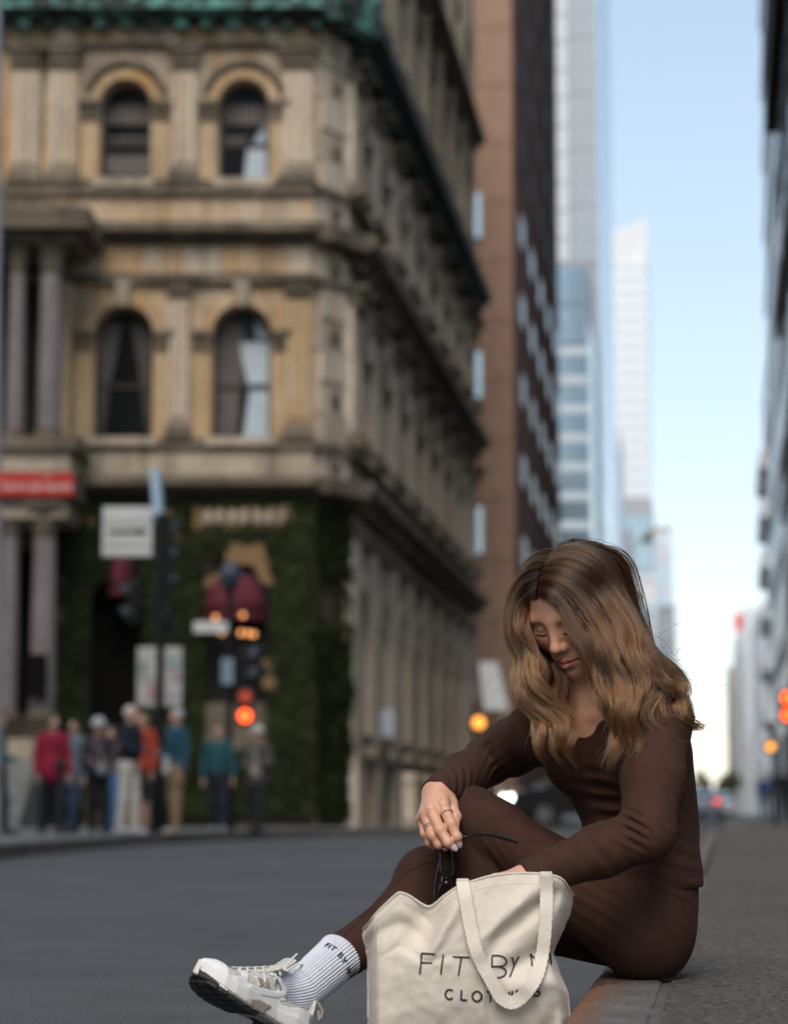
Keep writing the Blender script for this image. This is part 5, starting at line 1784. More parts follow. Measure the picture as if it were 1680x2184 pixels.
# ---- head in its own frame: x to her left, y out of the face, z up the skull
psi, phi = R(41), R(36)
Fh = np.array([-math.sin(psi), -math.cos(psi), 0])
HF = math.cos(phi) * Fh + np.array([0, 0, -math.sin(phi)])
HU = math.sin(phi) * Fh + np.array([0, 0, math.cos(phi)])
HX = np.cross(HU, HF)
HX = -HX if np.dot(HX, np.array([math.cos(psi), -math.sin(psi), 0])) < 0 else HX
HO = A(1230, 1284, 4.28)
HM = np.stack([HX, HF, HU])           # rows are axes
def hw(p): return HO + np.asarray(p, float) @ HM
def hl(p): return (np.asarray(p, float) - HO) @ HM.T
g = SDF((-.10, -.13, -.21), (.10, .135, .135), .0019)
g.ell((0, -.010, .026), (.0710, .088, .071), k=.03)
g.ell((0, .034, .040), (.058, .053, .052), k=.035)
g.ell((0, .030, -.032), (.056, .060, .080), k=.035)
for s_ in (-1, 1):
    g.cone((.049 * s_, -.002, -.055), (.012 * s_, .070, -.094), .018, .0135, .03)
    g.ell((.0435 * s_, .062, -.028), (.0265, .0235, .0265), k=.03)
    g.ell((.034 * s_, .0735, -.020), (.017, .0125, .0125), k=.02)
    g.ell((.062 * s_, -.012, -.012), (.018, .018, .03), k=.01)
g.ell((0, .0755, -.0965), (.019, .0155, .015), k=.022)
g.cone((-.036, .0795, .0150), (.036, .0795, .0150), .0105, .0105, .02)
for s_ in (-1, 1):
    g.ell((.0300 * s_, .1005, .0005), (.0170, .0155, .0105), k=.012, op='sub')
    g.ell((.0305 * s_, .0775, -.0025), (.0150, .0132, .0112), k=.003)
    g.cone((.021 * s_, .0870, -.0122), (.042 * s_, .0835, -.0115), .0018, .0018, .005)
g.cone((0, .0870, .010), (0, .1035, -.029), .0074, .0086, .014)
g.ell((0, .1065, -.0345), (.0105, .0098, .0088), k=.008)
for s_ in (-1, 1):
    g.ell((.0122 * s_, .0965, -.0375), (.0070, .0086, .0066), k=.006)
    g.ell((.0058 * s_, .1010, -.0447), (.0036, .0052, .0030), k=.002, op='sub')
g.ell((0, .080, -.066), (.029, .0185, .025), k=.02)
for s_ in (-1, 1):
    g.cone((.0245 * s_, .0878, -.0664), (.0015 * s_, .0996, -.0630), .0030, .0048, .004)
    g.cone((.0185 * s_, .0902, -.0715), (0, .0990, -.0748), .0042, .0074, .005)
    g.cone((.0275 * s_, .0895, -.0680), (0, .1045, -.0684), .0012, .0013, .003, 'sub')
g.cone((0, .1030, -.0505), (0, .1035, -.056), .0016, .0018, .006, 'sub')
g.ell((0, .0985, -.0845), (.015, .0055, .0045), k=.007, op='sub')
nb_ = hl(A(1308, 1530, 4.37))
g.cone((0, -.022, -.055), nb_, .051, .054, .025)
g.cone((0, .008, -.062), hl(A(1268, 1530, 4.33)), .036, .04, .03)
Vh, Qh = g.mesh(2)
def seg_d(P_, a, b):
    a, b = np.array(a), np.array(b); ab = b - a
    t = np.clip(((P_ - a) @ ab) / (ab @ ab), 0, 1)
    return np.linalg.norm(P_ - a - t[:, None] * ab, axis=1)
ld = np.full(len(Vh), 9.0)
for s_ in (-1, 1):
    ld = np.minimum(ld, seg_d(Vh, (.0245 * s_, .0878, -.0664), (0, .0998, -.0636)) - .0046)
    ld = np.minimum(ld, seg_d(Vh, (.0185 * s_, .0902, -.0715), (0, .0990, -.0750)) - (.0050 + .0034 * np.clip(1 - np.abs(Vh[:, 0]) / .018, 0, 1)))
lipv = np.clip(.5 - (ld - .0008) / .0020, 0, 1) * (Vh[:, 1] > .07)
blush = np.exp(-(((np.abs(Vh[:, 0]) - .040) / .022) ** 2 + ((Vh[:, 2] + .028) / .02) ** 2)) * (Vh[:, 1] > .03)
blush = np.maximum(blush, .7 * np.exp(-((Vh[:, 0] / .013) ** 2 + ((Vh[:, 2] + .036) / .014) ** 2)) * (Vh[:, 1] > .08))
Vh = HO + Vh @ HM
# chest skin under the neckline
g = SDF(VA + np.array([-.16, -.12, -.08]), VA + np.array([.24, .26, .19]), .0036)
torso(g, 0)
g.cone(A(1308, 1530, 4.37), hw((0, -.022, -.055)), .054, .051, .03)
g.cone(A(1268, 1530, 4.33), hw((0, .008, -.062)), .04, .036, .03)
# collar bones
g.cone(A(1262, 1528, 4.29), A(1180, 1528, 4.38), .007, .006, .014)
g.cone(A(1270, 1526, 4.285), A(1370, 1512, 4.22), .007, .006, .014)
Vc, Qc = g.mesh(2)

# ---- right hand holding the sunglasses
def finger(g, pts, rads, k=.003):
    g.chain(pts, rads, k)
    for i in (1, 2):                       # knuckle swellings
        g.ell(pts[i], (rads[i] * 1.06,) * 3, k=.004)
I_ = [A(945, 1719, 4.315), A(961, 1757, 4.287), A(974, 1785, 4.281), A(977, 1797, 4.287)]
Mi = [A(919, 1728, 4.313), A(938, 1770, 4.283), A(955, 1797, 4.275), A(965, 1807, 4.279)]
Ri = [A(906, 1738, 4.321), A(922, 1781, 4.291), A(935, 1801, 4.291), A(944, 1808, 4.299)]
Pi = [A(900, 1746, 4.337), A(906, 1778, 4.313), A(915, 1797, 4.315), A(923, 1806, 4.321)]
Ti = [A(960, 1714, 4.350), A(970, 1742, 4.333), A(966, 1768, 4.310), A(957, 1784, 4.295)]
g = SDF(A(870, 1840, 4.27), A(1000, 1640, 4.45), .0012)
g.lo[1] = 4.27
g = SDF((A(880, 1830, 4.36)[0], 4.235, A(900, 1828, 4.36)[2]), (A(1002, 1700, 4.36)[0], 4.44, A(900, 1668, 4.36)[2]), .0012)
W0 = WR + (ER - WR) * .12
g.ell(WR, (.027, .022, .024), k=.01)
for q, r0, r1 in ((I_[0], .019, .0122), (Mi[0], .019, .0120), (Ri[0], .018, .0115), (Pi[0], .017, .0108)):
    g.cone(WR + (q - WR) * .12, q, r0, r1, .014)
g.cone(W0, WR, .028, .027, .01)
g.cone(WR, Ti[0], .018, .0145, .012)
finger(g, I_, [.0108, .0098, .0084, .0070])
finger(g, Mi, [.0108, .0100, .0086, .0070])
finger(g, Ri, [.0104, .0094, .0082, .0068])
finger(g, Pi, [.0092, .0082, .0072, .0060])
finger(g, Ti, [.0128, .0112, .0098, .0078])
for a, b in ((I_, Mi), (Mi, Ri), (Ri, Pi)):        # webbing
    g.cone(a[0] * .86 + a[1] * .14, b[0] * .86 + b[1] * .14, .0075, .0075, .006)
for q in (I_[0], Mi[0], Ri[0]):
    g.ell(q + np.array([0, -.006, .003]), (.0088, .0080, .0085), k=.006)
Vr, Qr = g.mesh(2)
# ---- left hand reaching into the bag
g = SDF((A(1010, 1900, 4.0)[0], 3.95, A(1010, 1990, 4.0)[2]), (A(1150, 1900, 4.0)[0], 4.10, A(1100, 1838, 4.0)[2]), .0016)
lk = [A(1056, 1876, 3.992), A(1050, 1880, 4.012), A(1048, 1886, 4.032), A(1050, 1892, 4.050)]
g.cone(WL + (EL - WL) * .1, WL, .026, .025, .01)
for i, q in enumerate(lk):
    g.cone(WL, q, .017, .0108, .012)
    f1 = q + np.array([-.016, 0, -.034]); f2 = f1 + np.array([.004, 0, -.024]); f3 = f2 + np.array([.008, 0, -.016])
    g.chain([q, f1, f2, f3], [.0098, .0088, .0078, .0066], .003)
t0 = A(1092, 1884, 3.985); g.chain([WL, t0, t0 + np.array([-.02, -.004, -.03]), t0 + np.array([-.03, -.002, -.055])], [.016, .0125, .0105, .008], .006)
Vl, Ql = g.mesh(2)
# ---- the rest of the body beneath the clothes
g = SDF(lo, hi, .009)
torso(g, -.006); pelvis(g, -.006); legs(g, -.006); arms(g, -.006)
g.fn(over_kerb, .006, 'sub')
Vb, Qb = g.mesh(1)
V, Q = join_vq([(Vh, Qh), (Vc, Qc), (Vr, Qr), (Vl, Ql), (Vb, Qb)])
body = np_mesh("body", V, Q, M_skin, person)
for nm, arr in (("lip", lipv), ("blush", blush)):
    a = body.data.attributes.new(nm, 'FLOAT', 'POINT')
    full = np.zeros(len(body.data.vertices), dtype=np.float32); full[:len(arr)] = arr
    a.data.foreach_set("value", full)

# nails
M_nail = plain("pale_pink_nail", (.66, .50, .50), .22, .04, 50, spec=.5)
def nail(tip, prev, nrm, w=.0054, l=.0078, name="nail"):
    ax_ = unit(tip - prev); n_ = unit(np.array(nrm) - ax_ * np.dot(nrm, ax_)); sd_ = np.cross(ax_, n_)
    c = tip + n_ * .0068 + ax_ * .0014
    vs, fs = [], []
    nu, nv = 8, 8
    for j in range(nv + 1):
        v = -1 + 2 * j / nv
        ww = w * (1 - .55 * max(0, v) ** 2.2) * (1 - .2 * max(0, -v) ** 3)
        for i in range(nu + 1):
            u = -1 + 2 * i / nu
            vs.append(c + sd_ * ww * u + ax_ * l * v + n_ * (.0018 * (1 - u * u) - .0012 * max(0, v) ** 2 - .0004))
    for j in range(nv):
        for i in range(nu):
            fs.append((j * (nu + 1) + i, j * (nu + 1) + i + 1, (j + 1) * (nu + 1) + i + 1, (j + 1) * (nu + 1) + i))
    o = MB().add(vs, fs).build(name, M_nail, person, smooth=True)
    o.modifiers.new("thick", 'SOLIDIFY').thickness = .0012
nail(I_[3], I_[2], (.12, -1, .28)); nail(Mi[3], Mi[2], (.05, -1, .30)); nail(Ri[3], Ri[2], (-.1, -1, .2), .0048, .006)
# rings
M_silver = plain("silver", (.72, .70, .67), .22, .05, 60, 1.0)
def ring(c, axis, r, th, twist=0):
    a = unit(axis); u = unit(np.cross(a, (0, 0, 1))); v = np.cross(a, u)
    n = 44
    pts = [c + u * (r * math.cos(2 * math.pi * i / n)) + v * (r * math.sin(2 * math.pi * i / n)) for i in range(n + 1)]
    rad = [th * (1 + twist * math.cos(i * 2 * math.pi / 2.6)) for i in range(n + 1)]
    mb = MB(); mb.tube(pts, rad, 7, cap=False); return mb.build("ring", M_silver, person, smooth=True)
d_ = I_[1] - I_[0]; ring(I_[0] + d_ * .47, d_, .0112, .00125, .3)
d_ = Ri[1] - Ri[0]; ring(Ri[0] + d_ * .58, d_, .0105, .0011, .3); ring(Ri[0] + d_ * .68, d_, .0103, .0009, 0)

# brows and lashes
M_brow = plain("brow_hair", (.05, .028, .018), .6, .2, 100)
hb = BVHTree.FromPolygons([Vector(v) for v in Vh], [tuple(int(i) for i in q) for q in Qh])
def on_face(x, z, lift=.0006):
    o_ = Vector(hw((x, .2, z))); r_ = hb.ray_cast(o_, Vector(-HF))
    return (np.array(r_[0]) + np.array(r_[1]) * lift) if r_[0] is not None else hw((x, .09, z))
for s_ in (-1, 1):
    mb = MB()
    for i in range(110):
        t_ = i / 109
        x = .012 + .036 * t_; z = .0135 + .0055 * math.sin(t_ * 2.0) - .004 * t_ * t_
        z += rng.uniform(-.0022, .0022) * (1.1 - .75 * t_)
        p0 = on_face(x * s_, z); p1 = on_face((x + .004) * s_, z + .0012 * (1 - 2 * t_), .0012); p2 = on_face((x + .0075) * s_, z + .0006 - .0022 * t_, .0010)
        mb.tube([p0, p1, p2], [.00052, .00045, .0002], 4)
    mb.build("eyebrow", M_brow, person)
    mb = MB()
    pts = []
    for i in range(15):
        t_ = i / 14
        x = .0190 + .024 * t_; z = -.0082 - .0026 * math.sin(math.pi * t_)
        pts.append(on_face(x * s_, z, .0006))
    mb.tube(pts, [.0002] + [.00028] * 13 + [.0002], 5)
    for i in range(46):
        t_ = i / 45
        x = .0190 + .024 * t_; z = -.0082 - .0026 * math.sin(math.pi * t_)
        p0 = on_face(x * s_, z, .0005)
        d = HF * .0044 - HU * .0036 + HX * s_ * (.004 * (t_ - .3))
        mb.tube([p0, p0 + d * .5 - HU * .0008, p0 + d + HU * .0006], [.00035, .00026, .0001], 4)
    mb.build("eyelashes", M_brow, person)

# ================================================================ sock
M_sock = NT("white_rib_knit"); M_sock.color(M_sock.ramp(M_sock.noise(60, 3), [(.3, (.56, .575, .64)), (.7, (.64, .655, .72))])).rough(.9)
M_sock.bump(M_sock.noise(900, 2, .6), .3, .001); M_sock = M_sock.m
def sock(K_, A_, T_, U_, L_, origin, name="sock"):
    """Ribbed crew sock: down the shin, bending at the ankle into the shoe."""
    ax_ = unit(A_ - K_); L = np.linalg.norm(A_ - K_)
    top = K_ + ax_ * (L * .70)
    ank = A_ * 1.0
    foot = origin + T_ * .150 + U_ * .040
    path = []
    for i in range(30):
        t_ = i / 29
        path.append(top * (1 - t_) + ank * t_)
    for i in range(1, 15):
        t_ = i / 14
        c_ = origin + T_ * .070 + U_ * .048
        path.append(ank * (1 - t_) ** 2 + c_ * 2 * t_ * (1 - t_) + foot * t_ * t_)
    n = 200
    vs, fs = [], []
    ax0 = unit(ank - top)
    u = unit(L_ - ax0 * np.dot(L_, ax0))
    m = len(path)
    for j, c in enumerate(path):
        f = j / (m - 1)
        t_ = unit(path[min(j + 1, m - 1)] - path[max(j - 1, 0)])
        u = unit(u - t_ * np.dot(u, t_)); v = np.cross(t_, u)
        k = min(1, j / 29)
        ru = .0425 * (1 - k) + .0318 * k; rv = .0425 * (1 - k) + .0395 * k
        if j > 29: ru, rv = .0318 - .013 * min(1, (j - 29) / 4), .0395 - .020 * (j - 29) / 14
        fold = 1 + .012 * math.sin(j * .9) * (k > .55)
        e = .0012 * math.sin(j / 2.2 * math.pi) if j < 2.2 else 0
        for i in range(n):
            a = 2 * math.pi * i / n
            rib = .0009 * math.cos(a * 44)
            vs.append(c + u * (ru * fold + e + rib) * math.cos(a) + v * (rv * fold + e + rib) * math.sin(a))
    for j in range(m - 1):
        for i in range(n):
            fs.append((j * n + i, j * n + (i + 1) % n, (j + 1) * n + (i + 1) % n, (j + 1) * n + i))
    ax_ = unit(ank - top)
    k = len(vs); u = unit(L_ - ax_ * np.dot(L_, ax_)); v = np.cross(ax_, u)
    for i in range(n):
        a = 2 * math.pi * i / n
        c = path[0] + ax_ * .002
        vs.append(c + u * .036 * math.cos(a) + v * .036 * math.sin(a))
    for i in range(n):
        fs.append((k + i, k + (i + 1) % n, (i + 1) % n, i))
    return MB().add(vs, fs).build(name, M_sock, person, smooth=True), (ax_, u, v, L, top, np.linalg.norm(ank - top))
M_print = plain("black_print", (.02, .02, .024), .7)
# ================================================================ running shoe
SH_T = unit((-.675, -.588, .43)); SH_U = unit((.322, .281, .90)); SH_U = unit(SH_U - SH_T * np.dot(SH_U, SH_T)); SH_L = np.cross(SH_T, SH_U)
if SH_L[1] > 0: SH_L = -SH_L               # outer side looks at the camera
SX = .93                                   # the foot is a little shorter than the last's profile
SH_O = A(676, 2166, 4.21) - SH_U * .056 + SH_T * .016
def shw(p): return SH_O + p[..., 0:1] * SH_T + p[..., 1:2] * SH_L + p[..., 2:3] * SH_U if isinstance(p, np.ndarray) and p.ndim > 1 else SH_O + p[0] * SX * SH_T + p[1] * SH_L + p[2] * SH_U
def side_xz(px, py, lat=.036):
    """Local (length, height) of a sight line where it meets the shoe's outer side."""
    d = np.array((at(px, py, 4.0) - CAM)); o = np.array(CAM)
    q0 = SH_O + SH_L * lat
    t = np.dot(q0 - o, SH_L) / np.dot(d, SH_L)
    r = o + d * t - SH_O
    return float(np.dot(r, SH_T)) / SX, float(np.dot(r, SH_U))
def c4(pts):     # close-up pixels of the shoe to local side coordinates
    return [side_xz((700 + x * .53571) / 1.87560, (3500 + y * .53571) / 1.87560) for x, y in pts]
def lerp(x, xs, ys): return np.interp(x, xs, ys)
WX = [-.004, .004, .02, .05, .10, .15, .19, .22, .245, .262, .274, .279]
WW = [.0, .018, .028, .032, .0315, .038, .0455, .0460, .0405, .029, .012, .0]
HX_ = [-.01, 0, .03, .06, .085, .11, .14, .17, .20, .23, .255, .272, .28]
HH = [.080, .083, .080, .074, .092, .094, .080, .067, .055, .047, .041, .031, .022]
def rock(x): return .013 * np.clip((x - .18) / .09, 0, 2) ** 2 + .006 * np.clip((.03 - x) / .03, 0, 1) ** 2
def upper_d(X, Y, Z, grow=0.0):
    w = np.maximum(lerp(X, WX, WW) + grow, 1e-4)
    h = lerp(X, HX_, HH) + grow
    z = Z - rock(X)
    lean = 1 - .34 * np.clip(z / .09, 0, 1) * np.clip((.22 - X) / .12, 0, 1) * np.clip((X - .02) / .05, .35, 1)
    e = 2.6
    q = ((np.abs(Y) / (w * lean)) ** e + (np.maximum(z, 0) / h) ** e) ** (1 / e)
    d = (q - 1) * np.minimum(w, h) * .8
    d = np.maximum(d, -z)
    return np.maximum(d, np.maximum(-X - .003, X - .279 - grow))
def poly2d(pts, X, Z):
    pts = np.array(pts); n = len(pts)
    d = np.full(np.broadcast(X, Z).shape, 1e9); ins = np.zeros(d.shape, bool)
    for i in range(n):
        a, b_ = pts[i], pts[(i + 1) % n]
        ex, ez = b_ - a
        wx, wz = X - a[0], Z - a[1]
        t = np.clip((wx * ex + wz * ez) / (ex * ex + ez * ez + 1e-12), 0, 1)
        d = np.minimum(d, (wx - ex * t) ** 2 + (wz - ez * t) ** 2)
        c = ((a[1] <= Z) & (b_[1] > Z)) | ((b_[1] <= Z) & (a[1] > Z))
        xi = a[0] + (Z - a[1]) / (ez if abs(ez) > 1e-12 else 1e-12) * ex
        ins ^= c & (X < xi)
    return np.where(ins, -1, 1) * np.sqrt(d)
def collar_cut(X, Y, Z):       # opening for the ankle
    return np.maximum(np.maximum(np.abs(Y) - (.026 - .004 * np.clip((X - .07) / .05, 0, 1)), np.maximum(.012 - X, X - .118)), .048 - Z)
def shoe_white():
    t = NT("white_shoe_leather")
    t.color(t.ramp(t.noise(40, 3), [(.3, (.68, .67, .65)), (.7, (.77, .765, .75))])).rough(.42)
    t.bump(t.noise(260, 3), .12, .001); return t.m
def shoe_mesh():
    t = NT("beige_shoe_mesh")
    v = t.n("ShaderNodeTexVoronoi"); v.inputs["Scale"].default_value = 420; t.l(t.co(), v.inputs["Vector"])
    t.color(t.ramp(v.outputs["Distance"], [(.15, (.30, .27, .235)), (.5, (.60, .565, .51))])).rough(.85)
    t.bump(v.outputs["Distance"], .5, .001); return t.m
M_shw, M_shm = shoe_white(), shoe_mesh()
M_rub = plain("black_outsole_rubber", (.030, .030, .030), .6, .2, 50, bump=.2)
M_taupe = plain("taupe_trim", (.36, .30, .255), .5, .08, 60)
M_foam = plain("midsole_foam", (.70, .685, .66), .6, .05, 40)
M_lace = plain("cream_lace", (.66, .64, .60), .85, .1, 200, bump=.2)
def shoe_part(name, mat, parent, f, h=.0016, relax=2, lo=(-.016, -.058, -.004), hi=(.296, .058, .112)):
    g = SDF(lo, hi, h)
    g.fn(f)
    V, Q = g.mesh(relax)
    if np.dot(np.cross(SH_T, SH_L), SH_U) < 0: Q = Q[:, ::-1]
    W = SH_O + V[:, 0:1] * SX * SH_T + V[:, 1:2] * SH_L + V[:, 2:3] * SH_U
    return np_mesh(name, W, Q, mat, parent)
shoe = shoe_part("shoe", M_shm, person, lambda X, Y, Z: np.maximum(upper_d(X, Y, Z), -collar_cut(X, Y, Z)))
win_toe = c4([(345, 652), (400, 672), (480, 690), (520, 712), (524, 744), (495, 757), (440, 752), (400, 722), (372, 690)])
win_mid = c4([(590, 725), (640, 722), (725, 735), (770, 760), (800, 800), (812, 845), (790, 872), (740, 868), (640, 838), (560, 812), (535, 800)])
win_heel = c4([(812, 948), (880, 945), (960, 968), (1000, 990), (960, 996), (880, 992), (825, 975)])
win_col = c4([(755, 715), (830, 745), (880, 810), (940, 880), (1030, 945), (1040, 905), (980, 890), (900, 790), (840, 715)])
def overlay_f(X, Y, Z):
    d = upper_d(X, Y, Z, .0022)
    inner = -upper_d(X, Y, Z, -.002)
    d = np.maximum(d, inner)
    for w_ in (win_toe, win_mid, win_heel, win_col):
        d = np.maximum(d, -poly2d(w_, X + 0 * Z, Z + 0 * X))
    # tongue channel left open on top
    d = np.maximum(d, -np.maximum(np.abs(Y) - .013, np.maximum(.10 - X, X - .200)))
    return np.maximum(d, -collar_cut(X, Y, Z))
shoe_part("overlay", M_shw, shoe, overlay_f, .0015)
def toecap_f(X, Y, Z):
    d = np.maximum(upper_d(X, Y, Z, .0042), -upper_d(X, Y, Z, 0))
    return np.maximum(d, (.232 + .02 * (1 - np.abs(Y) / .05)) - X)
shoe_part("toe_cap", M_shw, shoe, toecap_f)
def saddle_f(X, Y, Z):     # swooping band over the midfoot
    d = np.maximum(upper_d(X, Y, Z, .0040), -upper_d(X, Y, Z, 0))
    band = c4([(500, 850), (560, 812), (650, 842), (780, 875), (840, 868), (815, 790), (770, 735), (840, 770), (882, 860), (860, 905), (790, 925), (640, 900)])
    return np.maximum(d, poly2d(band, X + 0 * Z, Z + 0 * X))
shoe_part("saddle_band", M_shw, shoe, saddle_f)
def wfoot(X): return np.maximum(lerp(X, WX, WW), 1e-4)
shoe_part("midsole", M_foam, shoe, lambda X, Y, Z: np.maximum(np.maximum(((np.abs(Y) / (wfoot(X) + .0055 - .004 * np.clip((Z - rock(X) - .012) / .02, 0, 1))) ** 1.0 - 1) * .03, np.maximum(-(Z - rock(X)) + .004, (Z - rock(X)) - (.027 + .004 * np.sin(X * 46)))), np.maximum(-X - .010, X - .277)))
acc = c4([(525, 920), (600, 925), (715, 978), (660, 1010), (650, 1040), (560, 1000), (540, 960)])
shoe_part("side_accent", M_taupe, shoe, lambda X, Y, Z: np.maximum(np.maximum((np.abs(Y) - (wfoot(X) + .0078)), -(np.abs(Y) - (wfoot(X) - .004))), poly2d(acc, X + 0 * Z, Z + 0 * X)))
out = shoe_part("outsole", M_taupe, shoe, lambda X, Y, Z: np.maximum(np.maximum(((np.abs(Y) / (wfoot(X) + .004)) - 1) * .03, np.maximum(-(Z - rock(X)) + .001, (Z - rock(X)) - .007)), np.maximum(-X - .006, X - .277)), .0018)
# wraparound rubber at the toe
shoe_part("toe_bumper", M_rub, shoe, lambda X, Y, Z: np.maximum(np.maximum(((np.abs(Y) / (wfoot(X) + .0065)) - 1) * .03, np.maximum(-(Z - rock(X)) - .001, (Z - rock(X)) - (.004 + .26 * (X - .252)))), np.maximum(.252 - X, X - .2785)))
def tread(x0, x1, y0, y1, t=.0055):
    n = 4
    vs, fs = [], []
    for j, zz in enumerate((.0012, -t)):
        k = .0 if j == 0 else .0012
        for i in range(n + 1):
            x = x0 + k + (x1 - x0 - 2 * k) * i / n
            w = float(wfoot(np.array(x))) + .004
            for yv in (y0 + k / .04, y1 - k / .04):
                vs.append(shw((x, yv * w, float(rock(np.array(x))) + zz)))
    m = 2 * (n + 1)
    for i in range(n):
        a, b_ = 2 * i, 2 * i + 1
        fs += [(a, b_, b_ + 2, a + 2), (m + a, m + a + 2, m + b_ + 2, m + b_), (a, a + 2, m + a + 2, m + a), (b_, m + b_, m + b_ + 2, b_ + 2)]
    fs += [(0, m, m + 1, 1), (2 * n, 2 * n + 1, m + 2 * n + 1, m + 2 * n)]
    return MB().add(vs, fs).build("tread_block", M_rub, shoe)
x = .268
for w_ in (.018, .020, .021, .022, .022, .020):
    for y0, y1 in ((-1, -.40), (-.34, .30), (.36, 1)):
        tread(x - w_ + .003, x, y0, y1)
    x -= w_
for w_ in (.024, .026, .026):
    x0_ = {.024: .088, .026: .062}.get(w_, .06)
for x0_, x1_ in ((.066, .092), (.038, .063), (.010, .035)):
    for y0, y1 in ((-1, -.1), (.05, 1)):
        tread(x0_, x1_, y0, y1)
mb = MB(); mb.tube([shw((.095, -.01, .004)), shw((.13, 0, .008)), shw((.15, .01, .004))], [(.02, .006)] * 3, 8); mb.build("arch_shank", M_rub, shoe)
# stitched letter on the side
NP = c4([(622, 766), (655, 763), (690, 812), (700, 770), (716, 772), (724, 836), (700, 832), (660, 786), (656, 826), (636, 822)])
def letter_f(X, Y, Z): return np.maximum(np.maximum(upper_d(X, Y, Z, .0052), -upper_d(X, Y, Z, 0)), np.maximum(poly2d(NP, X + 0 * Z, Z + 0 * X), -Y))
def border_f(X, Y, Z): return np.maximum(np.maximum(upper_d(X, Y, Z, .0035), -upper_d(X, Y, Z, 0)), np.maximum(poly2d(NP, X + 0 * Z, Z + 0 * X) - .0022, -Y))
shoe_part("letter", M_taupe, shoe, letter_f, .0009, 1, (.09, 0, .02), (.20, .058, .10))
shoe_part("letter_border", M_shw, shoe, border_f, .0010, 1, (.09, 0, .02), (.20, .058, .10))
# tongue, laces and bow
def top_z(x): return float(lerp(np.array(x), HX_, HH)) + float(rock(np.array(x)))
mb = MB(); mb.tube([shw((.185, 0, top_z(.185) - .004)), shw((.14, 0, top_z(.14) - .003)), shw((.105, 0, top_z(.105) + .004)), shw((.088, 0, .118))], [(.014, .004), (.018, .005), (.020, .006), (.019, .005)], 10, up=SH_U); mb.build("tongue", M_shm, shoe, smooth=True)
for i in range(6):
    x_ = .112 + i * .0165
    zt = top_z(x_)
    mb = MB(); mb.tube([shw((x_, -.020, zt - .012)), shw((x_ + .003, -.010, zt + .003)), shw((x_ + .004, .010, zt + .003)), shw((x_, .020, zt - .012))], [(.0034, .0016)] * 4, 8, up=SH_U); mb.build("lace", M_lace, shoe, smooth=True)
kn_ = shw((.106, .004, top_z(.106) + .006))
pts = [kn_, A(618, 2066, 4.095), A(640, 2047, 4.10), A(662, 2035, 4.105)]
pts = [np.array(p_) for p_ in (kn_, A(606, 2068, 4.10), A(622, 2046, 4.10), A(634, 2034, 4.105))]
mb = MB(); mb.tube(pts, [.0022, .0022, .0022, .0016], 7); mb.build("lace_end", M_lace, shoe, smooth=True)
pts = [np.array(p_) for p_ in (kn_, A(612, 2070, 4.09), A(634, 2056, 4.09), A(646, 2056, 4.095), A(640, 2066, 4.10), A(620, 2076, 4.095))]
mb = MB(); mb.tube(pts, .0023, 7); mb.build("lace_loop", M_lace, shoe, smooth=True)
pts = [np.array(p_) for p_ in (shw((.004, .014, .074)), shw((-.010, .018, .064)), shw((-.012, .02, .05)), shw((-.006, .022, .046)), shw((.0, .02, .06)))]
mb = MB(); mb.tube(pts, .0024, 7); mb.build("pull_loop", M_taupe, shoe, smooth=True)
# the other shoe, flat on the road behind the bag
T2 = unit((-.50, -.86, 0)); U2 = np.array([0, 0, 1.0]); L2 = np.cross(T2, U2)
B1 = np.stack([SH_T, SH_L, SH_U], 1); 
if np.dot(np.cross(SH_T, SH_L), SH_U) < 0: L2 = L2 * (1 if np.dot(np.cross(T2, L2), U2) < 0 else -1)
else: L2 = L2 * (1 if np.dot(np.cross(T2, L2), U2) > 0 else -1)
B2 = np.stack([T2, L2, U2], 1)
Rm = Matrix((B2 @ np.linalg.inv(B1)).tolist()).to_4x4()
O2 = np.array([AL[0], AL[1], 0]) - T2 * .055 + np.array([0, 0, .006])
pl = world_loc(person)
M1 = Matrix.Translation(Vector(O2)) @ Rm @ Matrix.Translation(-Vector(SH_O))
shoe2 = shoe.copy(); COL.objects.link(shoe2)
shoe2.matrix_local = Matrix.Translation(-pl) @ M1
for ch in list(shoe.children):
    d = ch.copy(); COL.objects.link(d); d.parent = shoe2
    d.location = (0, 0, 0)
for ch in shoe.children:
    pass

T2u = np.array([0, 0, 1.0])
sk, frm = sock(KR, AR, SH_T, SH_U, SH_L, SH_O)
sock(KL, AL, T2, U2, unit(np.cross(T2, U2)), O2)
def wrap_text(s, size, gap, dist, ang0, parent, fr):
    """Letters knitted round the sock, tops towards the rim."""
    ax_, u_, v_, L_, top_, len_ = fr
    a0 = ang0
    for ch in s:
        if ch == ' ':
            a0 -= size * .42 / .042; continue
        tmp = text_mesh("letter", ch, size, M_print, None, (0, 0, 0), (1, 0, 0), (0, 1, 0), .0004)
        xs = [v.co.x for v in tmp.data.vertices]
        wds = max(xs) - min(xs); mid = (max(xs) + min(xs)) / 2
        a_mid = a0 - wds / 2 / .042
        for v in tmp.data.vertices:
            a = a_mid - (v.co.x - mid) / .042
            d_ = dist - v.co.y
            k = d_ / len_
            ru, rv = .0425 - .0107 * k + .0018, .0425 - .003 * k + .0018
            p_ = top_ + ax_ * d_ + u_ * (ru + v.co.z) * math.cos(a) + v_ * (rv + v.co.z) * math.sin(a)
            v.co = Vector(p_)
        tmp.parent = parent
        tmp.location = -world_loc(parent)
        a0 -= (wds + gap) / .042
cdir = unit(np.array(CAM) - (frm[4] + frm[0] * .03)); cdir = unit(cdir - frm[0] * np.dot(cdir, frm[0]))
ang_c = math.atan2(np.dot(cdir, frm[2]), np.dot(cdir, frm[1]))
sgn_ = 1
wrap_text("FIT BY M", .0165, .0022, .034, ang_c + .80, sk, frm)

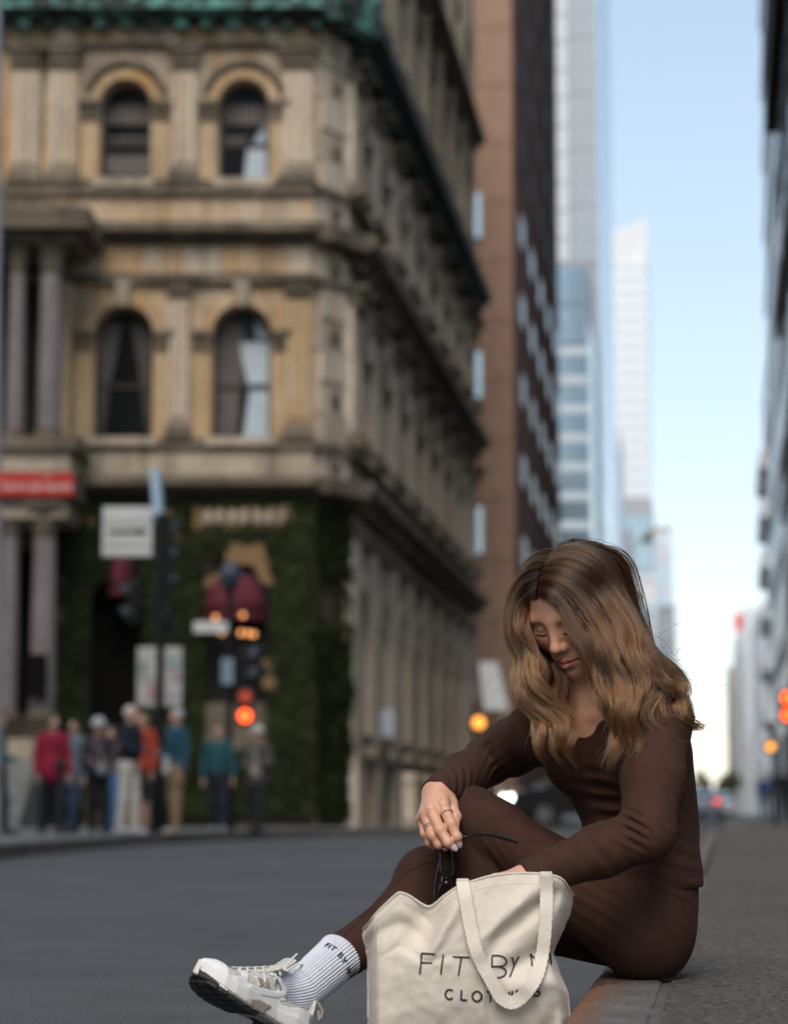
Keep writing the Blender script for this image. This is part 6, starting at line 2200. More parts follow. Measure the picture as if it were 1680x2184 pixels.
# ================================================================ canvas tote bag
def canvas():
    t = NT("natural_canvas")
    w1 = t.n("ShaderNodeTexWave", wave_type='BANDS', bands_direction='X'); w1.inputs["Scale"].default_value = 420; w1.inputs["Distortion"].default_value = 1.2; w1.inputs["Detail Scale"].default_value = 3
    w2 = t.n("ShaderNodeTexWave", wave_type='BANDS', bands_direction='Z'); w2.inputs["Scale"].default_value = 420; w2.inputs["Distortion"].default_value = 1.2; w2.inputs["Detail Scale"].default_value = 3
    co = t.co()
    t.l(co, w1.inputs["Vector"]); t.l(co, w2.inputs["Vector"])
    wv = t.math('MULTIPLY', t.math('ADD', w1.outputs["Fac"], w2.outputs["Fac"]), .5)
    base = t.ramp(t.noise(9, 5, .65), [(.3, (.69, .615, .52)), (.7, (.77, .695, .60))])
    slub = t.ramp(t.noise(70, 3, .7, t.co((1, 1, 9))), [(.35, (.95, .945, .93)), (.6, (1.02, 1.02, 1.02))])
    c = t.mix(1.0, base, slub, 'MULTIPLY')
    c = t.mix(t.math('MULTIPLY', wv, .10), c, (.52, .46, .38))
    fl = t.ramp(t.noise(140, 2, .5), [(.79, (0, 0, 0)), (.82, (1, 1, 1))])
    c = t.mix(t.math('MULTIPLY', fl, .45), c, (.30, .22, .14))
    t.color(c).rough(.9)
    t.b.inputs["Specular IOR Level"].default_value = .15
    t.b.inputs["Sheen Weight"].default_value = .15
    n1 = t.bump(t.noise(28, 5, .6), .35, .006)
    t.bump(wv, .35, .0012, n1)
    return t.m
M_canvas = canvas()
def webbing():
    t = NT("cotton_webbing")
    v = t.n("ShaderNodeTexVoronoi"); v.inputs["Scale"].default_value = 330; t.l(t.co((1, 1, .6)), v.inputs["Vector"])
    t.color(t.ramp(v.outputs["Distance"], [(.1, (.78, .71, .615)), (.6, (.70, .63, .54))])).rough(.9)
    t.bump(v.outputs["Distance"], .45, .001)
    t.b.inputs["Specular IOR Level"].default_value = .15
    return t.m
M_web = webbing()
bagO = A(1000, 2200, 3.95); bagO[2] = 0.0
bag = empty("tote_bag", tuple(bagO))
tag(bag, "cream canvas tote bag with dark printed lettering standing on the road by the kerb", "tote bag")
# front outline (pixels): left and right edge for rows from the rim down to the road
rows = [  # fraction, left (px,py), right (px,py)
    (0.00, None), ]
def col_top(u):      # rim height in pixels across the bag, u in 0..1
    xs = [0, .06, .17, .20, .235, .30, .335, .40, .46, .52, .62, .70, .80, .87, .94, 1.0]
    px = [775, 800, 846, 853, 874, 902, 917, 945, 975, 1005, 1045, 1085, 1125, 1158, 1198, 1222]
    py = [1985, 1950, 1905, 1901, 1911, 1930, 1937, 1912, 1891, 1880, 1868, 1863, 1862, 1864, 1871, 1912]
    k = [(-.03, .06), (-.02, .12), (-.01, .2), (0, .24), (.01, .2), (.02, .12), (.03, .06)]
    return np.interp(u, xs, px), sum(np.interp(min(1, max(0, u + d)), xs, py) * w_ for d, w_ in k)
def bag_bottom(u): return 783 + (1206 - 783) * u, 2290.0
def bag_edge(v, side):
    if side < 0:
        return float(np.interp(v, [0, .06, .13, .25, 1], [775, 771, 779, 783, 784]))
    return float(np.interp(v, [0, .10, .22, .36, .47, .60, .75, 1.0], [1222, 1216, 1203, 1178, 1192, 1212, 1217, 1206]))
NU, NV = 110, 90
def bag_surface(u, v):
    """Front cloth: u across, v from rim (0) down to the road (1)."""
    tx, ty = col_top(u)
    l, r = bag_edge(v, -1), bag_edge(v, 1)
    xm = l + (r - l) * u
    w = min(1.0, v / .16)
    px = tx * (1 - w) + xm * w if v < .16 else xm
    py = ty + (2275 - ty) * (v ** 1.06)
    # depth: belly towards the camera, sides drawn back, folds
    e = 4 * u * (1 - u)
    Y = 3.985 - .050 * e ** .6 * math.sin(math.pi * min(1, .22 + v * .9)) ** .7 - .028 * v
    def fold(u0, v0, u1, v1, wdt, amp):
        du, dv = u1 - u0, v1 - v0
        t = ((u - u0) * du + (v - v0) * dv) / (du * du + dv * dv)
        tt = min(1, max(0, t))
        d = math.hypot(u - u0 - du * tt, (v - v0 - dv * tt) * 1.1)
        return .75 * amp * math.exp(-(d / wdt) ** 2) * (math.sin(math.pi * min(1, max(0, .15 + t * .75))))
    Y += fold(.335, .0, .22, .34, .07, .040)          # dip below the sagging rim
    Y -= fold(.50, .02, .30, .34, .055, .020)
    Y += fold(.97, .05, .62, .47, .045, .026)         # drawn in towards the hip
    Y -= fold(.90, .02, .58, .40, .05, .012)
    Y += fold(1.0, .36, .70, .55, .05, .032)
    Y -= fold(.99, .55, .72, .62, .05, .014)
    Y += fold(.02, .12, .30, .26, .05, .016)
    Y += fold(.05, .30, .55, .42, .02, .0035)
    Y -= fold(.57, .42, .57, 1.0, .012, .004)
    Y += fold(.60, .42, .61, 1.0, .02, .003)
    Y += fold(.97, .62, .85, 1.0, .05, .016)
    Y += .0035 * mnoise.noise(Vector((u * 7, v * 7, 2.2))) + .0018 * mnoise.noise(Vector((u * 19, v * 15, 5)))
    # rolled edge by the sides
    Y += .075 * max(0, (abs(u - .5) - .44) / .06) ** 2
    return px, py, Y
V = []
for j in range(NV + 1):
    for i in range(NU + 1):
        px, py, Y = bag_surface(i / NU, j / NV)
        p_ = at(px, py, Y)
        V.append((p_.x, p_.y, max(p_.z, .002)))
front = list(V)
# back cloth: follows the front, further away and sagging open at the rim
for j in range(NV + 1):
    for i in range(NU + 1):
        u, v = i / NU, j / NV
        f = Vector(front[j * (NU + 1) + i])
        e = (4 * u * (1 - u)) ** .55
        gap = (.135 * e * (.75 + .25 * v))
        drop = -.020 * e * (1 - v) ** 3
        b_ = Vector((f.x + .01 * e, f.y + gap + .004 * mnoise.noise(Vector((u * 6, v * 6, 8))), max(.002, f.z + drop)))
        V.append(tuple(b_))
n1 = (NU + 1) * (NV + 1)
fs = []
for j in range(NV):
    for i in range(NU):
        a = j * (NU + 1) + i
        fs.append((a, a + NU + 1, a + NU + 2, a + 1))
        fs.append((n1 + a, n1 + a + 1, n1 + a + NU + 2, n1 + a + NU + 1))
for j in range(NV):                                   # side gussets
    a, b_ = j * (NU + 1), j * (NU + 1) + NU
    fs.append((a, n1 + a, n1 + a + NU + 1, a + NU + 1))
    fs.append((b_, b_ + NU + 1, n1 + b_ + NU + 1, n1 + b_))
for i in range(NU):                                   # floor
    a = NV * (NU + 1) + i
    fs.append((a, n1 + a, n1 + a + 1, a + 1))
cloth = np_mesh("canvas_body", V, fs, M_canvas, bag)
m = cloth.modifiers.new("thick", 'SOLIDIFY'); m.thickness = .0014; m.offset = -1
def bs(u, v, lift=.0012):
    px, py, Y = bag_surface(u, v)
    p_ = np.array(at(px, py, Y)); p_[2] = max(p_[2], .002)
    du = np.array(at(*bag_surface(min(1, u + .01), v))) - np.array(at(*bag_surface(max(0, u - .01), v)))
    dv = np.array(at(*bag_surface(u, min(1, v + .01)))) - np.array(at(*bag_surface(u, max(0, v - .01))))
    n_ = np.cross(du, dv); n_ = n_ / np.linalg.norm(n_)
    if n_[1] > 0: n_ = -n_
    return p_ + n_ * lift, n_
def bag_uv(px, py):
    """Find the place on the front cloth seen at a pixel."""
    u, v = .5, .5
    for _ in range(40):
        x, y, _d = bag_surface(u, v)
        u = min(1, max(0, u + (px - x) / 440 * .8)); v = min(1, max(0, v + (py - y) / 400 * .8))
    return u, v
# hem along the rim and side seams
mb = MB(); mb.tube([bs(i / 60, .0, .0004)[0] for i in range(61)], .0021, 6); mb.build("rim_hem", M_canvas, bag, smooth=True)
mb = MB(); mb.tube([bs(i / 60, .062, .0002)[0] for i in range(3, 58)], .0006, 5); mb.build("rim_stitch", M_web, bag)
mb = MB(); mb.tube([bs(.055 + .02 * (1 - j / 20), .05 + j / 20 * .2, .0004)[0] for j in range(21)], .0011, 5); mb.build("side_seam", M_canvas, bag)
# printed lettering: strokes laid on the cloth
def stroke_letters(defs, wpx, name="letter"):
    for strokes in defs:
        vs, fs = [], []
        for st in strokes:
            pts = []
            for i in range(len(st) - 1):
                for k in range(6):
                    t_ = k / 6
                    pts.append((st[i][0] * (1 - t_) + st[i + 1][0] * t_, st[i][1] * (1 - t_) + st[i + 1][1] * t_))
            pts.append(st[-1])
            k0 = len(vs)
            for i, (x, y) in enumerate(pts):
                a, c_ = pts[max(0, i - 1)], pts[min(len(pts) - 1, i + 1)]
                tx, ty = c_[0] - a[0], c_[1] - a[1]; l_ = math.hypot(tx, ty) or 1
                nx, ny = -ty / l_, tx / l_
                for s_ in (-1, 1):
                    u, v = bag_uv(x + nx * s_ * wpx / 2, y + ny * s_ * wpx / 2)
                    vs.append(bs(u, v, .0014)[0])
            for i in range(len(pts) - 1):
                fs.append((k0 + 2 * i, k0 + 2 * i + 1, k0 + 2 * i + 3, k0 + 2 * i + 2))
        MB().add(vs, fs).build(name, M_print2, bag)
M_print2 = plain("charcoal_print", (.026, .026, .032), .85, .25, 400)
def c5(*pts): return [(719.8 + x * .33323, 1812.8 + y * .33323) for x, y in pts]
def arc(cx, cy, rx, ry, a0, a1, n=14): return [(cx + rx * math.cos(R(a0 + (a1 - a0) * i / n)), cy + ry * math.sin(R(a0 + (a1 - a0) * i / n))) for i in range(n + 1)]
L1 = [
    [c5((540, 662), (527, 795)), c5((538, 664), (624, 666)), c5((535, 722), (606, 724))],
    [c5((677, 668), (660, 797))],
    [c5((735, 684), (845, 688)), c5((792, 686), (772, 804))],
    [c5((988, 676), (983, 815)), c5((986, 677), *arc(1030, 711, 48, 34, -88, 88), (986, 746)), c5((986, 746), *arc(1028, 782, 46, 35, -88, 88), (983, 816))],
    [c5((1113, 682), (1126, 738)), c5((1156, 680), (1126, 738)), c5((1126, 738), (1100, 816))],
    [c5((1228, 664), (1240, 700), (1244, 745)), c5((1228, 664), (1330, 762)), c5((1330, 762), (1352, 650)), c5((1352, 650), (1362, 735))],
]
stroke_letters(L1, 3.6)
L2 = [
    [c5(*arc(716, 924, 27, 31, -42, -318))],
    [c5((792, 896), (788, 957)), c5((787, 958), (828, 961))],
    [c5(*arc(891, 936, 30, 32, 0, 360, 20))],
    [c5((950, 906), (1004, 908)), c5((978, 907), (976, 974))],
    [c5((1042, 905), (1040, 975)), c5((1098, 905), (1090, 975)), c5((1041, 940), (1094, 940))],
    [c5((1118, 900), (1112, 960))],
    [c5((1142, 950), (1146, 895)), c5((1146, 895), (1186, 935)), c5((1186, 935), (1188, 888))],
    [c5(*arc(1268, 905, 26, 28, -50, -318)), c5((1262, 905), (1290, 903)), c5((1290, 903), (1290, 926))],
]
stroke_letters(L2, 4.2)
# strap handles
def strap(px, Ys, name="handle"):
    w, th = .0108, .0016
    P_ = [np.array(at(x, y, Y)) for (x, y), Y in zip(px, Ys)]
    # smooth by Catmull-Rom
    pts = []
    for i in range(len(P_) - 1):
        p0, p1, p2, p3 = P_[max(0, i - 1)], P_[i], P_[i + 1], P_[min(len(P_) - 1, i + 2)]
        for k in range(8):
            t_ = k / 8
            pts.append(.5 * ((2 * p1) + (-p0 + p2) * t_ + (2 * p0 - 5 * p1 + 4 * p2 - p3) * t_ ** 2 + (-p0 + 3 * p1 - 3 * p2 + p3) * t_ ** 3))
    pts.append(P_[-1])
    vs, fs = [], []
    for i, p_ in enumerate(pts):
        t_ = unit(pts[min(i + 1, len(pts) - 1)] - pts[max(i - 1, 0)])
        nrm = np.array([.05, -1, .12]); nrm = unit(nrm - t_ * np.dot(nrm, t_))
        s_ = np.cross(t_, nrm)
        jit = .0006 * math.sin(i * 2.3)
        for a, b_ in ((-w + jit, -th), (w + jit, -th), (w + jit, th), (-w + jit, th)):
            vs.append(p_ + s_ * a - nrm * b_)
    for i in range(len(pts) - 1):
        for k in range(4):
            fs.append((i * 4 + k, i * 4 + (k + 1) % 4, (i + 1) * 4 + (k + 1) % 4, (i + 1) * 4 + k))
    fs += [(3, 2, 1, 0), tuple((len(pts) - 1) * 4 + k for k in range(4))]
    o = MB().add(vs, fs).build(name, M_web, bag, bevel=.0008)
    return o
def bagY(px, py): return bag_surface(*bag_uv(px, py))[2]
hp = c5((800, 205), (812, 290), (832, 400), (855, 520), (885, 640), (925, 735), (965, 805), (1005, 880), (1045, 945), (1110, 978), (1175, 945), (1230, 880), (1275, 800), (1305, 690), (1322, 560), (1332, 400), (1335, 270), (1333, 160))
hy = []
for i, (x, y) in enumerate(hp):
    lift = .006 + .012 * math.sin(math.pi * i / (len(hp) - 1))
    hy.append(bagY(x, max(y, 1876)) - lift)
strap(hp, hy)
# stitched ends folded over the rim, and the far handle lying inside
for i in (0, -1):
    (x, y), Y = hp[i], hy[i]
    a_, c_ = np.array(at(x - 13, y + 6, Y)), np.array(at(x + 13, y - 7, Y))
    mb = MB(); mb.box(a_[0], c_[0], Y - .001, Y + .010, a_[2], c_[2]); mb.build("handle_fold", M_web, bag, bevel=.0015)
strap(c5((860, 330), (900, 300), (980, 420), (1080, 520), (1180, 420), (1250, 300), (1290, 260)), [4.06, 4.075, 4.07, 4.06, 4.07, 4.08, 4.08])

# ================================================================ sunglasses
M_gls = plain("glossy_black_acetate", (.012, .011, .011), .12, .1, 20, spec=.6)
def lens_mat():
    t = NT("dark_brown_lens"); t.color((.018, .010, .006)).rough(.06)
    t.b.inputs["Specular IOR Level"].default_value = .6
    return t.m
M_lens = lens_mat()
gl = empty("sunglasses", tuple(A(948, 1830, 4.29)))
tag(gl, "black narrow rectangular sunglasses hanging from the woman's fingers by one temple", "sunglasses")
# frame axes: along the brow line (downwards in the photo), across the lens, out of the lens
gY = 4.285
gA, gB = A(946, 1804, gY), A(935, 1945, gY - .012)
gx = unit(gB - gA); glen = np.linalg.norm(gB - gA)
gz = unit(np.array([.60, -.72, -.05]) - gx * np.dot(np.array([.60, -.72, -.05]), gx)); gy = np.cross(gz, gx)
# gy: from brow edge (left in the photo) to the lower edge of the lens
gy = gy if gy[0] > 0 else -gy
def gp(a, b_, c_=0.0): return gA + gx * a + gy * b_ + gz * c_
LW, LH = .050, .031
def rrect(a0, a1, b0, b1, r, n=5):
    out = []
    for cx, cy, s0 in ((a1 - r, b1 - r, 0), (a0 + r, b1 - r, 90), (a0 + r, b0 + r, 180), (a1 - r, b0 + r, 270)):
        for i in range(n + 1):
            t_ = R(s0 + 90 * i / n)
            out.append((cx + r * math.cos(t_), cy + r * math.sin(t_)))
    return out
rimw = .0042
def curve_c(a): return -.010 * ((a - .062) / .062) ** 2
for k, a0 in enumerate((.002, .070)):
    inn = rrect(a0, a0 + LW, -.002, LH - .002, .008)
    ring_ = inn + inn[:1]
    mb = MB()
    mb.tube([gp(a, b_, curve_c(a)) for a, b_ in ring_], [(rimw * .75, .0026)] * len(ring_), 8, cap=False, up=gz)
    fr = mb.build("rim", M_gls, gl, smooth=True)
    n = len(inn)
    mb = MB()
    mb.add([gp(a, b_, curve_c(a) + .0008) for a, b_ in inn] + [gp(a, b_, curve_c(a) - .0012) for a, b_ in inn], [tuple(range(n)), tuple(range(2 * n - 1, n - 1, -1))])
    mb.build("lens", M_lens, fr)
mb = MB(); mb.tube([gp(.0515, .006, curve_c(.052)), gp(.057, .0035, .001), gp(.065, .0035, .001), gp(.0705, .006, curve_c(.07))], [(.0035, .0026), (.0026, .0026), (.0026, .0026), (.0035, .0026)], 8, up=gz); mb.build("bridge", M_gls, gl, smooth=True)
for a in (.057, .066):
    mb = MB(); mb.tube([gp(a - .002, .012, -.001), gp(a, .018, -.006)], .0022, 8); mb.build("nose_pad", M_gls, gl, smooth=True)
# the raised temple runs out to the right of the hand, the other hangs folded behind the lenses
t0 = gp(.0, .004, -.002)
tp_ = [t0, A(957, 1793, 4.308), A(985, 1786, 4.310), A(1020, 1780, 4.300), A(1045, 1780, 4.288), A(1068, 1786, 4.272), A(1088, 1792, 4.258), A(1103, 1797, 4.248)]
mb = MB(); mb.tube(tp_, [(.0034, .0026), (.0034, .0022), (.0032, .0019), (.0030, .0018), (.0030, .0019), (.0032, .0021), (.0034, .0022), (.0026, .0018)], 10, up=(0, 1, 0)); mb.build("temple", M_gls, gl, smooth=True)
mb = MB(); mb.tube([gp(.122, .004, -.010), gp(.112, .006, -.020), gp(.06, .010, -.024), gp(.02, .014, -.022), gp(.0, .024, -.018)], [(.0034, .0022)] * 5, 8, up=gz); mb.build("temple", M_gls, gl, smooth=True)
# ================================================================ hair
def hair_mat(name):
    """Brown at the roots, honey towards the tips; every strand a little different."""
    t = NT(name)
    t.t.nodes.remove(t.b)
    h = t.n("ShaderNodeBsdfHairPrincipled", parametrization='COLOR')
    f = t.n("ShaderNodeAttribute", attribute_name="along")
    r = t.n("ShaderNodeAttribute", attribute_name="tone")
    k = t.math('ADD', f.outputs["Fac"], t.math('MULTIPLY', t.math('SUBTRACT', r.outputs["Fac"], .5), .6))
    c = t.ramp(k, [(.0, (.022, .0086, .0032)), (.30, (.030, .0110, .0037)), (.62, (.056, .0198, .0060)), (1.0, (.150, .055, .0165))])
    t.l(c, h.inputs["Color"])
    h.inputs["Roughness"].default_value = .24
    h.inputs["Radial Roughness"].default_value = .42
    h.inputs["Random Roughness"].default_value = .2
    h.inputs["IOR"].default_value = 1.55
    t.l(h.outputs[0], t.out.inputs[0])
    return t.m
def mass_mat(name):
    t = NT(name)
    t.color(t.ramp(t.noise(60, 4, .6), [(.3, (.020, .011, .006)), (.7, (.045, .024, .013))])).rough(.8)
    t.b.inputs["Specular IOR Level"].default_value = .05
    return t.m
M_hair, M_hairu = hair_mat("wavy_hair"), mass_mat("hair_mass")
hh = hb                                                    # the head's surface for finding depth
sk_c, sk_r = np.array((0, -.010, .026)), np.array((.0710, .088, .071))
fc_c, fc_r = np.array((0, .030, -.030)), np.array((.060, .064, .082))
def push(P_, m=.006):
    """Keep points outside the skull and the cheeks."""
    q = hl(P_)
    for c, r, mm in ((sk_c, sk_r, m), (fc_c, fc_r, m * .5)):
        d = (q - c) / (r + mm)
        n_ = np.linalg.norm(d, axis=-1, keepdims=True)
        q = np.where(n_ < 1, c + (q - c) / np.maximum(n_, .25), q)
    return HO + q @ HM
def resample(P_, n):
    P_ = np.array(P_, float)
    out = []
    for i in range(len(P_) - 1):
        p0, p1, p2, p3 = P_[max(0, i - 1)], P_[i], P_[i + 1], P_[min(len(P_) - 1, i + 2)]
        for k in range(10):
            t = k / 10
            out.append(.5 * ((2 * p1) + (-p0 + p2) * t + (2 * p0 - 5 * p1 + 4 * p2 - p3) * t * t + (-p0 + 3 * p1 - 3 * p2 + p3) * t ** 3))
    out.append(P_[-1]); out = np.array(out)
    s_ = np.concatenate([[0], np.cumsum(np.linalg.norm(np.diff(out, axis=0), axis=1))])
    return np.stack([np.interp(np.linspace(0, s_[-1], n), s_, out[:, d]) for d in range(3)], 1)
NS = 34
def c1p(x, y): return 799.7 + x * .4443, 1119.6 + y * .4443
def guide(pts, side=0):
    """pts: (x, y, Y) in the head close-up; Y None = lie on the head."""
    W = []
    for x, y, Y in pts:
        if Y is None and x == pts[0][0] and y == pts[0][1]: x = x + side
        px, py = c1p(x, y)
        if Y is None:
            d = (at(px, py, 4.0) - CAM).normalized()
            r = hh.ray_cast(CAM, d)
            Y = (r[0].y - .007) if r[0] is not None else 4.25
        W.append(A(px, py, Y))
    return W
def front_of_clothes(P_, lift=.008):
    out = P_.copy()
    for i in range(len(P_)):
        v = Vector(P_[i]) - CAM
        r = bv_top.ray_cast(CAM, v.normalized())
        if r[0] is not None and r[3] < v.length + lift:
            out[i] = np.array(CAM + v.normalized() * (r[3] - lift))
    # smooth the depth change
    for _ in range(3):
        out[1:-1] = out[1:-1] * .5 + (out[:-2] + out[2:]) * .25
    return out
N = None
G = [
 [(786, 336, N), (850, 354, N), (900, 402, N), (936, 490, 4.170), (986, 556, 4.165), (1036, 606, 4.165), (1042, 680, 4.165), (1066, 750, 4.16), (1092, 800, 4.15), (1140, 836, 4.14), (1176, 868, 4.13), (1150, 905, 4.13)],
 [(786, 306, N), (850, 318, N), (912, 380, N), (952, 470, 4.165), (1008, 548, 4.155), (1052, 620, 4.15), (1050, 700, 4.15), (1085, 775, 4.14), (1140, 850, 4.13), (1118, 930, 4.13), (1122, 1000, 4.13), (1160, 1060, 4.13), (1140, 1110, 4.13), (1092, 1236, 4.13)],
 [(790, 276, N), (862, 274, N), (950, 340, N), (1010, 430, 4.17), (1070, 530, 4.15), (1106, 620, 4.14), (1120, 720, 4.14), (1145, 800, 4.13), (1190, 860, 4.12), (1150, 930, 4.12), (1140, 1000, 4.12), (1186, 1060, 4.12), (1176, 1120, 4.13), (1140, 1170, 4.13)],
 [(796, 246, N), (880, 234, N), (980, 296, N), (1050, 388, 4.18), (1112, 490, 4.15), (1150, 590, 4.14), (1166, 690, 4.13), (1200, 780, 4.12), (1246, 850, 4.11), (1226, 920, 4.11), (1210, 985, 4.11), (1252, 1040, 4.11), (1282, 1085, 4.12), (1256, 1130, 4.13)],
 [(806, 212, N), (900, 192, N), (1000, 244, N), (1080, 334, N), (1146, 440, 4.17), (1196, 550, 4.15), (1220, 660, 4.13), (1250, 760, 4.12), (1280, 840, 4.11), (1250, 905, 4.10), (1226, 960, 4.10), (1266, 1020, 4.11), (1292, 1062, 4.11), (1268, 1110, 4.12)],
 [(818, 180, N), (920, 152, N), (1020, 200, N), (1104, 290, N), (1176, 400, 4.20), (1236, 520, 4.17), (1272, 630, 4.15), (1292, 720, 4.14), (1292, 800, 4.13), (1262, 870, 4.12), (1240, 930, 4.12), (1270, 990, 4.12), (1290, 1040, 4.13)],
 [(832, 152, N), (940, 122, N), (1040, 164, N), (1124, 256, N), (1196, 370, 4.22), (1256, 490, 4.20), (1306, 590, 4.19), (1360, 670, 4.18), (1420, 730, 4.18), (1462, 800, 4.18), (1480, 870, 4.18), (1510, 935, 4.19), (1570, 962, 4.19), (1626, 968, 4.19)],
 [(850, 126, N), (956, 100, N), (1058, 138, 4.235), (1138, 234, 4.235), (1204, 346, 4.24), (1264, 468, 4.235), (1322, 572, 4.23), (1392, 652, 4.23), (1462, 720, 4.23), (1500, 790, 4.23), (1512, 870, 4.235), (1530, 940, 4.24)],
 [(872, 106, N), (968, 90, 4.25), (1070, 126, 4.262), (1148, 222, 4.275), (1212, 336, 4.285), (1270, 456, 4.29), (1330, 560, 4.29), (1404, 640, 4.29), (1480, 712, 4.29), (1516, 790, 4.30), (1524, 880, 4.31), (1536, 960, 4.32)],
]
H = [
 [(776, 336, N), (726, 376, N), (704, 440, 4.235), (704, 508, 4.230), (728, 576, 4.226), (758, 634, 4.222), (798, 682, 4.220), (836, 698, 4.215), (856, 682, 4.21)],
 [(778, 306, N), (718, 340, N), (684, 420, 4.248), (688, 510, 4.243), (716, 590, 4.238), (750, 660, 4.235), (760, 740, 4.225), (780, 820, 4.215), (840, 890, 4.205), (900, 950, 4.195), (935, 1010, 4.19), (920, 1080, 4.19), (945, 1180, 4.20)],
 [(782, 276, N), (720, 300, N), (680, 390, 4.26), (668, 490, 4.262), (680, 570, 4.258), (712, 640, 4.25), (724, 720, 4.24), (716, 800, 4.23), (750, 880, 4.22), (820, 930, 4.215), (880, 990, 4.205), (862, 1060, 4.205), (890, 1120, 4.21), (930, 1170, 4.21)],
 [(790, 240, N), (722, 258, N), (676, 340, 4.275), (654, 440, 4.28), (654, 520, 4.28), (680, 590, 4.278), (706, 650, 4.27), (704, 740, 4.26), (692, 820, 4.25), (712, 890, 4.24), (770, 960, 4.23), (800, 1020, 4.225), (796, 1090, 4.225), (830, 1150, 4.23)],
 [(800, 206, N), (734, 216, N), (680, 300, 4.29), (650, 410, 4.30), (644, 500, 4.305), (662, 570, 4.30), (690, 622, 4.30), (694, 700, 4.29), (684, 790, 4.28), (704, 870, 4.265), (756, 940, 4.25), (776, 1010, 4.245), (770, 1080, 4.245), (800, 1148, 4.25)],
 [(816, 172, N), (750, 180, N), (696, 260, 4.29), (660, 370, 4.32), (648, 470, 4.33), (656, 550, 4.33), (680, 612, 4.325), (690, 690, 4.31), (690, 780, 4.30), (716, 850, 4.285), (740, 920, 4.27), (762, 990, 4.26), (776, 1040, 4.26)],
 [(840, 140, N), (776, 150, 4.27), (716, 222, 4.30), (678, 326, 4.335), (662, 430, 4.35), (664, 530, 4.355), (690, 620, 4.35), (716, 700, 4.335), (740, 780, 4.32), (780, 860, 4.30), (830, 930, 4.28), (850, 1000, 4.26), (870, 1060, 4.25)],
 [(868, 116, N), (806, 134, 4.30), (738, 188, 4.335), (690, 290, 4.365), (668, 400, 4.38), (668, 510, 4.385), (690, 620, 4.38), (716, 720, 4.36), (752, 800, 4.34), (780, 880, 4.32)],
]
# loose locks that hang by the neck and chest
X_ = [
 [(762, 420, 4.33), (826, 560, 4.375), (872, 660, 4.395), (900, 740, 4.395), (915, 820, 4.37), (925, 900, 4.33), (935, 980, 4.29)],
 [(770, 440, 4.34), (846, 560, 4.385), (902, 660, 4.41), (932, 740, 4.41), (945, 820, 4.385), (950, 900, 4.345), (945, 960, 4.31)],
 [(755, 430, 4.325), (806, 580, 4.36), (846, 680, 4.375), (870, 760, 4.37), (886, 840, 4.34), (900, 920, 4.29)],
 [(764, 400, 4.285), (796, 480, 4.31), (816, 560, 4.322), (826, 620, 4.322), (832, 680, 4.315), (840, 740, 4.30), (862, 800, 4.28), (880, 860, 4.26)],
 [(750, 420, 4.29), (780, 500, 4.315), (800, 580, 4.325), (812, 640, 4.325), (818, 700, 4.315), (826, 760, 4.30), (846, 820, 4.28)],
 [(744, 330, 4.25), (722, 400, 4.265), (722, 480, 4.275), (738, 560, 4.28), (768, 640, 4.28), (800, 700, 4.275), (816, 780, 4.265), (840, 850, 4.25)],
 [(735, 350, 4.27), (706, 430, 4.285), (708, 520, 4.295), (728, 600, 4.30), (760, 680, 4.295), (780, 760, 4.285), (800, 840, 4.27)],
 [(1470, 800, 4.19), (1492, 860, 4.19), (1512, 915, 4.195), (1545, 950, 4.20), (1590, 962, 4.20), (1634, 968, 4.20)],
 [(856, 660, 4.27), (880, 700, 4.265), (892, 760, 4.255), (874, 830, 4.24), (888, 890, 4.225), (940, 950, 4.205), (962, 1010, 4.195), (944, 1080, 4.195), (950, 1176, 4.20)],
 [(800, 640, 4.285), (820, 700, 4.28), (800, 780, 4.265), (790, 850, 4.25), (850, 920, 4.23), (900, 990, 4.21), (880, 1060, 4.205), (910, 1130, 4.21)],
 [(1060, 640, 4.165), (1100, 690, 4.16), (1130, 760, 4.15), (1190, 820, 4.13), (1240, 870, 4.12), (1216, 930, 4.115), (1170, 980, 4.115), (1150, 1050, 4.12), (1180, 1120, 4.125)],
 [(1300, 560, 4.19), (1320, 640, 4.18), (1350, 720, 4.175), (1400, 790, 4.165), (1450, 850, 4.165), (1490, 920, 4.17), (1528, 960, 4.18)],
 [(1250, 560, 4.17), (1290, 660, 4.16), (1330, 740, 4.15), (1396, 790, 4.15), (1452, 830, 4.16), (1478, 890, 4.165), (1500, 940, 4.17)],
]
strand_sets = []      # (guide, width profile, count, tone)
def add_lock(P_, w0, w1, w2, n, tone, clothes=True, wave=.004, a0=.12):
    Q_ = resample(P_, NS)
    Q_ = push(Q_, .0045)
    if clothes:
        # broad waves in the hanging half, in step with their neighbours
        tt = np.linspace(0, 1, NS)
        z = Q_[:, 2]
        ph = Q_[NS // 2, 0] * 16 + rng.uniform(-.9, .9)
        am = rng.uniform(.008, .014) * np.clip((tt - .30) / .4, 0, 1)
        Q_ = Q_ + np.stack([am * np.sin(z * 2 * math.pi / .105 + ph), -.6 * am * np.cos(z * 2 * math.pi / .105 + ph * 1.3), 0 * z], 1)
        Q_ = front_of_clothes(Q_)
    strand_sets.append((Q_, w0, w1, w2, n, tone, wave, a0))
def blend(P_, Q_, f): return resample(P_, NS) * (1 - f) + resample(Q_, NS) * f
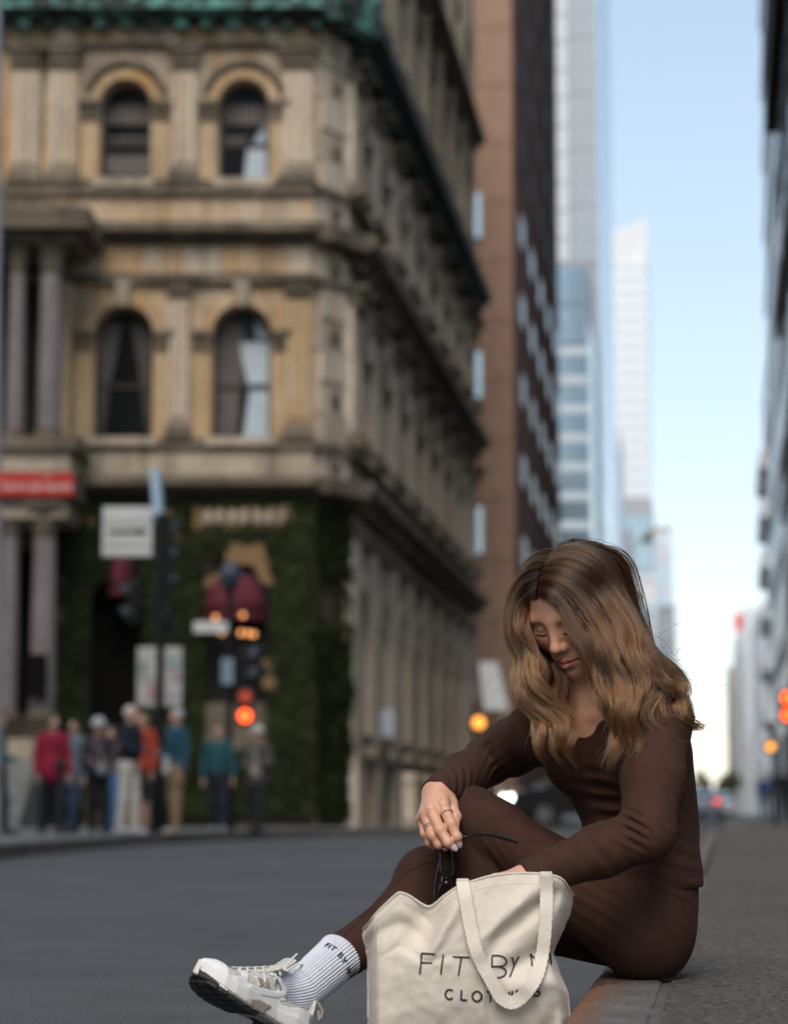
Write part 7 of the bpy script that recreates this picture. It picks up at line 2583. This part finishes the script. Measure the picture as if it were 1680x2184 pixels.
for fam, nm in ((G, 'g'), (H, 'h')):
    def pull(p_, i):
        # the outline guides are drawn at the edge of the hair: bring their centres inside it
        f = (i / (len(fam) - 1)) ** 1.5
        dx = -28 * f if nm == 'g' else 34 * f
        return [(x + dx * min(1, k / 3), y + 16 * (0 < k < 3 or (k == 0 and i > 4)) * (1 if i > 3 else .3), Y) for k, (x, y, Y) in enumerate(p_)]
    Wd = [guide(pull(p_, i), -1 if nm == 'g' else 2) for i, p_ in enumerate(fam)]
    for i in range(len(Wd)):
        steps = 4 if i < len(Wd) - 1 else 1
        for k in range(steps):
            f = k / steps + (rng.uniform(-.08, .08) if k else 0)
            P_ = resample(Wd[i], NS) if k == 0 else blend(Wd[i], Wd[i + 1], f)
            amp = .004 if k else .0015
            ph = rng.uniform(0, 6)
            tt = np.linspace(0, 1, NS)
            P_ = P_ + np.stack([amp * tt * np.sin(tt * 15 + ph), .5 * amp * tt * np.cos(tt * 13 + ph), amp * .5 * tt * np.sin(tt * 9 + ph)], 1)
            add_lock(P_, .004, .0105 if (i or k) else .006, .0016, 115 if (i or k) else 80, rng.uniform(.25, .75) + (.06 if nm == 'h' else 0), True, a0=.34 if nm == 'h' else .16)  # far-side hair coloured paler, the light it misses put into the colour
for p_ in X_:
    add_lock(guide(p_), .006, .0105 if p_[1][2] is None or p_[1][2] < 4.35 else .018, .0014, 110, rng.uniform(.45, .85))
# hair down the back of the head, out of the camera's sight but there
for k in range(13):
    a = -1 + 2 * k / 12
    root = hw((.03 * a, -.035 - .02 * (1 - abs(a)), .096 - .010 * abs(a)))
    p1 = hw((.066 * a, -.075 - .025 * (1 - a * a), .04)); p2 = hw((.066 * a, -.072 - .03 * (1 - a * a), -.04))
    base = A(1335 + 45 * a, 1480, 4.42 - .08 * a) + np.array([.012, .02, .01])
    end = base + np.array([.05, .03, -.13])
    P_ = [root, p1, p2, base, base * .5 + end * .5 + np.array([.012, .008, 0]), end]
    add_lock(P_, .008, .016, .005, 70, rng.uniform(.3, .6), False)

SP, SR_, ST, SN, STONE = [], [], [], [], []
def emit_strand(P_, r0, tone, a0=.12):
    n = len(P_)
    t = np.linspace(0, 1, n)
    SP.append(P_); SN.append(n); ST.append(a0 + (1 - a0) * t); STONE.append(np.full(n, tone))
    SR_.append(r0 * np.clip(np.minimum(t * 12 + .5, (1 - t) * 5 + .15), .1, 1))
hr = np.random.default_rng(5)
for (P_, w0, w1, w2, n, tone, wave, a0) in strand_sets:
    T = np.gradient(P_, axis=0); T /= np.linalg.norm(T, axis=1, keepdims=True) + 1e-9
    view = np.array([0, 1.0, 0])
    a = np.cross(T, view); a /= np.linalg.norm(a, axis=1, keepdims=True) + 1e-9
    b_ = np.cross(a, T)
    t = np.linspace(0, 1, NS)
    w = np.where(t < .35, w0 + (w1 - w0) * np.sin(t / .35 * math.pi / 2), w1 + (w2 - w1) * ((t - .35) / .65) ** 1.3)
    ncl = max(2, n // 12)
    clen = hr.uniform(.80, 1.0, ncl)
    cl = hr.normal(0, .55, (ncl, 2)); clp = hr.uniform(0, 6.28, ncl); cltone = hr.normal(0, .30, ncl)
    for s_ in range(n):
        c = s_ % ncl
        o = cl[c] + hr.normal(0, .20, 2)
        conv = 1
        dv = o - cl[c]
        o2 = cl[c] + dv * 1.0
        tig = (1.15 - 1.02 * t ** 1.2)
        oa = (cl[c][0] * w + (o[0] - cl[c][0]) * (w * tig + .0008)) * (1 + .5 * t ** 2)
        ob = (np.clip(cl[c][1], -1.4, .9) * w + (o[1] - cl[c][1]) * (w * tig + .0008)) * .55 * (1 + .5 * t ** 2)
        wob = wave * t * np.sin(t * hr.uniform(9, 13) + clp[c]) 
        jit = .0016 * t * np.sin(t * hr.uniform(6, 22) + hr.uniform(0, 6.28))
        S_ = P_ + a * (oa + wob + jit)[:, None] + b_ * (ob + .6 * wob)[:, None]
        fly = hr.random() < .08
        if fly:
            S_ = S_ + a * (hr.normal(0, .012) * t ** 2 + .004 * np.sin(t * 18 + c))[:, None] + b_ * (hr.normal(-.003, .006) * t)[:, None]
        S_ = push(S_, .0030 + .0028 * hr.random())
        m = max(8, int(NS * min(1, clen[c] * hr.uniform(.93, 1.03))))
        emit_strand(S_[:m], (.00034 if not fly else .0002) * hr.uniform(.8, 1.3), float(np.clip(tone + cltone[c] + hr.normal(0, .17), 0, 1)), a0)
# wisps lifted off the shoulder and crown
wis = [(1000 + 60 * i, 250 + 55 * i) for i in range(8)] + [(1290, 720), (1300, 900), (1320, 760), (1330, 880), (1280, 1000), (1460, 740), (1500, 820), (690, 640), (680, 700), (1330, 840), (1350, 860), (1310, 930)]
for (x, y) in wis:
    for _ in range(7):
        x0, y0 = x + hr.normal(0, 25), y + hr.normal(0, 25)
        px, py = c1p(x0, y0)
        Y = 4.15 if y > 600 else 4.24
        d = hr.normal(0, 1, 2); d[0] = abs(d[0]) if x > 900 else -abs(d[0])
        L_ = hr.uniform(25, 60)
        pts = [A(px + d[0] * L_ * k / 3 + 5 * math.sin(k + d[1]), py + (d[1] * .5 + .15 * k) * L_ * k / 3, Y - .004 * k) for k in range(4)]
        S_ = push(resample(pts, 14), .006)
        emit_strand(S_, .00020, float(hr.uniform(.6, 1)))
hc = bpy.data.hair_curves.new("hair")
hc.add_curves(SN)
hc.attributes["position"].data.foreach_set("vector", np.concatenate(SP).astype(np.float32).ravel())
ra = hc.attributes.get("radius") or hc.attributes.new("radius", 'FLOAT', 'POINT')
ra.data.foreach_set("value", np.concatenate(SR_).astype(np.float32))
for nm, arr in (("along", np.concatenate(ST)), ("tone", np.concatenate(STONE))):
    at_ = hc.attributes.new(nm, 'FLOAT', 'POINT')
    at_.data.foreach_set("value", arr.astype(np.float32))
hc.materials.append(M_hair)
hair = bpy.data.objects.new("hair", hc)
COL.objects.link(hair)
hair.parent = person
hair.location = -world_loc(person)
# the dense mass beneath the strands
allp = np.concatenate([s_[0] for s_ in strand_sets])
g = SDF(allp.min(0) - .03, allp.max(0) + .03, .0035)
for (P_, w0, w1, w2, n, tone, wave, a0) in strand_sets:
    t = np.linspace(0, 1, NS)
    w = np.where(t < .35, w0 + (w1 - w0) * np.sin(t / .35 * math.pi / 2), w1 + (w2 - w1) * ((t - .35) / .65) ** 1.3)
    for i in range(4, int(NS * .86) - 3, 3):
        g.cone(P_[i] + np.array([0, .003, 0]), P_[i + 3] + np.array([0, .003, 0]), w[i] * .5, w[i + 3] * .5, .005)
V2, Q2 = g.mesh(3)
um = np_mesh("hair_mass", V2, Q2, M_hairu, hair)
# scalp cap with the parting left open
g = SDF((-.10, -.13, -.08), (.10, .12, .14), .003)
g.ell(sk_c, sk_r + .0012, k=0)
g.ell((0, -.02, -.01), (.072, .084, .075), k=.03)
g.fn(lambda X, Y, Z: (Y - .060 - .42 * (Z - .02)) * -1 + 0 * X, .006, 'sub')
V3, Q3 = g.mesh(1)
np_mesh("scalp_hair", HO + V3 @ HM, Q3, plain("scalp_brown", (.075, .043, .029), .8, .3, 90, spec=.05), hair)
